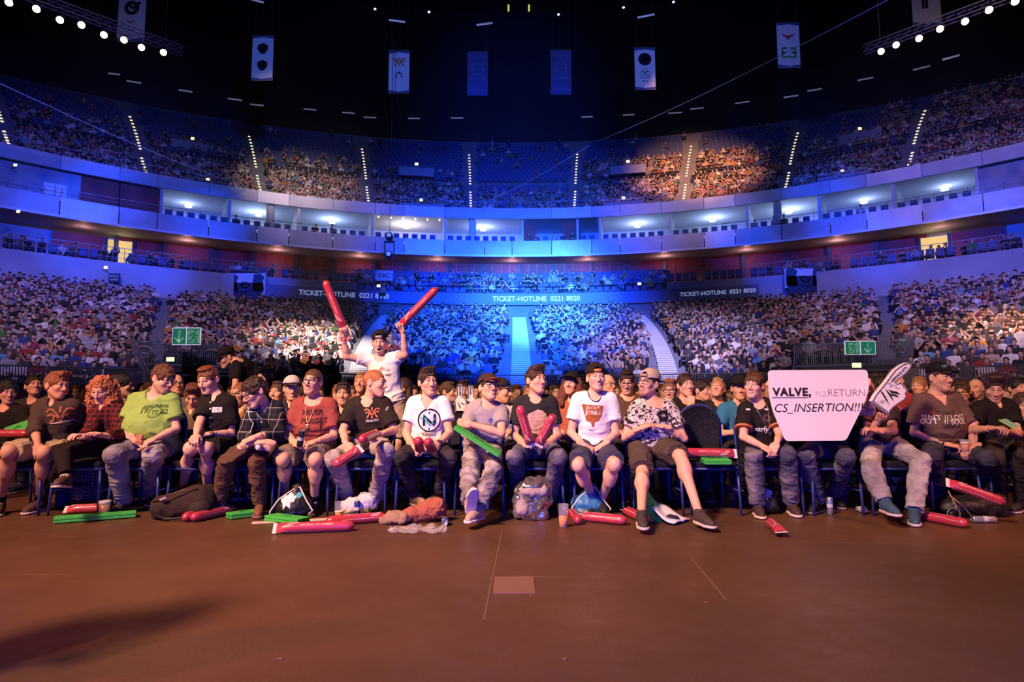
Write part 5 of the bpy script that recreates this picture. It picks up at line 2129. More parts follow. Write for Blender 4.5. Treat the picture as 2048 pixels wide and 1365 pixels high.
sit('man with long auburn hair, black cap and orange t-shirt looking up', 1143, 770, Y2 - .1, -18, 10, top=T((.36, .11, .07)), hair=('long', (.12, .03, .022)), cap=dict(col=(.012, .011, .013)), beard=((.3, .15, .1), .3, True))
sit('bald man with thin spectacles seen behind the white t-shirt', 1216, 770, 7.6, 40, 0, top=T((.45, .30, .25)), hair=('bald', (.2, .12, .08)), glasses=True, fat=.4)
sit('stout man with dark spectacles in a brown t-shirt looking down', 1254, 765, Y2, -4, -14, top=T((.085, .05, .038)), hair=('short', (.03, .016, .012)), glasses=True, fat=.5, w=1.08)
sit('boy with thin spectacles in a grey hooded top behind the floral t-shirt', 1341, 783, 7.2, -12, 0, top=T((.20, .17, .16), sleeve='long', hood=True), hair=('side', (.22, .10, .05)), glasses=True, w=.9)
q_ = at(1383, 792, 6.62)
sit('young man in black with a hand at his chin behind the empty chair', 1371, 772, Y2, 26, 6, top=T((.012, .011, .013)), hair=('short', (.035, .018, .012)), ea=at(1352, 845, 6.75), wa=q_ + Vector((-.02, -.03, -.10)), ha=q_, pa='half')
sit('dark haired man in profile facing right behind the empty chair', 1404, 782, 7.7, 58, 0, top=T(DK), hair=('short', (.02, .012, .012)))
sit('fair haired young man with his chin raised high', 1435, 779, 7.6, -10, 22, top=T((.02, .02, .022)), hair=('short', (.36, .2, .09)), w=.9)
sit('smiling man in a bright blue t-shirt and black cap', 1479, 778, Y2, 8, 0, top=T((.03, .16, .30)), hair=('short', BLK), cap=dict(col=(.012, .012, .014)))
sit('person with dark curly hair showing past the edge of the placard', 1752, 770, Y2, -40, 0, top=T((.28, .05, .05)), hair=('messy', BLK))
sit('man with chestnut hair partly hidden by the foam finger', 1792, 760, 7.6, 20, 0, top=T((.30, .04, .05)), hair=('short', (.13, .05, .03)))
sit('fair haired young man between foam finger and black cap', 1838, 775, 7.9, -18, 6, top=T((.28, .05, .06)), hair=('short', (.30, .15, .07)))
sit('man with spectacles looking down between the two seated men on the right', 1925, 784, 7.9, -12, -12, top=T((.05, .04, .045)), hair=('short', BRN), glasses=True)
sit('bald man between the capped man and the phone reader', 1951, 778, 8.1, -22, 0, top=T((.09, .07, .07)), hair=('bald', (.15, .09, .07)))
sit('dark haired man at the far right edge facing sideways', 2034, 778, 7.7, 42, 6, top=T(DK), hair=('short', BLK))
sit('man in a mustard shirt at the far right edge', 2046, 812, 6.6, 20, -6, top=T((.03, .025, .02), sleeve='long'), hair=('short', BRN), legs=False)

# the cheering man on his feet and the man bending over behind
PPL['cheer'] = person('shouting man in a white t-shirt and black cap standing with both red sticks raised', dict(
    Y=6.9, neck=(763, 717), head=(759, 686), pel=(779, 806, 6.95), sa=(726, 720), sb=(799, 716), yaw=-4, pitch=-4, roll=3, skin=SKIN[3], mouth='open', hs=1.02,
    hair=('short', (.035, .018, .012)), cap=dict(col=(.014, .013, .015), rev=True, strap=(.45, .38, .34)), ea=(693, 714, 6.80), wa=(687, 676, 6.72), ha=(684, 659, 6.70), pa='grip', na=V_((-.6, .3, .5)),
    eb=(810, 710, 6.80), wb=(806, 665, 6.72), hb=(803, 652, 6.70), pb='grip', nb=V_((.6, .3, .5)),
    ka=(770, 884, 6.85), kb=(795, 884, 6.85), aa=at(768, 884, 6.9) + V_((0, 0, -.44)), ab=at(798, 884, 6.9) + V_((0, 0, -.44)),
    top=dict(name='tshirt', col=OFFW, neck='round', g=.014, st=.5, hem=-.10), bottom=dict(name='shorts', length='knee', col=(.36, .27, .22), mat=M_CLOTH), shoe=('canvas', (.03, .03, .03), (.4, .4, .4), (.4, .4, .4))))
PPL['bend'] = person('man in a black t-shirt and cap bending forward at the entrance', dict(
    Y=8.4, neck=(474, 722), head=(452, 716), pel=(515, 790, 8.6), sa=(470, 738, 8.2), sb=(505, 734, 8.6), yaw=-68, pitch=-24, hair=('short', BRN), cap=dict(col=(.012, .011, .012)),
    ea=(470, 775, 8.1), wa=(462, 805, 8.0), ha=(462, 815, 7.95), eb=(527, 762, 8.5), wb=(522, 800, 8.35), hb=(520, 812, 8.3),
    ka=at(508, 790, 8.5) + V_((-.05, -.05, -.42)), kb=at(524, 790, 8.6) + V_((.05, 0, -.42)), aa=at(508, 790, 8.5) + V_((-.05, 0, -.90)), ab=at(524, 790, 8.6) + V_((.05, .05, -.90)),
    top=T((.010, .009, .010)), bottom=dict(name='trousers', col=(.02, .02, .03)), shoe=('canvas', (.03, .03, .03), (.4, .4, .4), (.4, .4, .4))), lo=True)

# deeper rows on the floor
rr_ = random.Random(21)
floorcrowd = Crowd()
n_ind = 0
for row in range(3, 15):
    Y = 6.05 + row * .88
    half = Y * .84
    cnt = 0
    x = -half + rr_.random() * .3
    while x < half:
        x += .54
        if rr_.random() < .13 or (abs(x) < .45 and row > 9):
            continue
        px = W / 2 + x / Y * FOC
        if row == 3 and any(abs(px - q) < 26 for q in (68, 353, 584, 722, 806, 897, 928, 1216, 1404, 1435, 1792, 1838, 1925, 1951, 2034, 452, 500)):
            continue
        xx, yy = x + rr_.uniform(-.06, .06), Y + rr_.uniform(-.08, .08)
        if row <= 6:
            cnt += 1
            spectator(xx, yy, .50, math.atan2(-xx, yy + 6), rr_, '%s from the left in the %s floor row' % (nth(cnt), nth(row + 1)), 'of the %s floor row' % nth(row + 1))
            n_ind += 1
        else:
            floorcrowd.add(xx, yy, .50, math.atan2(-xx, yy + 6), rr_, pose=rr_.choice([0, 1, 5]))
floorcrowd.build('seated_crowd', 'distant seated crowd on the floor before the stands')

# unseen person put just out of the frame to cast the shadow at lower left
b_ = Vector((-2.42, 2.22, 0))
person('steward in black standing beside the camera position, outside the frame', dict(
    Y=2.0, neck=b_ + V_((0, 0, 1.48)), head=b_ + V_((0, -.02, 1.64)), pel=b_ + V_((0, 0, .96)), sa=b_ + V_((-.21, 0, 1.41)), sb=b_ + V_((.21, 0, 1.41)), yaw=160,
    ea=b_ + V_((-.27, .02, 1.13)), wa=b_ + V_((-.25, -.08, .90)), ha=b_ + V_((-.24, -.10, .82)), eb=b_ + V_((.27, .02, 1.13)), wb=b_ + V_((.25, -.08, .90)), hb=b_ + V_((.24, -.10, .82)),
    ka=b_ + V_((-.11, 0, .50)), aa=b_ + V_((-.12, .02, .09)), kb=b_ + V_((.11, 0, .50)), ab=b_ + V_((.12, .02, .09)), hair=('short', BLK),
    top=T(DK), bottom=dict(name='trousers', col=(.02, .02, .03)), shoe=('canvas', (.02, .02, .02), (.1, .1, .1), (.1, .1, .1))), lo=True)

# ------------------------------------------------------------------ banquet chairs
M_FAB = mat('speckled_black_fabric', (.014, .014, .020), rough=.95, spec=.1)
nt = M_FAB.node_tree
tc = nt.nodes.new('ShaderNodeTexCoord')
vn = nt.nodes.new('ShaderNodeTexVoronoi')
vn.inputs['Scale'].default_value = 55
nt.links.new(tc.outputs['Object'], vn.inputs['Vector'])
nt.links.new(mixc(mapr(vn.outputs['Distance'], .0, .22, 1, 0), (.012, .012, .018), (.20, .18, .19)), nt.nodes['Principled BSDF'].inputs['Base Color'])
M_CFR = mat('chair_frame', (.035, .050, .20), rough=.38, metal=.2, spec=.5)  # blue of the low stage light is put into the frame colour


def make_chair():
    t = thing('banquet_chair', 'stacking chair', 'chair')
    m = MB()
    pts = []
    for k in range(13):
        a = math.pi * k / 12
        pts.append((-.215 * math.cos(a), .255, .80 + .20 * math.sin(a)))
    pts = [(-.20, .215, .46), (-.212, .235, .62)] + pts + [(.212, .235, .62), (.20, .215, .46)]
    m.tube(pts, .0125, 8)
    m.build('back_frame', M_CFR, t, True)
    V = []
    n = 17
    for y, s in ((.236, .93), (.222, 1.0), (.262, 1.0), (.272, .93)):
        for k in range(n):
            a = math.pi * k / (n - 1)
            V.append((-.205 * s * math.cos(a), y, .80 + .19 * s * math.sin(a)))
        V += [(.19 * s, y - .02, .56), (0, y - .03, .535), (-.19 * s, y - .02, .56)]
    k = n + 3
    Q, Tt = [], []
    for i in range(3):
        for j in range(k):
            j2 = (j + 1) % k
            Q.append([i * k + j, (i + 1) * k + j, (i + 1) * k + j2, i * k + j2])
    V += [(0, .230, .80), (0, .276, .80)]
    for j in range(k):
        j2 = (j + 1) % k
        Tt.append([4 * k, j, j2])
        Tt.append([4 * k + 1, 3 * k + j2, 3 * k + j])
    MB().add(V, Q, Tt).build('backrest', M_FAB, t, True)
    MB().box((0, 0, .455), (.215, .215, .032), None, .022).build('seat', M_FAB, t, True)
    m = MB().tube([(-.215, -.215, .418), (.215, -.215, .418), (.215, .215, .418), (-.215, .215, .418)], .013, 6, closed=True)
    m.build('seat_frame', M_CFR, t, True)
    for sx in (-1, 1):
        MB().tube([(sx * .213, -.205, .42), (sx * .226, -.225, .0)], .0125, 8).build('leg', M_CFR, t, True)
        MB().tube([(sx * .20, .215, .46), (sx * .226, .275, .0)], .0125, 8).build('leg', M_CFR, t, True)
        MB().tube([(sx * .218, -.212, .22), (sx * .215, .245, .22)], .008, 6).build('stretcher', M_CFR, t, True)
    return t


ch0, used = make_chair(), False
FRONT = [26 + 22, 143 + 22, 260 + 20, 377 + 18, 494 + 12, 610 + 4, 727, 844, 960, 1077, 1194, 1311, 1424, 1547, 1663, 1780, 1897, 2014]
WHO = ['the hoodie wearer', 'the red-haired woman', 'the man in green', 'the black button shirt boy', 'the checked shirt', 'the red slogan t-shirt', 'the black jersey turned aside', 'the white emblem t-shirt',
       'the folded arms man', 'the man with two upright sticks', 'the white t-shirt with navy shorts', 'the floral t-shirt', None, 'the black jersey with orange cuffs', 'the placard holder', 'the foam finger', 'the capped man in brown', 'the phone reader']


def chair(x, y, label, group=None, rz=0.0):
    global used
    t = copy_tree(ch0) if used else ch0
    used = True
    t.location, t.rotation_euler = (x, y, 0), (0, 0, rz)
    t['label'] = label
    if group:
        t['group'] = group
    return t


for px, who in zip(FRONT, WHO):
    x = (px - W / 2) / FOC * 5.80
    chair(x, 6.02, 'black speckled stacking chair under %s' % who if who else 'empty black speckled stacking chair with red stick and green clapper on its seat')
for i in range(20):
    x = -4.75 + i * .545 + .22
    chair(x, 6.98, 'black stacking chair, %s from the left in the second floor row' % nth(i + 1), 'second row chairs')
for i in range(22):
    x = -5.6 + i * .545
    chair(x, 7.88, 'black stacking chair, %s from the left in the third floor row' % nth(i + 1), 'third row chairs')

# ------------------------------------------------------------------ lettering and flat prints
TXT = {}


def text2d(body, bold=0.0, shear=0.0, spacing=1.0):
    """text as a flat triangle mesh, 1 unit wide, centred; returns V (n,2), faces, aspect (height/width)"""
    key = (body, bold, shear, spacing)
    if key in TXT:
        return TXT[key]
    cu = bpy.data.curves.new('lettering', 'FONT')
    cu.body, cu.align_x, cu.align_y = body, 'CENTER', 'CENTER'
    cu.offset, cu.shear, cu.space_character = bold, shear, spacing
    cu.resolution_u = 3
    o = bpy.data.objects.new('lettering', cu)
    COL.objects.link(o)
    dg = bpy.context.evaluated_depsgraph_get()
    me = bpy.data.meshes.new_from_object(o.evaluated_get(dg))
    bpy.data.objects.remove(o)
    bm = bmesh.new()
    bm.from_mesh(me)
    bpy.data.meshes.remove(me)
    bmesh.ops.triangulate(bm, faces=bm.faces[:])
    bm.verts.index_update()
    V = np.array([v.co[:2] for v in bm.verts])
    F = np.array([[v.index for v in f.verts] for f in bm.faces])
    bm.free()
    lo, hi = V.min(0), V.max(0)
    w = hi[0] - lo[0]
    V = (V - (lo + hi) / 2) / w
    TXT[key] = (V, F, (hi[1] - lo[1]) / w)
    return TXT[key]


def strokes2d(lines, r, n=8):
    """polylines thickened into flat ribbons (unit frame)"""
    V, F = [], []
    for ln in lines:
        ln = np.array(ln, float)
        # resample
        seg = []
        for a, b in zip(ln[:-1], ln[1:]):
            k = max(1, int(np.linalg.norm(b - a) / (r * 3)))
            seg += [a + (b - a) * t / k for t in range(k)]
        seg.append(ln[-1])
        seg = np.array(seg)
        base = len(V)
        for i, p in enumerate(seg):
            d = seg[min(i + 1, len(seg) - 1)] - seg[max(i - 1, 0)]
            d = d / (np.linalg.norm(d) + 1e-9)
            q = np.array([-d[1], d[0]]) * r
            V += [p + q, p - q]
        for i in range(len(seg) - 1):
            a = base + 2 * i
            F += [[a, a + 1, a + 3], [a, a + 3, a + 2]]
    return np.array(V), np.array(F)


def poly2d(pts):
    bm = bmesh.new()
    vs = [bm.verts.new((p[0], p[1], 0)) for p in pts]
    f = bm.faces.new(vs)
    bm.normal_update()
    bmesh.ops.triangulate(bm, faces=[f], ngon_method='EAR_CLIP')
    bm.verts.index_update()
    V = np.array([v.co[:2] for v in bm.verts])
    F = np.array([[v.index for v in f.verts] for f in bm.faces])
    bm.free()
    return V, F


def arc(cx, cy, r, a0, a1, n=24):
    return [(cx + r * math.cos(R(a0 + (a1 - a0) * i / n)), cy + r * math.sin(R(a0 + (a1 - a0) * i / n))) for i in range(n + 1)]


def subdiv(V, F, L):
    bm = bmesh.new()
    vs = [bm.verts.new((p[0], p[1], 0)) for p in V]
    for f in F:
        try:
            bm.faces.new([vs[i] for i in f])
        except ValueError:
            pass
    for _ in range(4):
        es = [e for e in bm.edges if e.calc_length() > L]
        if not es:
            break
        bmesh.ops.subdivide_edges(bm, edges=es, cuts=1)
        bmesh.ops.triangulate(bm, faces=bm.faces[:])
    bm.verts.index_update()
    V = np.array([v.co[:2] for v in bm.verts])
    F = np.array([[v.index for v in f.verts] for f in bm.faces])
    bm.free()
    return V, F


def on_shirt(J, VF, px, py, wpx, material, name='print', rot=0.0, bow=0.0):
    """lay a flat shape (unit width) on the front of a shirt, centred where the photograph shows it"""
    V, F = VF[0], VF[1]
    d = ray(px, py).normalized()
    hit = J.bvh.ray_cast(EYE, d)
    if hit[0] is None:
        return None
    c = hit[0]
    w = wpx / FOC * c.y
    V, F = subdiv(np.array(V) * w, F, .018)
    cr, sr = math.cos(R(rot)), math.sin(R(rot))
    rt = J.side.copy()
    up = J.fwd.cross(rt)
    if up.z < 0:
        up = -up
    P3, ok = [], []
    for x, y in V:
        y = y - bow * x * x
        p = c + rt * (x * cr - y * sr) + up * (x * sr + y * cr) + J.fwd * .3
        h = J.bvh.ray_cast(p, -J.fwd, .6)
        ok.append(h[0] is not None)
        P3.append((h[0] + J.fwd * .004 if h[0] is not None else p - J.fwd * .3))
    F = np.array([f for f in F if all(ok[i] for i in f)])
    if not len(F):
        return None
    rl = np.array(J.root.location)
    return ob(name, mk(name, np.array([p[:] for p in P3]) - rl, [F], material, False), J.shirt)


def on_plane(VF, c, rt, up, w, material, name, parent, off=.002):
    V, F = np.array(VF[0]) * w, VF[1]
    rt, up = Vector(rt).normalized(), Vector(up).normalized()
    n = rt.cross(up)
    if n.y > 0:
        n = -n
    P3 = np.array([(Vector(c) + rt * x + up * y + n * off)[:] for x, y in V])
    if parent is not None:
        P3 = P3 - np.array(parent.location)
    return ob(name, mk(name, P3, [np.array(F)], material, False), parent)


def drape(J, pts):
    """points (sideways, down) from the neck base, laid on the shirt or, in its neck opening, on the skin"""
    out = []
    for dx, dz in pts:
        p = J.N + J.side * dx - J.up * dz
        h = J.bvh.ray_cast(p + J.fwd * .4, -J.fwd, .5)
        q = h[0] + J.fwd * .006 if h[0] is not None else None
        sk_ = p + J.fwd * (.060 + .45 * max(dz, 0) - 3.0 * dx * dx)
        if q is None or (q - sk_).dot(J.fwd) < 0:
            q = sk_
        out.append(q - J.root.location)
    return out


def vchain(w, d, n=9):
    return [(-w + w * k / n, -.02 + (d + .02) * (k / n) ** .85) for k in range(n + 1)] + [(w * k / n, d - (d + .02) * (k / n) ** 1.15) for k in range(1, n + 1)]


def ink(name, col, **k):
    return mat('ink_' + name, col, rough=.85, spec=.1, **k)


I_BLACK, I_WHITE, I_ORANGE, I_GREY = ink('black', (.015, .013, .016)), ink('white', (.70, .68, .66)), ink('orange', (.62, .20, .09)), ink('grey', (.25, .23, .24))
I_CYAN, I_NAVY, I_OLIVE, I_BROWN = ink('cyan', (.08, .42, .50)), ink('navy', (.03, .05, .16)), ink('olive', (.07, .12, .03)), ink('brown', (.30, .09, .03))
I_PINK, I_DRED, I_BLUE = ink('pale_pink', (.48, .30, .27), var=.25, vscale=25), ink('dark_red', (.07, .02, .02)), ink('blue', (.08, .10, .40))


def ring2d(r0, r1, n=40):
    V = [(r * math.cos(2 * math.pi * i / n), r * math.sin(2 * math.pi * i / n)) for r in (r0, r1) for i in range(n)]
    F = []
    for i in range(n):
        j = (i + 1) % n
        F += [[i, j, n + j], [i, n + j, n + i]]
    return np.array(V), np.array(F)


def fan_logo(r=.04):
    """three curling ribbons meeting above a spike"""
    return strokes2d([[(-.50, .20), (-.40, .30), (-.26, .28), (-.14, .14), (-.06, -.06), (-.04, -.12)], [(.50, .20), (.40, .30), (.26, .28), (.14, .14), (.06, -.06), (.04, -.12)],
                      [(-.44, .04), (-.30, .10), (-.18, .02), (-.24, -.14), (-.34, -.30)], [(.44, .04), (.30, .10), (.18, .02), (.24, -.14), (.34, -.30)], [(0, .40), (0, .14)], [(0, -.16), (0, -.34)]], r)


# prints of the front row
J = PPL['hoodie']
on_shirt(J, fan_logo(.046), 121, 832, 46, ink('faded_orange', (.34, .12, .06)))
on_shirt(J, strokes2d([[(-.5, -.03), (-.2, .02), (.1, .04), (.5, .06)]], .03), 120, 846, 26, I_WHITE)
m = MB()
for dx in (-.016, .016):
    p_ = [J.N + J.fwd * (.105 + .012 * k) + J.side * (dx * (1 + k * .3)) - J.up * (.03 + .045 * k) for k in range(6)]
    m.tube([p - J.root.location for p in p_], .004, 5)
m.build('drawstring', mat('drawstring', (.05, .03, .025)), J.shirt, True)
J = PPL['green']
on_shirt(J, text2d('TOM TAILOR', .02), 313, 812, 44, I_OLIVE, bow=1.0)
on_shirt(J, text2d('19', .02), 290, 821, 12, I_OLIVE)
on_shirt(J, text2d('62', .02), 330, 823, 12, I_OLIVE)
on_shirt(J, ring2d(.44, .5), 310, 824, 20, I_OLIVE)
on_shirt(J, text2d('TT', .03), 310, 824, 10, I_OLIVE)
J = PPL['blackshirt']
on_shirt(J, poly2d([(-.5, -.28), (.5, -.28), (.5, .28), (-.5, .28)]), 434, 820, 18, I_WHITE, 'name_badge')
on_shirt(J, strokes2d([[(-.3, -.2), (0, .2), (.3, -.2)]], .05), 434, 820, 15, I_BLACK)
for py in (805, 818, 836, 854):
    on_shirt(J, poly2d(arc(0, 0, .5, 0, 330, 11)), 421, py, 3.2, I_WHITE, 'button')
J = PPL['plaid']
for py in (823, 844):
    on_shirt(J, poly2d(arc(0, 0, .5, 0, 330, 11)), 523, py, 3, I_WHITE, 'button')
on_shirt(J, strokes2d([[(-.5, .5), (-.3, .05), (.1, -.5)], [(-.45, .1), (.5, .12)], [(.2, .5), (.1, .1), (.5, -.4)]], .012), 507, 828, 30, I_WHITE)
J = PPL['redtee']
on_shirt(J, text2d('NEVER', .035), 625, 825, 40, I_DRED)
on_shirt(J, text2d('FORGET', .035), 627, 842, 50, I_DRED)
on_shirt(J, strokes2d([[(-.5, -.1), (.5, -.12)], [(-.4, -.3), (.4, -.32)], [(-.3, .1), (-.3, -.3)], [(.25, .2), (.28, -.3)]], .03), 628, 857, 46, I_DRED)
m = MB()
pts = drape(J, vchain(.062, .20))
m.tube(pts, .0028, 5)
neck = m.build('necklace', mat('gold_chain', (.55, .38, .2), rough=.35, metal=.7), J.root, True)
neck['label'] = 'thin gold chain with a rectangular tag'
MB().box(drape(J, [(0, .222)])[0] + J.fwd * .003, (.013, .003, .019), None, .002).build('tag', mat('gold_chain'), neck)
J = PPL['jersey']
on_shirt(J, fan_logo(.046), 744, 827, 29, I_ORANGE)
on_shirt(J, text2d('FNATIC', .02), 745, 842, 24, I_WHITE)
on_shirt(J, text2d('OO', .03), 774, 818, 7, I_WHITE, rot=60)
on_shirt(J, strokes2d([[(-.5, 0), (0, .1), (.5, 0)], [(-.4, -.2), (.4, -.2)]], .05), 686, 815, 14, I_WHITE, rot=60)
J = PPL['ntee']
on_shirt(J, ring2d(.44, .5), 858, 841, 46, I_BLACK)
on_shirt(J, strokes2d([[(-.24, -.26), (-.24, .22), (.22, -.24), (.26, -.10), (.26, .28)]], .055), 858, 841, 42, I_BLACK)
on_shirt(J, strokes2d([[(-.33, .16), (-.10, .04), (.12, -.24)], [(-.18, .30), (.0, .05)]], .045), 855, 842, 42, I_CYAN)
on_shirt(J, strokes2d([[(.26, .12), (.26, .0)], [(.12, -.22), (.22, -.05)]], .05), 858, 841, 42, I_CYAN)
on_shirt(J, strokes2d([[(0, .36), (0, .28)], [(0, -.34), (.0, -.42)]], .025), 858, 841, 46, I_BLACK)
on_shirt(J, text2d('ninjas', .01), 858, 870, 26, I_GREY)
J = PPL['greytee']
on_shirt(J, ring2d(.34, .5, 16), 982, 841, 9, I_BLUE)
on_shirt(J, strokes2d([[(-.3, -.4), (0, .5), (.3, -.4)]], .09), 982, 841, 9, I_BLUE)
J = PPL['sticks']
hd = [(-.30, -.55), (-.44, -.2), (-.5, .1), (-.36, .32), (-.12, .42), (.05, .5), (.26, .44), (.42, .28), (.5, .05), (.42, -.22), (.36, -.55), (.1, -.62)]
on_shirt(J, poly2d(hd), 1074, 842, 44, I_PINK)
on_shirt(J, strokes2d([[(-.26, .14), (-.06, .16)], [(.1, .16), (.3, .13)], [(.02, .1), (.06, -.1)], [(-.16, -.26), (.04, -.22), (.22, -.28)], [(-.4, -.3), (-.1, -.48), (.2, -.46), (.4, -.3)], [(-.3, .3), (.0, .28), (.3, .3)]], .022), 1074, 842, 42, ink('flesh_shadow', (.22, .12, .11)))
J = PPL['whitetee']
on_shirt(J, poly2d([(-.5, .52), (.5, .45), (.40, .05), (.26, -.24), (.08, -.28), (.02, -.5), (-.06, -.5), (-.10, -.28), (-.30, -.24), (-.40, .1)]), 1186, 832, 43, I_BROWN)
on_shirt(J, text2d('JACK&', .03), 1186, 817, 28, I_WHITE)
on_shirt(J, text2d('JONES', .03), 1186, 827, 31, I_WHITE)
on_shirt(J, strokes2d([[(-.5, .5), (.5, .5)], [(-.5, .2), (.4, .2)], [(-.3, .5), (-.2, -.4)], [(.2, .5), (.1, -.4)]], .03), 1184, 839, 20, ink('rust', (.45, .17, .06)))
on_shirt(J, strokes2d([[(-.5, 0), (.5, .02)], [(-.4, -.12), (.3, -.1)]], .025), 1184, 860, 14, I_GREY)
m = MB()
nb = drape(J, [(.066 * math.cos(t), -.035 + .085 * math.sin(t)) for t in np.linspace(-.05, math.pi + .05, 17)])
m.tube(nb, .0035, 6)
for k in range(6, 11):
    m.lathe([(0, -.007), (.006, -.003), (.006, .003), (0, .007)], 6, nb[k])
m.build('bead_necklace', mat('bead_brown', (.03, .02, .016), rough=.4), J.root, True)
on_shirt(J, poly2d([(-.5, .12), (.5, -.12), (.1, -.02)]), 1234, 905, 10, I_WHITE)
J = PPL['floral']
on_shirt(J, poly2d([(-.5, -.55), (0, -.62), (.5, -.55), (.5, .5), (-.5, .5)]), 1327, 831, 19, I_BLACK, 'pocket')
on_shirt(J, poly2d(arc(0, 0, .5, 0, 345, 14)), 1327, 832, 11, I_GREY)
on_shirt(J, strokes2d([[(-.4, .1), (0, .2), (.35, .0)], [(-.3, -.1), (.1, -.02), (.4, -.2)]], .06), 1327, 832, 11, I_WHITE)
J = PPL['blackjersey']
on_shirt(J, strokes2d([[(-.5, -.3), (-.25, .1), (-.5, .25), (-.1, .1), (.0, .3)]], .05), 1458, 840, 12, I_WHITE)
on_shirt(J, text2d('xtrfy', .02), 1469, 842, 30, I_WHITE)
on_shirt(J, text2d('xtrfy', .02), 1523, 860, 26, I_WHITE)
on_shirt(J, ring2d(.2, .5, 14), 1533, 836, 15, ink('dull_brown', (.09, .05, .03)))
on_shirt(J, strokes2d([[(-.5, 0), (.5, 0)]], .2), 1496, 819, 8, I_WHITE)
on_shirt(J, strokes2d([[(-.5, 0), (.5, 0)]], .2), 1533, 819, 8, I_WHITE)
m = MB()
pts = drape(J, vchain(.060, .235))
m.tube(pts, .0025, 5)
nk = m.build('lanyard', mat('steel_chain', (.4, .4, .4), rough=.4, metal=.8), J.root, True)
MB().box(drape(J, [(0, .258)])[0] + J.fwd * .003, (.013, .004, .02), None, .003).build('pendant', M_DARK, nk)
for s, S0, E, Wr, HP in J.arms:                                    # orange cuff bands
    d_ = (E - S0).normalized()
    for t0, c_ in ((.70, (.50, .17, .06)),):
        S = SDF().rc(S0.lerp(E, t0 - .06), S0.lerp(E, t0 + .05), .084, .086, k=0, cut=[(S0.lerp(E, t0 + .035), d_), (S0.lerp(E, t0 - .045), -d_)])
        V, Q = S.build(.008)
        ob('cuff', mk('cuff', V - np.array(J.root.location), [Q], ink('cuff_orange', c_)), J.shirt)['label'] = 'orange sleeve cuff'
J = PPL['foamman']
on_shirt(J, fan_logo(.046), 1733, 834, 26, I_ORANGE)
J = PPL['capman']
on_shirt(J, text2d('THE', .03), 1861, 826, 14, ink('red', (.35, .03, .04)))
on_shirt(J, text2d('SENT // LOST', .0, 0), 1893, 836, 76, I_WHITE)
on_shirt(J, text2d('OUT  // SOUL', .0, 0), 1893, 845, 76, I_WHITE)
on_shirt(J, text2d('SINCE', .02), 1906, 852, 30, I_BLACK)
on_shirt(J, text2d('TIME', .0), 1893, 828, 34, ink('dull_shadow', (.045, .028, .024)))
J = PPL['cheer']
on_shirt(J, strokes2d([[(-.5, -.2), (0, .35), (.45, -.1)], [(-.2, -.2), (.1, .1)]], .05), 764, 740, 16, I_ORANGE)
on_shirt(J, text2d('GG', .03), 777, 741, 7, I_GREY)
on_shirt(J, text2d('LAN', .04), 776, 750, 10, I_BLACK)
# emblem on the black cap
J = PPL['capman']
ob_ = [o for o in J.root.children if o.name.startswith('cap')][0]
bv = BVHTree.FromPolygons([v.co[:] for v in ob_.data.vertices], [q.vertices[:] for q in ob_.data.polygons])
hit = bv.ray_cast(EYE - J.root.location, ray(1889, 734).normalized())
if hit[0] is not None:
    nn_ = hit[1] if hit[1].y < 0 else -hit[1]
    rt_ = Vector((0, 0, 1)).cross(nn_) * -1
    V, F = np.array(text2d('NY', .02)[0]) * .045, text2d('NY', .02)[1]
    rt_ = -rt_ if rt_.x < 0 else rt_
    ob('emblem', mk('emblem', [(hit[0] + rt_.normalized() * x + Vector((0, 0, 1)) * y + nn_ * .012)[:] for x, y in V], [F], ink('cap_blue', (.15, .35, .55)), False), ob_)
# wrist things
M_STRAP = mat('watch_strap', (.015, .012, .012), rough=.4)


def bracelet(J, arm, name, material, f=.10, r=.030, h=.008, face=False):
    for s, S0, E, Wr, HP in J.arms:
        if s != arm:
            continue
        d_ = (Wr - E).normalized()
        c = Wr.lerp(E, f) - J.root.location
        M = frame(d_.orthogonal(), d_)
        m = MB().lathe([(r, -h), (r + .003, -h * .5), (r + .003, h * .5), (r, h)], 16, c, M)
        o = m.build(name, material, J.root, True)
        if face:
            MB().box(c + Vector((0, -.033, .012)), (.012, .006, .012), None, .003).build('watch_face', M_STRAP, o)


bracelet(PPL['blackshirt'], 'b', 'wristwatch', M_STRAP, face=True)
bracelet(PPL['ntee'], 'b', 'wristwatch', M_STRAP, face=True)
bracelet(PPL['blackjersey'], 'b', 'wristband', M_STRAP)
bracelet(PPL['capman'], 'a', 'bead_bracelet', M_STRAP)
bracelet(PPL['phoneman'], 'a', 'wristband', mat('pink_band', (.6, .4, .36)), h=.012)
bracelet(PPL['cheer'], 'a', 'wristband', mat('red_band', (.5, .03, .05)), .12)

# ------------------------------------------------------------------ inflatable sticks
M_STICK = mat('red_plastic', (.42, .035, .065), rough=.3, spec=.6, coat=.4, bump=.12, bscale=26)
M_SPRINT = mat('stick_print', (.62, .36, .38), rough=.4)
M_VALVE = mat('white_plastic', (.65, .60, .58), rough=.4)
STICK = {}


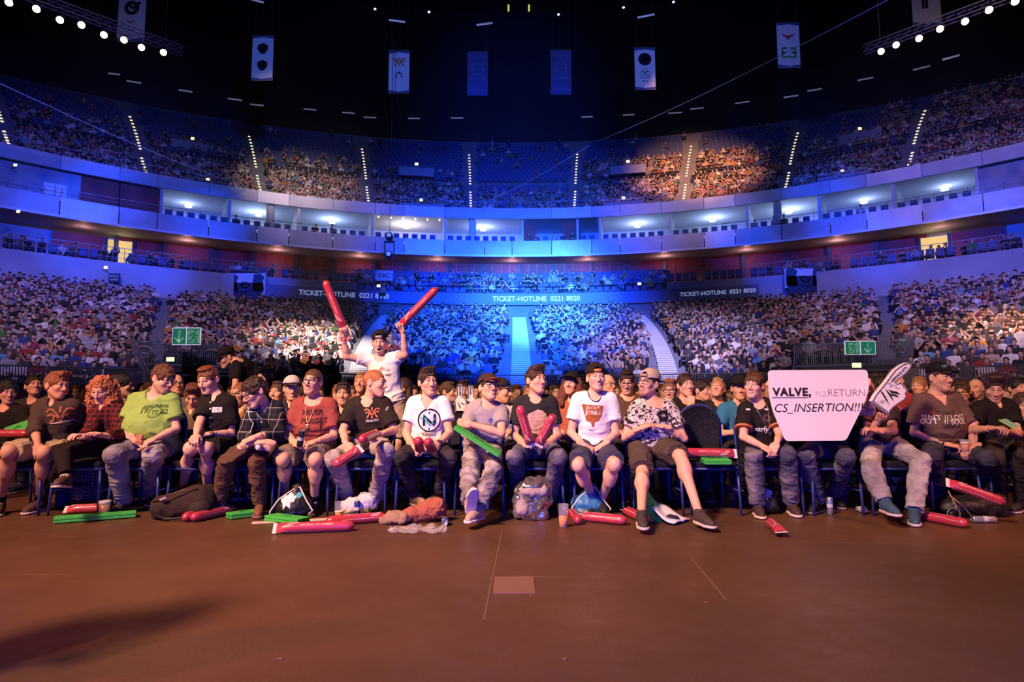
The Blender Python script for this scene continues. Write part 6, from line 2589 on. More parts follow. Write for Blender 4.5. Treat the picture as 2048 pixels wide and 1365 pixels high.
def stick_meshes(L, txt):
    if (L, txt) in STICK:
        return STICK[(L, txt)]
    r = .042
    prof = [(0.001, -L / 2 - .004), (.018, -L / 2), (.034, -L / 2 + .016), (r, -L / 2 + .045)]
    for i in range(9):
        prof.append((r * (1 - .012 * (i % 2)), -L / 2 + .06 + (L - .14) * i / 8))
    prof += [(r, L / 2 - .06), (.036, L / 2 - .03), (.03, L / 2 - .02)]
    m = MB().lathe(prof, 18)
    V = np.concatenate(m.v)
    # pinch the open end flat like a welded seam
    z = V[:, 2]
    f = np.clip((z - (L / 2 - .085)) / .085, 0, 1)
    V[:, 0] *= 1 - .93 * f
    V[:, 1] *= 1 + .35 * f
    V = V[:, [2, 1, 0]] * np.array([1, 1, -1])
    body = mk('body', V, [np.concatenate(m.q)], M_STICK)
    seam = MB().box((L / 2 - .008, 0, 0), (.016, .044, .0015)).mesh('seam', M_VALVE)
    parts = []
    fr = [[(-.5, .09), (-.42, .115), (.3, .115), (.36, .14), (.5, .14)], [(-.5, -.09), (-.42, -.115), (.1, -.115), (.16, -.14), (.5, -.14)]]
    parts.append(strokes2d(fr, .006))
    tv, tf, asp = text2d(txt, .02)
    parts.append((tv * .52 + np.array([.02, 0]), tf))
    parts.append((strokes2d([[(-.10, -.03), (-.02, .06), (.12, .08)], [(-.06, -.03), (.02, .03), (.10, .05)]], .012)[0] + np.array([-.36, 0]), strokes2d([[(-.10, -.03), (-.02, .06), (.12, .08)], [(-.06, -.03), (.02, .03), (.10, .05)]], .012)[1]))
    Vp, Fp, n = [], [], 0
    for v, f in parts:
        v, f = subdiv(v, f, .08)
        Vp.append(v)
        Fp.append(f + n)
        n += len(v)
    P2 = np.concatenate(Vp) * (-L * .80)
    ang = P2[:, 1] / r
    rr = r + .0012
    P3 = np.stack([P2[:, 0] - .01, rr * np.sin(ang), rr * np.cos(ang)], 1)
    pr = mk('print', P3, [np.concatenate(Fp)], M_SPRINT, False)
    STICK[(L, txt)] = (body, seam, pr)
    return STICK[(L, txt)]


def stick(label, a, b, face=(0, -.75, .65), txt='REPUBLIC OF GAMERS', L=None):
    """red inflatable stick from its round end a to its welded end b; face = where the lettering looks"""
    a, b = Vector(a), Vector(b)
    L = L or (b - a).length
    body, seam, pr = stick_meshes(round(L, 2), txt)
    t = thing('inflatable_stick', label, 'inflatable', (a + b) / 2)
    M = frame(b - a, face).to_4x4()
    M.translation = (a + b) / 2
    t.matrix_world = M
    ob('tube', body, t)
    ob('seam', seam, t)
    ob('print', pr, t)
    return t


def flo(px, py, r=.043):           # a point whose footprint on the floor is seen at a pixel, raised by r
    p = on_z(px, py, 0)
    return Vector((p.x, p.y + .02, r))


stick('red inflatable stick lying on the floor in front of the cup, lettering towards the camera', flo(706, 1064), flo(546, 1070))
stick('red inflatable stick on the floor just behind the frontmost one', flo(650, 1055), flo(780, 1044), (0, -.3, 1))
stick('flat ended red stick between the sneaker and the beer cup', flo(205, 1026), flo(126, 1030), (0, -.6, .8))
stick('red stick under the brown backpack, the left one of two', flo(356, 1050), flo(420, 1032) + Vector((0, .2, 0)), L=.5)
stick('red stick under the brown backpack, the right one of two', flo(378, 1048), flo(425, 1034) + Vector((.12, .18, 0)), L=.5)
stick('short red stick end beside the orange drink, pointing at the camera', flo(1163, 1060), flo(1140, 1034) + Vector((0, .12, 0)), (.2, -.4, 1), L=.42)
stick('red stick on the floor below the man in navy shorts', flo(1254, 1053), flo(1156, 1043), (0, -.3, 1))
stick('red stick crossed behind the slouching man\'s sneaker', flo(1312, 1062) + Vector((0, .12, 0)), flo(1248, 1032) + Vector((0, .1, 0)), (.2, -.3, 1), L=.5)
stick('single red stick with white valve end alone on the open floor', flo(1540, 1052) + Vector((0, .05, 0)), flo(1574, 1086), (-.2, -.4, 1), L=.42)
stick('red stick on the floor below the man with the black cap', flo(1938, 1060), flo(1846, 1042), (0, -.5, .9))
c_ = at(1954, 985, 5.35)
stick('red stick lying across the pile of gear by the row end', at(2010, 1006, 5.33), at(1893, 965, 5.42), (0, -.8, .6))
stick('dark red stick across the seat of the empty chair', at(1368, 905, 5.82), at(1472, 908, 5.82), (0, -.9, .4))
stick('dark red stick lying on the seat at the left edge', at(58, 868, 6.55), at(-30, 868, 6.55), (0, -.9, .4))
stick('red stick hanging from the lowered hand of the black jersey wearer', at(668, 932, 5.36), at(721, 897, 5.52), (0, -1, .3))
stick('red stick pointing at the camera from the raised hand of the black jersey wearer', at(728, 878, 5.34), at(752, 868, 5.62), (0, -.4, 1), L=.42)
stick('red stick end held by the white emblem t-shirt man, left of the pair', at(837, 884, 5.30), at(840, 899, 5.60), (0, -.4, 1), L=.42)
stick('red stick end held by the white emblem t-shirt man, right of the pair', at(857, 886, 5.30), at(864, 899, 5.60), (0, -.4, 1), L=.42)
stick('upright red stick in the left hand place of the portrait t-shirt man', at(1039, 813, 5.48), at(1062, 892, 5.58), (0, -1, 0))
stick('tilted red stick in the right hand place of the portrait t-shirt man', at(1108, 830, 5.48), at(1076, 892, 5.58), (0, -1, 0))
stick('red stick raised high by the shouting man, tilted to the left', at(650, 562, 6.62), at(688, 658, 6.70), (0, -1, 0))
stick('red stick raised high by the shouting man, leaning to the right', at(874, 577, 6.62), at(800, 652, 6.70), (0, -1, 0))

# ------------------------------------------------------------------ green foam clappers
M_GREEN = mat('green_foam', (.045, .42, .06), rough=.7, bump=.1, bscale=90)
M_GRNLO = mat('green_print', (.02, .12, .03), rough=.7)


def clapper(label, c, rt, up, L=.42, wd=.15, th=.022, emblem=True):
    t = thing('foam_clapper', label, 'clapper', c)
    M = frame(rt, Vector(rt).cross(Vector(up)))
    M4 = M.to_4x4()
    M4.translation = Vector(c)
    t.matrix_world = M4
    MB().box((0, 0, -th * .55), (L / 2, wd / 2, th * .5), None, .004).build('board', M_GREEN, t)
    MB().box((0, 0, th * .55), (L / 2, wd / 2, th * .5), None, .004).build('board', M_GREEN, t)
    MB().box((-L / 2 + .05, 0, 0), (.05, wd / 2 * .6, th * .3)).build('hinge', M_GRNLO, t)
    if emblem:
        V, F = strokes2d([[(-.3, -.05), (-.05, .12), (.3, .08)], [(-.2, -.1), (.05, .05), (.28, -.02)]], .03)
        V = np.concatenate([V * wd * 1.2, np.full((len(V), 1), th * 1.05 + .002)], 1)
        ob('print', mk('print', V, [F], M_GRNLO, False), t)
    return t


p0, p1 = flo(114, 1050, .03), flo(240, 1040, .03)
clapper('bright green foam clapper on the floor in front of the beer cup', (p0 + p1) / 2 + Vector((0, .07, 0)), (p1 - p0), Vector((0, 1, 0)), L=.60, wd=.12)
p0, p1 = flo(455, 1042, .03), flo(502, 1036, .03)
clapper('green foam clapper under the white cord by the brown boots', (p0 + p1) / 2 + Vector((0, .06, 0)), (p1 - p0), Vector((0, 1, 0)), L=.26, wd=.13)
p0, p1 = flo(528, 1045, .03), flo(604, 1055, .03)
clapper('green foam clapper under the black drawstring bag', (p0 + p1) / 2 + Vector((0, .08, 0)), (p1 - p0), Vector((.1, 1, 0)), L=.40, wd=.14)
p0, p1 = at(911, 854, 5.50), at(1000, 910, 5.46)
clapper('green foam clapper held aslant by the man with folded arms', (p0 + p1) / 2, p1 - p0, Vector((.1, 1, .12)), L=(p1 - p0).length, wd=.14, th=.014)
clapper('green foam clapper on the seat of the empty chair', at(1430, 921, 5.78), Vector((1, 0, 0)), Vector((0, 1, .1)), L=.24, wd=.2, th=.02)
clapper('dark green foam clapper propped on the chair at the far left', at(38, 858, 6.6), Vector((1, 0, .35)), Vector((0, .5, 1)), L=.30, wd=.12)
clapper('green clapper under the seat of the portrait t-shirt man, far back', on_z(1064, 985, .03) + Vector((0, .0, .0)), Vector((1, 0, 0)), Vector((0, 1, 0)), L=.45)
clapper('green clapper leaning behind the white towel by the slouching man', at(1303, 1016, 5.5), Vector((.5, .2, -.8)), Vector((.5, .8, .5)), L=.3, wd=.12)

# ------------------------------------------------------------------ cups, cans, bottles
M_CUP = mat('clear_plastic', (.85, .85, .9), rough=.1, trans=.0, alpha=.10)
M_BEER = mat('beer', (.50, .19, .035), rough=.15)
M_FOAM = mat('beer_foam', (.72, .60, .50), rough=.8)
M_JUICE = mat('orange_drink', (.90, .24, .005), rough=.2)


def cup(label, c, h, fill, liquid, foam=0.0, r=.040):
    t = thing('plastic_cup', label, 'cup', c)
    MB().lathe([(.001, .002), (r * .74, .0), (r * .74, .002), (r, h), (r + .003, h + .002), (r - .002, h - .001), (r * .72, .004), (.001, .004)], 22).build('cup_wall', M_CUP, t, True)
    rf = r * (.74 + .26 * fill) - .003
    MB().lathe([(.001, .006), (r * .70, .006), (rf, h * fill), (.001, h * fill)], 20).build('drink', liquid, t, True)
    if foam:
        MB().lathe([(.001, h * fill), (rf, h * fill), (r * .97 - .002, h * (fill + foam)), (r * .6, h * (fill + foam) + .004), (.001, h * (fill + foam))], 20).build('froth', M_FOAM, t, True)
    return t


cup('plastic cup full of beer with froth behind the green clapper', flo(205, 1037, 0), .150, .80, M_BEER, .18, r=.052)
cup('clear cup with a little amber beer left of the blue can', flo(677, 1040, 0), .150, .42, M_BEER, .04, r=.046)
cup('clear tall cup half full of orange drink by itself on the floor', flo(1127, 1056, 0), .185, .50, M_JUICE, r=.046)
cup('clear cup of beer held in the hands of the capped man', at(1931, 906, 5.44), .11, .7, M_BEER, .1)


def can(label, c, axis, col, r=.028, h=.14, top=True):
    t = thing('drink_can', label, 'can', c)
    M = frame(Vector(axis).orthogonal(), axis).to_4x4()
    M.translation = Vector(c)
    t.matrix_world = M
    MB().lathe([(r * .8, 0), (r, .008), (r, h - .010), (r * .82, h - .002)], 18).build('can_wall', mat('can_%.2f_%.2f' % (col[0], col[2]), col, rough=.3, metal=.55), t, True)
    MB().lathe([(.001, h - .003), (r * .80, h - .003), (r * .82, h), (r * .74, h - .001)], 18).build('lid', mat('aluminium', (.6, .6, .62), rough=.3, metal=.9), t, True)
    MB().lathe([(.001, .003), (r * .78, .001), (r * .8, 0)], 18).build('bottom', mat('aluminium'), t, True)
    MB().lathe([(r * 1.004, h * .42), (r * 1.006, h * .44), (r * 1.006, h * .60), (r * 1.004, h * .62)], 18).build('band', mat('can_band', (.5, .5, .55), rough=.4), t, True)
    return t


can('small blue can upright on the floor beside the amber cup', flo(713, 1035, 0), (0, 0, 1), (.04, .06, .32))
can('dark can held on the lap by the red slogan t-shirt man', at(599, 894, 5.53), (.25, -.3, 1), (.03, .03, .05), h=.155)
can('silver and blue can upright by the feet of the placard holder', flo(1663, 1030, 0), (0, 0, 1), (.30, .31, .42), h=.155)
can('silver can lying on its side by the pile of gear', flo(1948, 1047, .03), (1, -.10, 0), (.45, .45, .47), h=.19)
can('blue capped tin lying end on beside the orange jacket', flo(890, 1048, .03) + Vector((0, -.02, 0)), (.1, -1, .05), (.06, .07, .35), r=.032, h=.12)
can('silver can end on the floor between placard holder and foam finger', flo(1718, 1025, .028), (.1, -1, .05), (.5, .5, .5), h=.11)
M_PET = mat('pet_plastic', (.85, .88, .9), rough=.1, alpha=.30)


def bottle(label, c, col=None, h=.23, axis=(0, 0, 1)):
    t = thing('drink_bottle', label, 'bottle', c)
    M = frame(Vector(axis).orthogonal(), axis).to_4x4()
    M.translation = Vector(c)
    t.matrix_world = M
    MB().lathe([(.001, 0), (.030, .002), (.033, .02), (.033, h * .6), (.030, h * .66), (.013, h * .90), (.013, h)], 18).build('bottle_wall', M_PET if col is None else col, t, True)
    MB().lathe([(.001, h + .012), (.015, h + .012), (.016, h - .005), (.014, h - .006)], 14).build('cap', M_VALVE, t, True)
    MB().lathe([(.0335, h * .3), (.034, h * .31), (.034, h * .5), (.0335, h * .51)], 18).build('wrapper', mat('wrapper', (.45, .45, .5), rough=.5), t, True)
    return t


bottle('clear water bottle standing behind the brown boot', on_z(431, 1006) + Vector((0, .05, 0)))
bottle('lime green bottle beside the checked backpack', on_z(193, 1000), mat('green_bottle', (.30, .52, .04), rough=.3, alpha=.75), .2)

# ------------------------------------------------------------------ bags and clothing on the floor
M_BAGB = mat('dark_canvas', (.022, .011, .008), rough=.85, bump=.35, bscale=60, wr=.4)
M_NYL = mat('black_nylon', (.012, .011, .013), rough=.5, bump=.3, bscale=40)


def lump(S, vox, name, material, parent, amp=.008, sc=14, col=None):
    V, Q = S.build(vox)
    n = normals(V, Q)
    rid = 1 - np.abs(vnoise(V + 2.7, sc))
    V = V + n * (vnoise(V, sc)[:, None] * amp + vnoise(V, sc * 2.6)[:, None] * amp * .4 + (np.clip(rid - .7, 0, 1) * amp * 2)[:, None])
    o = ob(name, mk(name, V - np.array(parent.location), [Q], material), parent)
    if col:
        o.color = (*col, 1)
    return o


# big brown-black backpack on its side
p = flo(350, 1042, 0) + Vector((0, .16, 0))
t = thing('backpack', 'large dark brown backpack lying on its side below the green t-shirt man', 'bag', p)
A = Matrix.Rotation(R(-16), 3, 'Y')
S = SDF().box(p + Vector((0, 0, .12)), (.25, .15, .115), A, .08).ell(p + Vector((.12, -.02, .16)), (.16, .13, .12), k=.05)
S.ell(p + Vector((-.18, -.06, .09)), (.10, .12, .10), k=.05)
lump(S, .011, 'body', M_BAGB, t, .010, 9)
S = SDF().ell(p + Vector((.17, -.10, .10)), (.10, .09, .09))
lump(S, .010, 'front_pocket', M_BAGB, t, .006, 14)
MB().tube([p - p + Vector(q) for q in ((-.22, -.16, .16), (-.10, -.19, .21), (.05, -.17, .26), (.17, -.14, .27))], .006, 6).build('zip', mat('zip', (.09, .05, .04), rough=.4), t, True)
MB().tube([Vector(q) for q in ((-.2, -.18, .05), (-.05, -.22, .02), (.10, -.21, .03), (.24, -.2, .06))], .012, 6).build('shoulder_strap', M_NYL, t, True)
MB().box((-.11, -.19, .19), (.03, .004, .008), Matrix.Rotation(R(-25), 3, 'Y')).build('badge', mat('badge', (.35, .3, .45), rough=.5), t)
# checked backpack behind the woman's shoes
p = on_z(160, 1016) + Vector((0, .12, 0))
t = thing('backpack', 'checked grey backpack standing behind the dangling sneaker', 'bag', p)
lump(SDF().box(p + Vector((0, 0, .20)), (.15, .10, .20), None, .08), .011, 'body', plaid_mat('grey_check_canvas', (.06, .05, .055), (.17, .15, .15), (.22, .2, .2), 9), t, .006, 9)
lump(SDF().box(p + Vector((-.01, -.11, .13)), (.10, .04, .10), None, .035), .010, 'front_pocket', MATS['grey_check_canvas'], t, .004, 12)
MB().tube([(-.03, -.02, .39), (0, -.03, .44), (.04, -.02, .39)], .010, 6).build('handle', M_NYL, t, True)
MB().tube([(-.08, -.155, .14), (-.02, -.16, .20), (.06, -.155, .16), (.02, -.16, .08), (-.07, -.155, .09)], .006, 6).build('ring_print', mat('bag_print', (.5, .22, .2), rough=.7), t, True)
p = on_z(112, 1018) + Vector((0, .08, 0))
t = thing('water_bag', 'dark blue crumpled bag at the side of the checked backpack', 'bag', p)
lump(SDF().box(p + Vector((0, 0, .09)), (.05, .05, .09), None, .03), .010, 'body', mat('navy_plastic', (.03, .04, .14), rough=.35), t, .01, 16)


def drawbag(label, p, w, h, dcol, prints, cord=True):
    t = thing('drawstring_bag', label, 'bag', p)
    m_ = mat('bag_%.2f_%.2f' % (dcol[0], dcol[2]), dcol, rough=.5, bump=.3, bscale=30)
    S = SDF().ell(p + Vector((0, 0, h * .36)), (w * .5, .10, h * .38)).rc(p + Vector((0, 0, h * .4)), p + Vector((.03, .0, h * .92)), w * .32, .035, k=.08).ell(p + Vector((.03, 0, h * .97)), (.055, .04, .035), k=.02)
    S.cut(p + Vector((0, 0, .004)), (0, 0, -1))
    o = lump(S, .009, 'body', m_, t, .010, 15)
    bv = BVHTree.FromPolygons([v.co[:] for v in o.data.vertices], [q.vertices[:] for q in o.data.polygons])
    for VF, cx, cz, sz, mt in prints:
        V, F = subdiv(np.array(VF[0]) * sz, VF[1], .02)
        P3, ok = [], []
        for x, y in V:
            hh = bv.ray_cast(Vector((cx + x, -.6, cz + y)), Vector((0, 1, 0)))
            ok.append(hh[0] is not None)
            P3.append(hh[0] + Vector((0, -.003, .001)) if hh[0] is not None else Vector((cx + x, 0, cz + y)))
        F = np.array([f for f in F if all(ok[i] for i in f)])
        if len(F):
            ob('print', mk('print', np.array([q[:] for q in P3]), [F], mt, False), o)
    if cord:
        MB().tube([(.02, -.03, h * .95), (-w * .3, -.08, h * .62), (-w * .52, -.09, h * .22), (-w * .5, -.10, h * .12)], .007, 6).tube([(.04, -.02, h * .95), (.07, -.05, h * 1.0), (.13, -.06, h * .6), (.20, -.08, h * .25), (.17, -.10, h * .15)], .007, 6).build('cord', mat('white_cord', (.6, .55, .52), rough=.8), t, True)
    return t


blob = poly2d([(-.5, .1), (-.3, .4), (-.1, .3), (.1, .5), (.35, .3), (.5, .35), (.4, .0), (.2, -.05), (.25, -.4), (.0, -.2), (-.2, -.5), (-.25, -.15)])
drawbag('black drawstring bag with white and blue print and white cords', flo(575, 1040, 0) + Vector((0, .12, 0)), .34, .27, (.010, .010, .012),
        [(blob, -.02, .15, .15, I_WHITE), (poly2d(arc(0, 0, .5, 0, 340, 11)), .07, .20, .05, I_CYAN), (text2d('GAMING', .03), .05, .05, .14, I_BLUE)])
drawbag('black bag with white print between the feet of the orange cuffed jersey', flo(1546, 1033, 0) + Vector((0, .12, 0)), .22, .23, (.010, .010, .013),
        [(blob, -.01, .18, .10, I_WHITE)], False)
drawbag('blue shiny drawstring bag under the man in navy shorts', flo(1180, 1036, 0) + Vector((0, .14, 0)), .32, .25, (.03, .16, .34), [(strokes2d([[(-.5, .1), (.5, -.15)], [(-.5, .0), (.5, -.25)], [(-.5, -.1), (.5, -.35)]], .02), -.02, .05, .16, I_WHITE)], True)
p = on_z(1800, 1015) + Vector((0, .18, 0))
t = thing('sports_bag', 'tall black sports bag with slanting white lettering behind the blue sneakers', 'bag', p)
lump(SDF().box(p + Vector((0, 0, .20)), (.11, .08, .20), None, .04), .010, 'body', M_NYL, t, .006, 12)
MB().tube([(-.06, 0, .39), (0, -.01, .46), (.06, 0, .39)], .010, 6).build('handle', M_NYL, t, True)
o_ = on_plane(text2d('FILA', .04), p + Vector((-.01, -.095, .20)), (.55, 0, 1), (-1, 0, .55), .22, I_WHITE, 'lettering', t)
# clear and silver plastic bags, film
M_FILM = mat('clear_film', (.9, .9, .92), rough=.10, spec=.9, alpha=.22)
M_SILV = mat('silver_film', (.42, .39, .39), rough=.16, metal=.85, spec=.9, var=.35, vscale=14)
p = flo(1066, 1046, 0) + Vector((0, .16, 0))
t = thing('foil_bag', 'crumpled shiny silver plastic bag with a grey top inside below the portrait t-shirt man', 'bag', p)
lump(SDF().box(p + Vector((0, 0, .15)), (.16, .11, .16), None, .07).ell(p + Vector((0.02, -.02, .30)), (.14, .09, .07), k=.05), .010, 'body', M_SILV, t, .022, 12)
lump(SDF().ell(p + Vector((.0, -.04, .25)), (.15, .10, .07)).ell(p + Vector((-.09, -.08, .12)), (.06, .05, .09), k=.04), .010, 'garment', mat('grey_garment', (.33, .26, .26), rough=.9), t, .014, 14)
p = flo(708, 1036, 0) + Vector((0, .14, 0))
t = thing('plastic_bag', 'thin white transparent carrier bag behind the blue can', 'bag', p)
lump(SDF().ell(p + Vector((-.05, 0, .07)), (.12, .08, .08)).ell(p + Vector((.08, .02, .10)), (.10, .08, .09), k=.05), .010, 'body', mat('white_film', (.72, .68, .70), rough=.25, spec=.7, alpha=.75), t, .020, 18)
p = on_z(835, 1064)
t = thing('plastic_film', 'clear crumpled plastic film on the floor in front of the orange jacket', 'film', p)
V, Q = [], []
nx, ny = 26, 16
for j in range(ny):
    for i in range(nx):
        x, y = (i / (nx - 1) - .5) * .52, (j / (ny - 1) - .5) * .26
        rr2 = (x / .26) ** 2 + (y / .13) ** 2
        V.append((x * (1 - .1 * rr2), y * (1 - .1 * rr2), 0))
        if i < nx - 1 and j < ny - 1:
            Q.append([j * nx + i, j * nx + i + 1, (j + 1) * nx + i + 1, (j + 1) * nx + i])
V = np.array(V)
V[:, 2] = np.abs(vnoise(V, 16)) * .035 + np.abs(vnoise(V, 40)) * .02 + .004
ob('sheet', mk('sheet', V, [Q], M_FILM, False), t)
# jacket heap, towel, paper, cords
p = flo(820, 1052, 0) + Vector((0, .12, 0))
t = thing('jacket', 'orange brown jacket dropped in a heap on the floor', 'jacket', p)
S = SDF().rc(p + Vector((-.22, -.04, .035)), p + Vector((.0, 0, .07)), .035, .06).rc(p + Vector((0, 0, .07)), p + Vector((.20, .02, .12)), .07, .075, k=.04).ell(p + Vector((.22, .02, .13)), (.07, .07, .06), k=.04)
lump(S, .009, 'body', mat('rust_cloth', (.30, .085, .05), rough=.9, bump=.2, bscale=200), t, .016, 15)
S = SDF().rc(p + Vector((-.24, -.09, .03)), p + Vector((-.06, -.09, .05)), .03, .045).ell(p + Vector((-.14, -.06, .07)), (.08, .06, .04), k=.03)
lump(S, .009, 'lining', mat('tan_cloth', (.28, .17, .11), rough=.9), t, .014, 18)
p = flo(1330, 1050, 0) + Vector((0, .14, 0))
t = thing('towel', 'white folded garment spread aslant behind the slouching man', 'cloth', p)
V, Q = [], []
for i in range(16):
    f = i / 15
    cx, cy, cz = -.14 + .30 * f, .10 - .22 * f, .21 * (1 - f) ** 1.6 + .012
    for k in range(9):
        g = k / 8 - .5
        V.append((cx + g * .14 * (.7 + .5 * f) + .03 * g, cy + g * .20, cz + .03 * math.sin(f * 9 + g * 6) * (1 - f) + .010 * abs(math.sin(g * 7))))
        if i < 15 and k < 8:
            Q.append([i * 9 + k, i * 9 + k + 1, (i + 1) * 9 + k + 1, (i + 1) * 9 + k])
o = ob('sheet', mk('sheet', V, [Q], mat('white_cloth', (.62, .60, .62), rough=.9, bump=.15, bscale=200)), t)
sm_ = o.modifiers.new('thickness', 'SOLIDIFY')
sm_.thickness = .012
lump(SDF().ell(p + Vector((.07, -.10, .045)), (.065, .035, .025)), .008, 'dark_bundle', mat('navy_nylon', (.02, .02, .05), rough=.4), t, .008, 22)
for px, py, w_, lb in ((529, 1046, .10, 'white paper sheet under the green clapper edge'), (650, 1040, .13, 'pale leaflet on the floor near the red slogan t-shirt man\'s shoe')):
    p = on_z(px, py)
    t = MB().box((0, 0, .003), (w_, .05, .0015), Matrix.Rotation(.3, 3, 'Z')).build('leaflet', mat('paper', (.55, .45, .42), rough=.8), None, False, p)
    tag(t, lb, 'paper')
m = MB().tube([on_z(466, 1008) + Vector(q) for q in ((0, .1, .16), (.02, .06, .08), (.05, .0, .03), (.10, -.03, .045), (.13, -.06, .06), (.06, -.10, .06), (-.02, -.08, .06), (.02, -.05, .06), (.12, -.03, .055))], .0065, 8)
tag(m.build('cord', mat('white_cord'), None, True), 'white cord looped over the green clapper by the brown boots', 'cord')
# pile of camera gear at the right end
p = on_z(1955, 1040) + Vector((0, .16, 0))
t = thing('gear_pile', 'black equipment pouch under the red stick at the row end', 'bag', p)
lump(SDF().ell(p + Vector((.05, 0, .08)), (.28, .14, .10)).box(p + Vector((.22, .02, .10)), (.14, .10, .10), None, .04, k=.05), .011, 'body', M_NYL, t, .014, 12)
MB().tube([(-.20, -.12, .20), (-.13, -.17, .12), (-.06, -.19, .02)], .006, 6).tube([(-.2, -.1, .24), (-.15, -.12, .10), (-.22, -.16, .02)], .006, 6).build('strap', mat('tan_strap', (.3, .2, .12), rough=.6), t, True)
p = flo(1920, 1046, .055) + Vector((0, .05, 0))
t = thing('headphones', 'black headphones ring standing by the gear pile', 'headphones', p)
MB().tube([(.055 * math.cos(a), 0, .055 * math.sin(a)) for a in np.linspace(0, 2 * math.pi, 25)[:-1]], .007, 8, closed=True).build('ear_ring', mat('grey_plastic', (.12, .12, .13), rough=.3), t, True)
MB().lathe([(.001, 0), (.04, 0), (.045, .012), (.001, .02)], 18, (0, .02, 0), Matrix.Rotation(R(90), 3, 'X')).build('ear_pad', M_NYL, t, True)
lens = thing('camera', 'small camera with lens held by the boy in khaki', 'camera', at(384, 868, 6.45))
MB().box((0, 0, 0), (.07, .03, .045), None, .01).build('body', M_DARK, lens)
MB().lathe([(.001, .08), (.03, .08), (.034, .075), (.036, 0), (.03, -.01)], 18, (0, -.02, -.0), Matrix.Rotation(R(90), 3, 'X')).build('lens_barrel', mat('brass_black', (.05, .035, .02), rough=.25, metal=.5), lens, True)

# phone, snack, sandwich
t = thing('phone', 'yellow green phone in the hands of the grinning man', 'phone', at(2019, 848, 5.48))
t.rotation_euler = (R(-60), R(-10), R(10))
MB().box((0, 0, 0), (.04, .004, .07), None, .004).build('case', mat('lime_plastic', (.35, .45, .03), rough=.4), t)
MB().box((0, -.0045, 0), (.035, .001, .062)).build('screen', mat('phone_screen', (.02, .02, .03), rough=.1, emit=(.5, .6, .4), es=.4), t)
t = thing('snack', 'brown snack bar in the hands of the green t-shirt man', 'snack', at(279, 879, 5.50))
MB().box((0, 0, 0), (.026, .012, .04), Matrix.Rotation(.2, 3, 'Y'), .006).build('bar', mat('snack_brown', (.42, .17, .09), rough=.7, bump=.3, bscale=60), t)
MB().box((.0, .0, -.028), (.03, .014, .02), Matrix.Rotation(.2, 3, 'Y'), .005).build('wrapper', mat('wrapper_red', (.35, .10, .08), rough=.4), t)
t = thing('wrap_tissue', 'crumpled white tissue in the folded hands of the checked shirt man', 'tissue', at(516, 892, 5.50))
lump(SDF().ell(Vector(t.location), (.025, .02, .035)), .007, 'tissue', mat('tissue', (.7, .66, .64), rough=.8), t, .008, 40)

# ------------------------------------------------------------------ placard
YP = 5.58
cor = [at(x, y, YP) for x, y in ((1536, 741), (1735, 740), (1738, 776), (1730, 805), (1692, 882), (1571, 883), (1546, 824), (1538, 792))]
ctr = sum(cor, Vector()) / len(cor)
t = thing('placard', 'white handwritten cardboard placard held up in front of its owner\'s face', 'placard', ctr)


def rounded(poly, r):
    out = []
    for i, p in enumerate(poly):
        a, b = poly[i - 1] - p, poly[(i + 1) % len(poly)] - p
        p0, p1 = p + a.normalized() * r, p + b.normalized() * r
        for k in range(5):
            f = k / 4
            out.append(p0 * (1 - f) ** 2 + p * 2 * f * (1 - f) + p1 * f * f)
    return out


pts = [p - ctr for p in rounded(cor, .035)]
n = len(pts)
bm = bmesh.new()
fr = [bm.verts.new(p) for p in pts]
bk = [bm.verts.new(p + Vector((0, .006, 0))) for p in pts]
bm.faces.new(fr)
bm.faces.new(bk[::-1])
for i in range(n):
    bm.faces.new((fr[i - 1], fr[i], bk[i], bk[i - 1]))
bmesh.ops.recalc_face_normals(bm, faces=bm.faces[:])
me = bpy.data.meshes.new('board')
bm.to_mesh(me)
bm.free()
me.materials.append(mat('white_card', (.74, .70, .74), rough=.7, var=.03, vscale=3))
ob('board', me, t)


def write(txt, px, py, wpx, material, bold=0.0, shear=0.0, sp=1.0, rt=(1, 0, 0), parent=t, Y=YP, name='lettering', off=.0025):
    return on_plane(text2d(txt, bold, shear, sp), at(px, py, Y), rt, (0, 0, 1), wpx / FOC * Y, material, name, parent, off)


PEN, PENR = ink('pen_dark', (.030, .018, .030)), ink('pen_rose', (.36, .20, .24))
write('VALVE,', 1583, 786, 77, PEN, .045, sp=1.14)
on_plane(strokes2d([[(-.5, 0), (.5, .0)]], .010), at(1580, 796, YP), (1, 0, 0), (0, 0, 1), 72 / FOC * YP, PEN, 'underline', t)
write('PLZ', 1642, 788, 22, ink('pen_faint', (.58, .53, .58)), 0)
write('RETURN', 1693, 786, 74, PENR, -.012)
write('CS_INSERTION!!!', 1638, 817, 176, PEN, -.004, .25, rt=(1, 0, .012))

# ------------------------------------------------------------------ foam fingers
M_WFOAM = mat('white_foam', (.70, .68, .68), rough=.75, bump=.1, bscale=120)


def extrude(pts, th, name, material, parent):
    bm = bmesh.new()
    o_ = Vector(parent.location)
    fr = [bm.verts.new(p - o_) for p in pts]
    bk = [bm.verts.new(p - o_ + Vector((0, th, 0))) for p in pts]
    f0 = bm.faces.new(fr)
    f1 = bm.faces.new(bk[::-1])
    for i in range(len(pts)):
        bm.faces.new((fr[i - 1], fr[i], bk[i], bk[i - 1]))
    bm.normal_update()
    bmesh.ops.triangulate(bm, faces=[f0, f1], ngon_method='EAR_CLIP')
    bmesh.ops.recalc_face_normals(bm, faces=bm.faces[:])
    me = bpy.data.meshes.new(name)
    bm.to_mesh(me)
    bm.free()
    me.materials.append(material)
    return ob(name, me, parent)


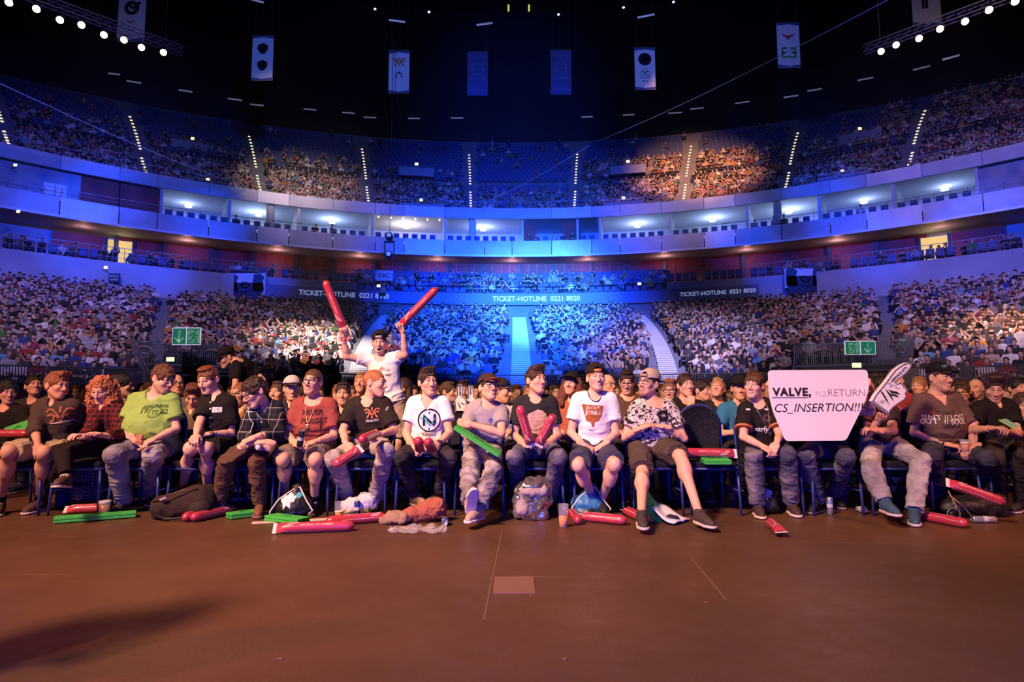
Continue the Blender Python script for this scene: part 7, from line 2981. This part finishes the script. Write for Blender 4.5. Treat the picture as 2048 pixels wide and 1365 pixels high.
def inset(pts, d):
    out, n = [], len(pts)
    ar = sum(pts[i - 1].x * pts[i].z - pts[i].x * pts[i - 1].z for i in range(n))
    for i in range(n):
        e = (pts[(i + 1) % n] - pts[i - 1])
        q = Vector((-e.z, 0, e.x)).normalized() * (d if ar > 0 else -d)
        out.append(pts[i] + q)
    return out + [out[0]]


def ribbon(pts, r, name, material, parent, off=.003):
    m = MB()
    o_ = Vector(parent.location)
    pp = [p - o_ + Vector((0, -off, 0)) for p in pts]
    m.tube(pp, r, 4)
    return m.build(name, material, parent)


def zz(l, x0, y0, s):
    return [(x0 + x / s, y0 + y / s) for x, y in l]


fing = zz([(302, 368), (330, 318), (372, 268), (408, 222), (432, 188), (470, 140), (520, 105), (552, 92), (578, 96), (588, 114), (580, 136), (548, 172), (498, 212), (470, 238), (480, 243),
           (503, 233), (522, 244), (530, 262), (548, 272), (554, 300), (544, 318), (552, 332), (540, 360), (500, 386), (462, 412), (436, 440), (420, 458), (372, 424), (330, 392)], 1660, 700, 3.593)
YF = 5.50
fp = [at(x, y, YF) for x, y in fing]
t = thing('foam_finger', 'big white foam finger with black lettering hiding a face', 'foam hand', at(1776, 800, YF))
extrude(fp, .05, 'hand', M_WFOAM, t)
cc = sum(fp, Vector()) / len(fp)
ribbon(inset(fp, .008), .0032, 'outline', I_BLACK, t)
d0, d1 = at(1786, 762, YF), at(1812, 737, YF)
on_plane(text2d('GEFORCE GTX', .03), at(1798, 749, YF), d1 - d0, Vector((-(d1 - d0).z, 0, (d1 - d0).x)), 44 / FOC * YF, I_BLACK, 'lettering', t, .004)
claw = [[(-.5, .32), (-.32, .10), (-.20, -.22), (-.12, -.5)], [(-.22, .36), (-.05, .12), (.08, -.12), (.14, -.30)], [(-.02, .30), (.18, .14), (.38, .08), (.5, -.02)], [(.0, .12), (.2, -.02), (.36, -.06), (.48, -.14)]]
for l in ([(-.55, .36), (-.36, .16), (-.22, -.16), (-.12, -.56), (-.34, -.12), (-.44, .12)], [(-.24, .42), (-.06, .18), (.08, -.06), (.14, -.36), (-.06, -.02), (-.16, .2)],
          [(-.06, .34), (.16, .22), (.40, .16), (.56, -.02), (.3, .06), (.08, .12)], [(-.02, .14), (.16, .04), (.34, .0), (.46, -.16), (.26, -.08), (.08, -.02)]):
    on_plane(poly2d(l), at(1780, 791, YF), (1, 0, .1), (-.1, 0, 1), 36 / FOC * YF, I_BLACK, 'emblem', t, .004)
on_plane(strokes2d([[(-.5, .1), (-.3, .3), (-.25, -.1), (-.1, .2), (.0, 0), (.15, .15), (.2, -.1), (.5, -.05)]], .012), at(1787, 774, YF), (1, 0, -.15), (.15, 0, 1), 26 / FOC * YF, I_BLACK, 'scribble', t, .004)
on_plane(strokes2d([[(-.5, .1), (-.2, -.2), (0, .3), (.1, -.3), (.3, .2), (.5, -.1)], [(-.3, -.2), (.4, .25)]], .012), at(1763, 804, YF), (1, 0, -.1), (.1, 0, 1), 17 / FOC * YF, I_BLACK, 'scribble', t, .004)
for k, (x, y, s_) in enumerate(((920, 790, 1), (941, 788, -1))):
    YB = 7.2
    base = [(-9, 34), (-12, 10), (-7, 2), (-6, -14), (-3, -20), (3, -20), (6, -14), (5, 4), (12, 8), (14, 20), (10, 34)]
    fp = [at(x + s_ * a_, y + b_ + (3 if k else 0), YB + k * .08) for a_, b_ in base]
    if s_ < 0:
        fp = fp[::-1]
    t = thing('foam_finger', 'white foam finger raised behind the emblem t-shirt, %s one' % ('left' if k == 0 else 'right'), 'foam hand', at(x, y + 12, YB + k * .08))
    extrude(fp, .05, 'hand', M_WFOAM, t)
    cc = sum(fp, Vector()) / len(fp)
    ribbon(inset(fp, .008), .004, 'outline', I_BLACK, t)
    on_plane(text2d('GEFORCE', .03), at(x, y - 8, YB + k * .08), (0, 0, 1), (-1, 0, 0), 20 / FOC * YB, I_BLACK, 'lettering', t, .004)
    on_plane(strokes2d([claw[0], claw[2]], .06), at(x + s_ * 2, y + 20, YB + k * .08), (s_, 0, 0), (0, 0, 1), 14 / FOC * YB, I_BLACK, 'emblem', t, .004)

# ------------------------------------------------------------------ signs in the stands
G_GREEN, G_WHITE = mat('sign_green', (.01, .22, .10), rough=.5, emit=(.01, .25, .12), es=.25), mat('sign_white', (.75, .8, .75), rough=.5, emit=(.8, .85, .8), es=.35)


def panel(label, cat, x0, y0, x1, y1, Y, material, name='panel', th=.04, tname=None, group=None):
    """upright board facing the stage, seen between two pixels at depth Y"""
    c = at((x0 + x1) / 2, (y0 + y1) / 2, Y)
    w, h = abs(x1 - x0) / FOC * Y, abs(y1 - y0) / FOC * Y
    t = thing(tname or 'sign', label, cat, c, group=group)
    MB().box((0, th / 2, 0), (w / 2, th / 2, h / 2), None, .01).build(name, material, t)
    return t, c, w, h


def mark(t, c, VF, dx, dz, w, material, name='lettering', rot=0):
    V = np.array(VF[0])
    a = R(rot)
    V = V @ np.array([[math.cos(a), math.sin(a)], [-math.sin(a), math.cos(a)]])
    return on_plane((V, VF[1]), c + Vector((dx, 0, dz)), (1, 0, 0), (0, 0, 1), w, material, name, t, .012)


ARROW = strokes2d([[(0, .5), (0, -.42)], [(-.34, -.08), (0, -.46), (.34, -.08)]], .08)
RUN = [strokes2d([[(.05, .22), (-.02, -.05)], [(.05, .2), (-.22, .12), (-.28, -.05)], [(.05, .18), (.22, .02), (.34, .08)], [(-.02, -.05), (.18, -.18), (.16, -.46)], [(-.02, -.05), (-.14, -.28), (-.36, -.34)]], .06), poly2d(arc(.12, .36, .09, 0, 340, 12))]
for x0, y0, x1, y1, flip, sd in ((344, 655, 402, 691, 0, 'left'), (1689, 682, 1752, 710, 1, 'right')):
    p0 = bowl_at((x0 + x1) / 2, y0, 29.6)[0]
    Y = bowl(29.6, p0)[1] - .5
    t, c, w, h = panel('green and white emergency exit sign hung on the railing above the %s entrance' % sd, 'exit sign', x0, y0, x1, y1, Y, G_WHITE)
    for k, kind in ((-1, 'man' if flip else 'arrow'), (1, 'arrow' if flip else 'man')):
        MB().box((k * w * .245, -.006, 0), (w * .225, .006, h * .44)).build('field', G_GREEN, t)
        if kind == 'man':
            mark(t, c, poly2d([(-.5, -.5), (.5, -.5), (.5, .5), (-.5, .5)]), k * w * .245 + w * .03, 0, h * .72, G_WHITE, 'picture')
            for VF in RUN:
                on_plane(VF, c + Vector((k * w * .245 + w * .01, -.004, 0)), (1, 0, 0), (0, 0, 1), h * .8, G_GREEN, 'picture', t, .016)
        else:
            mark(t, c, ARROW, k * w * .245, 0, h * .74, G_WHITE, 'picture')
M_EXIT = mat('exit_lamp', (.9, 1, .6), emit=(.62, 1.0, .30), es=1.5)
for px, py, Y0, s_ in ((340, 719, 27.5, 1.3), (1714, 731, 27.5, 1.5)):
    ph = bowl_at(px, py, Y0)[0]
    Y = bowl(Y0, ph)[1]
    panel('glowing green exit lamp under the slab of the %s entrance' % ('left' if px < 1000 else 'right'), 'lamp', px - 6 * s_, py - 3.2 * s_, px + 6 * s_, py + 3.2 * s_, Y, M_EXIT, 'lamp_case', tname='exit_lamp')
M_EXITY = mat('exit_lamp_warm', (1, .95, .6), emit=(.95, .90, .32), es=2.0)
EXW = ['outer left', 'inner left', 'inner right', 'outer right']
EXL = ['high in the upper tier, %s block' % w for w in EXW] + ['low in the upper tier, %s block' % w for w in EXW] + ['at the left frame edge above the balcony', 'at the left frame edge under the balcony', 'on the left promenade wall', 'left of centre by the raised sign', 'right of centre below the red wall', 'on the right balcony']
for k_, (px, py, Y0) in enumerate(((385, 277, 62.5), (833, 328, 60.5), (1256, 323, 60.5), (1720, 257, 63), (415, 359, 53), (842, 400, 53), (1247, 396, 53), (1685, 342, 53.3), (30, 330, 51.2), (36, 423, 49.8), (211, 535, 47.5), (757, 572, 47.2), (1279, 568, 47.2), (1900, 372, 51.5))):
    ph = bowl_at(px, py, Y0)[0]
    Y = bowl(Y0, ph)[1] - .4
    r_ = 3.4
    panel('small yellow lit exit lamp %s' % EXL[k_], 'lamp', px - r_, py - 2.6, px + r_, py + 2.6, Y, M_EXITY, 'lamp_case', tname='exit_lamp', group='exit lamps of the stands')
# gangway mouths: parapet boxes under the upper lamps
M_PARA = mat('parapet', (.25, .27, .36), rough=.7)
for k_, (px, py, Y0) in enumerate(((385, 277, 62.5), (833, 328, 60.5), (1256, 323, 60.5), (1720, 257, 63), (415, 359, 53), (842, 400, 53), (1247, 396, 53), (1685, 342, 53.3))):
    ph = bowl_at(px, py, Y0)[0]
    x, y = bowl(Y0, ph)
    q = at(px, py + 9, y - .7)
    t = thing('gangway_parapet', 'concrete gangway parapet %s' % EXL[k_], 'parapet', q, -R(ph), group='gangway parapets')
    MB().box((0, 0, -.35), (1.7, .10, .42)).build('wall', M_PARA, t)
    MB().tube([(-1.7, 0, .25), (1.7, 0, .25)], .03, 6).build('rail', M_RAIL, t)

# sponsor banners, small notices and the ticket line fascia
I_SKY, I_DEEP = ink('sky', (.55, .68, .82)), ink('deep_blue', (.03, .08, .16))
for x0, y0, x1, y1, sd in ((451, 546, 531, 591, 'left'), (1569, 537, 1652, 577, 'right')):
    ph = bowl_at((x0 + x1) / 2, y1, YT + .9)[0]
    Y = bowl(YT + .9, ph)[1] - .35
    t, c, w, h = panel('blue printed sponsor banner on the promenade wall, %s side' % sd, 'banner', x0, y0, x1, y1, Y, I_SKY, 'sheet', tname='wall_banner')
    for k in (-1, 1):
        mark(t, c, poly2d([(-.5, -.7), (.5, -.7), (.35, .2), (.5, .5), (.1, .8), (-.4, .75), (-.5, .2)]), k * w * .33, h * .05, w * .30, I_DEEP, 'picture')
        mark(t, c, text2d('ASUS', .03), k * w * .33, -.02, w * .20, I_WHITE)
        mark(t, c, ring2d(.42, .5), k * w * .33, -h * .30, w * .16, I_WHITE, 'emblem')
        mark(t, c, text2d('intel', .02), k * w * .33, -h * .30, w * .11, I_WHITE)
    mark(t, c, poly2d([(-.5, -.25), (.5, -.25), (.5, .25), (-.5, .25)]), 0, -h * .34, w * .9, I_NAVY, 'picture')
    mark(t, c, ring2d(.36, .5), 0, .05, w * .26, I_WHITE, 'emblem')
    mark(t, c, text2d('ESL', .04), 0, .05, w * .16, I_NAVY)
    mark(t, c, text2d('COLOGNE', .03), 0, -h * .36, w * .30, I_WHITE)
ph = bowl_at(228, 556, YT + .6)[0]
t, c, w, h = panel('small black notice with white lettering on the promenade wall', 'sign', 217, 547, 240, 565, bowl(YT + .9, ph)[1] - .3, I_DEEP)
mark(t, c, text2d('BLACK &', .03), 0, h * .2, w * .8, I_WHITE)
mark(t, c, text2d('WHITE', .03), 0, -h * .2, w * .7, I_WHITE)
# handheld paper sign
Yv = 45.5
t, c, w, h = panel('pink paper sign reading three letters held up in the stands', 'sign', 750, 541, 786, 562, Yv, mat('pink_paper', (.72, .55, .60), rough=.8), 'paper', .02)
mark(t, c, text2d('VAC', .02), 0, 0, w * .72, ink('sign_red', (.40, .06, .10)))
cr = Crowd()
pz = at(768, 590, Yv + .1)
cr.add(pz.x, pz.y, pz.z, 0, rnd, pose=4)
Vc, Qc, Cc = np.concatenate(cr.V), np.concatenate(cr.Q), np.concatenate(cr.C)
tag(ob('person', mk('spectator', Vc, [Qc], M_CROWD, False, Cc)), 'spectator holding up the pink paper sign with both arms', 'person')
M_FASC = mat('ticket_fascia', (.10, .13, .30), rough=.6)
t = thing('ticket_fascia', 'curved fascia with repeated ticket hotline lettering under the rear seat block', 'fascia')
solid('board', [(YT + .12, 8.2), (YT + .12, 9.1), (YT + .20, 9.1), (YT + .20, 8.2)], HOT[0] - 9, HOT[1] + 9, M_FASC, t, 44)
M_LETT = mat('lit_letters', (.75, .80, .95), rough=.5, emit=(.5, .62, 1.0), es=.35)


def arc_text(s, px0, px1, py):
    a0, a1 = bowl_at(px0, py, YT + .1)[0], bowl_at(px1, py, YT + .1)[0]
    V, F, asp = text2d(s, .02)
    V, F = subdiv(V, F, .04)
    wid = (a1 - a0)
    x0, y0 = bowl(YT + .1, a0)
    x1, y1 = bowl(YT + .1, a1)
    L = math.hypot(x1 - x0, y1 - y0)
    P3 = []
    for u, v in V:
        x, y = bowl(YT + .08, a0 + (u + .5) * wid)
        P3.append((x, y, 8.68 + v * L))
    ob('lettering', mk('lettering', P3, [F], M_LETT, False), t)


arc_text('TICKET-HOTLINE  0221 8020', 597, 778, 600)
arc_text('TICKET-HOTLINE  0221 8020', 985, 1160, 596)
arc_text('TICKET-HOTLINE  0221 8020', 1360, 1512, 597)

# ------------------------------------------------------------------ hanging banners under the roof
I_BCL = mat('banner_cloth', (.62, .64, .80), rough=.85)
I_BCD = mat('banner_navy', (.05, .07, .26), rough=.85)
I_BLK2 = ink('banner_black', (.012, .012, .03))
BAN = [(263, -24, 88, 57, 39, -5.5), (525, 66, 165, 44, 43, -4), (798, 97, 190, 43, 45, -2), (955, 99, 195, 43, 46, 0), (1122, 96, 193, 43, 46, 0), (1290, 91, 183, 43, 45, 3), (1577, 40, 140, 47, 43, 4), (1852, -60, 58, 60, 39, 6)]
BNM = ['pale blue hanging banner crossed by the left light truss', 'pale blue hanging banner with two dark shield emblems', 'pale blue hanging banner with an orange emblem over a red one', 'navy hanging banner left of the centre with a round crest',
       'navy hanging banner right of the centre with a round crest', 'pale hanging banner with a dark disc and a small blue cloud', 'pale hanging banner with a red bird over a green bracket mark', 'pale hanging banner behind the right light truss with a black letter mark']
SHIELD = poly2d([(-.4, .3), (0, .5), (.4, .3), (.45, 0), (.25, -.35), (0, -.5), (-.25, -.35), (-.45, 0)])
for (px, y0, y1, w_, Y, tw), lb in zip(BAN, BNM):
    navy = 'navy' in lb
    c = at(px, (y0 + y1) / 2, Y)
    w, h = w_ / FOC * Y, (y1 - y0) / FOC * Y
    t = thing('hanging_banner', lb, 'banner', c)
    MB().box((0, .02, 0), (w / 2, .02, h / 2)).build('cloth', I_BCD if navy else I_BCL, t)
    MB().tube([(-w / 2 - .05, .02, h / 2), (w / 2 + .05, .02, h / 2)], .05, 8).build('bar', M_DARK, t)
    MB().tube([(-w * .4, .02, h / 2), (-w * .4, .02, 47 - c.z)], .015, 5).tube([(w * .4, .02, h / 2), (w * .4, .02, 47 - c.z)], .015, 5).build('hanging_wire', M_DARK, t)
    MK = lambda VF, dx, dz, s, m_, nm='emblem': mark(t, c, VF, dx * w, dz * h, s * w, m_, nm)
    if navy:
        MK(ring2d(.42, .5), 0, .10, .62, ink('crest', (.12, .16, .42)))
        MK(text2d('COLOGNE', .03), 0, .10, .5, ink('crest', (.12, .16, .42)), 'lettering')
        MK(text2d('CHAMPIONS', .03), 0, -.13, .74, ink('crest', (.12, .16, .42)), 'lettering')
        for s_ in (1, -1):
            MK(strokes2d([[(-.5, .06 * s_), (0, -.06 * s_ if s_ > 0 else .06), (.5, .06 * s_)]] if s_ > 0 else [[(-.5, -.06), (0, .06), (.5, -.06)]], .012), 0, .38 * s_, 1.0, ink('crest', (.12, .16, .42)))
    else:
        for s_ in (1, -1):
            MK(poly2d([(-.5, .06), (.5, .06), (.5, -.10), (0, .03 if s_ < 0 else -.03), (-.5, -.10)] if s_ > 0 else [(-.5, -.06), (.5, -.06), (.5, .08), (0, .0), (-.5, .08)]), 0, .47 * s_, .99, I_BCD, 'edge')
        k = BNM.index(lb)
        if k == 0:
            MK(ring2d(.25, .5), 0, .16, .55, I_BLK2), MK(strokes2d([[(-.5, .2), (0, -.2), (.5, .3)]], .12), .05, .2, .5, I_BLK2), MK(strokes2d([[(-.5, .1), (0, -.1), (.5, .1)]], .06), 0, -.12, .3, I_BLK2)
        elif k == 1:
            MK(SHIELD, 0, .20, .58, I_BLK2), MK(SHIELD, 0, -.17, .56, I_BLK2), MK(text2d('NIP', .02), 0, -.16, .34, I_BCL, 'lettering'), MK(strokes2d([[(-.4, .1), (0, .3), (.4, .1)], [(-.3, -.1), (.3, -.1)]], .05), 0, .20, .4, I_BCL)
        elif k == 2:
            MK(fan_logo(.06), 0, .22, .62, I_ORANGE), MK(strokes2d([[(-.4, -.5), (-.3, .1), (0, .4), (.3, .1), (.4, -.5)]], .08), 0, -.07, .36, ink('banner_wine', (.16, .04, .12))), MK(poly2d(arc(0, 0, .5, 0, 340, 10)), 0, -.02, .12, ink('sign_red', (.40, .06, .10)))
        elif k == 5:
            MK(poly2d(arc(0, 0, .5, 0, 350, 26)), 0, .22, .64, I_BLK2), MK(text2d('SM', .04), 0, .22, .36, I_BCL, 'lettering')
            for dx, dz, s_ in ((-.13, -.12, .26), (.14, -.12, .26), (0, -.06, .24)):
                MK(ring2d(.3, .5, 20), dx, dz, s_, I_CYAN)
            MK(text2d('CLOUD9', .03), 0, -.22, .5, I_NAVY, 'lettering'), MK(text2d('2014', .02), 0, -.31, .3, I_NAVY, 'lettering')
        elif k == 6:
            MK(poly2d([(-.5, .2), (-.2, .12), (-.08, .05), (0, .12), (.08, .05), (.2, .12), (.5, .2), (.3, -.02), (.12, -.10), (.16, -.26), (0, -.18), (-.16, -.26), (-.12, -.10), (-.3, -.02)]), 0, .19, .62, ink('sign_red', (.40, .06, .10)))
            MK(strokes2d([[(-.12, .34), (-.46, .34), (-.46, -.34), (-.12, -.34)], [(-.46, 0), (-.2, 0)], [(.12, .34), (.46, .34), (.46, -.34), (.12, -.34)], [(.46, 0), (.2, 0)], [(-.08, -.3), (.08, -.3)]], .08), 0, -.17, .62, ink('banner_green', (.03, .30, .08)))
        else:
            MK(strokes2d([[(-.4, .42), (.4, .50)], [(-.12, .44), (-.12, -.4)], [(.14, .46), (.14, -.36)]], .11), -.06, -.08, .46, I_BLK2)

# ------------------------------------------------------------------ light trusses, cables, ceiling strips
M_TRUSS = mat('truss_metal', (.22, .20, .22), rough=.4, metal=.8)
M_PAR = mat('par_lens', (1, .8, .5), emit=(1.0, .50, .16), es=14)


def truss(label, lamps, p_a, p_b, z):
    a, b = on_z(*p_a, z), on_z(*p_b, z)
    t = thing('light_truss', label, 'truss', (a + b) / 2)
    o_ = Vector(t.location)
    d = (b - a).normalized()
    s = Vector((-d.y, d.x, 0)) * .17
    up = Vector((0, 0, .17))
    ch = [s + up, s - up, -s - up, -s + up]
    for q in ch:
        MB().tube([a + q - o_, b + q - o_], .025, 6).build('chord', M_TRUSS, t)
    n = int((b - a).length / .4)
    m = MB()
    for i in range(n):
        p, q = a + (b - a) * (i / n), a + (b - a) * ((i + 1) / n)
        for k in range(4):
            m.tube([p + ch[k] - o_, q + ch[(k + 1) % 4] - o_], .012, 4, cap=False)
    o = m.build('lacing', M_TRUSS, t)
    o['kind'] = 'stuff'
    for w in (.1, .9):
        p = a.lerp(b, w) - o_
        MB().tube([p + up, p + Vector((0, 0, 47 - z))], .02, 5).build('hanging_cable', M_DARK, t)
    for i, (px, py) in enumerate(lamps):
        c = on_z(px, py, z - .45)
        tt = thing('stage_lamp', '%s lit lamp from the inner end of the %s' % (['first', 'second', 'third', 'fourth', 'fifth', 'sixth', 'seventh', 'eighth'][i], 'left truss' if px < 1000 else 'right truss'), 'lamp', c)
        dn = Vector((-c.x * .05, -.75, -.65)).normalized()
        M = frame(dn.orthogonal(), dn)
        MB().lathe([(.05, -.30), (.11, -.28), (.15, -.04), (.16, .0), (.15, .0)], 14, (0, 0, 0), M).build('housing', M_DARK, tt, True)
        MB().lathe([(.001, -.01), (.145, -.01), (.145, -.012)], 14, (0, 0, 0), M).build('lens', M_PAR, tt)
        MB().tube([(-.17, 0, -.05), (-.17, 0, .2), (.17, 0, .2), (.17, 0, -.05)], .014, 5).tube([(0, 0, .2), (0, 0, .3)], .014, 5).build('yoke', M_DARK, tt)
    return t


truss('slanting light truss with a row of warm lamps at the upper left', [(327, 105), (283, 95), (248, 80), (208, 70), (163, 50), (120, 40), (73, 18), (18, 5)], (366, 102), (-60, -52), 18.0)
truss('slanting light truss with a row of warm lamps at the upper right', [(1762, 103), (1792, 90), (1838, 77), (1880, 58), (1930, 43), (1978, 20), (2030, 3)], (1728, 100), (2110, -40), 18.0)
M_CABLE = mat('steel_cable', (.5, .5, .55), rough=.4, metal=.4)
for lb, a, b in (('thin steel cable running down across the left stands', at(-20, 158, 24), at(492, 374, 46)), ('thin cable running down from the upper right across the roof', at(1790, -8, 22), at(1195, 283, 44)), ('faint thin cable crossing the middle of the upper tier', at(1180, 290, 44.5), at(955, 412, 49))):
    tag(MB().tube([a.lerp(b, k / 10) - Vector((0, 0, .25 * math.sin(math.pi * k / 10))) for k in range(11)], .018, 5).build('steel_cable', M_CABLE), lb, 'cable')
M_STRIP = mat('dim_tube', (.5, .5, .6), emit=(.42, .44, .75), es=.2)
TUBES = ((228, 148, 24, -6), (268, 164, 30, -10), (371, 182, 28, -9), (470, 199, 30, -9), (514, 210, 28, -6), (620, 219, 26, -5), (697, 226, 26, -5), (740, 235, 26, -2), (828, 237, 24, 0), (914, 236, 26, 0), (1174, 234, 24, 2), (1257, 230, 24, 4), (1350, 226, 28, 4), (1394, 217, 28, 6), (1485, 205, 30, 8), (1582, 193, 30, 8), (1629, 180, 30, 10), (1731, 158, 32, 11), (1843, 136, 36, 14), (1902, 115, 36, 16), (794, 42, 34, -8), (969, 48, 34, 8), (1292, 32, 36, 12), (515, 2, 26, -14))
TX = sorted((q[0], q[1]) for q in TUBES)
for px, py, w_, a_ in TUBES:
    Y = (64 if abs(px - 1024) < 500 else 55) if py > 120 else 40
    c = at(px, py, Y)
    o = MB().tube([(-w_ / 2 / FOC * Y, 0, 0), (w_ / 2 / FOC * Y, 0, 0)], .07, 6).build('tube_light', M_STRIP, None, True, c)
    o.rotation_euler = (0, R(-a_), 0)
    tag(o, 'short dim tube light under the dark roof, %s from the left' % nth(TX.index((px, py)) + 1), 'lamp', 'roof tube lights')
M_BLUED = mat('blue_diode', (.2, .3, 1), emit=(.15, .25, 1.0), es=8)
for k_, (px, py) in enumerate(((750, 18), (858, 24), (1117, 29), (1247, 15), (1347, 4))):
    tag(MB().lathe([(0, -.10), (.10, 0), (0, .10)], 8, at(px, py, 42)).build('pilot_light', M_BLUED), 'tiny blue pilot light in the roof rigging, %s from the left' % nth(k_ + 1), 'lamp', 'blue pilot lights')
for px, lb in ((1017, 'left'), (1058, 'right')):
    tag(MB().box(at(px, 16, 40), (.06, .05, .22)).build('marker_light', mat('marker_yellow', (.5, .4, .05), emit=(.6, .5, .05), es=1.0)), 'dim yellow upright marker light near the frame top, the %s one' % lb, 'lamp')

# moving head fixture in front of the balcony
c = at(779, 492, 44)
t = thing('moving_head_rig', 'blue lit moving head lamps on a short hanging pipe before the balcony', 'lamp', c)
MB().tube([(0, 0, .9), (0, 0, 47 - c.z)], .02, 5).build('hanging_cable', M_DARK, t)
MB().box((0, 0, .3), (.35, .12, .05)).box((-.33, 0, -.2), (.03, .08, .55)).box((.33, 0, -.2), (.03, .08, .55)).build('yoke', M_DARK, t)
for dz in (.62, -.75):
    h_ = MB().lathe([(.001, -.32), (.2, -.3), (.28, 0), (.26, .28), (.001, .3)], 16, (0, 0, dz), Matrix.Rotation(R(70), 3, 'X')).build('head', mat('head_black', (.03, .03, .04), rough=.3), t, True)
    MB().lathe([(.001, 0), (.17, 0), (.17, .01), (.001, .01)], 16, (0, -.30, dz + .1), Matrix.Rotation(R(70), 3, 'X')).build('lens', mat('head_lens', (.2, .3, 1), emit=(.15, .3, 1), es=.8), h_)

# ------------------------------------------------------------------ thin stage haze hanging in the bowl
hz = bpy.data.materials.new('haze')
hz.use_nodes = True
nt = hz.node_tree
nt.nodes.remove(nt.nodes['Principled BSDF'])
vs = nt.nodes.new('ShaderNodeVolumeScatter')
vs.inputs['Density'].default_value = .0018
vs.inputs['Anisotropy'].default_value = .35
nt.links.new(vs.outputs[0], nt.nodes['Material Output'].inputs['Volume'])
rim = [bowl(46.4, q) for q in np.linspace(-48, 48, 25)]
rim = [q for q in rim if q[1] > 24.5]
rim += [(rim[-1][0], 24.0), (rim[0][0], 24.0)]
bm = bmesh.new()
lo_, hi_ = [bm.verts.new((x, y, 1.0)) for x, y in rim], [bm.verts.new((x, y, 18.0)) for x, y in rim]
bm.faces.new(lo_)
bm.faces.new(hi_[::-1])
for i in range(len(rim)):
    bm.faces.new((lo_[i - 1], hi_[i - 1], hi_[i], lo_[i]))
bmesh.ops.recalc_face_normals(bm, faces=bm.faces[:])
me = bpy.data.meshes.new('stage_haze')
bm.to_mesh(me)
bm.free()
me.materials.append(hz)
o = ob('stage_haze', me)
tag(o, 'thin theatrical haze in the air of the bowl', 'haze', None, 'stuff')
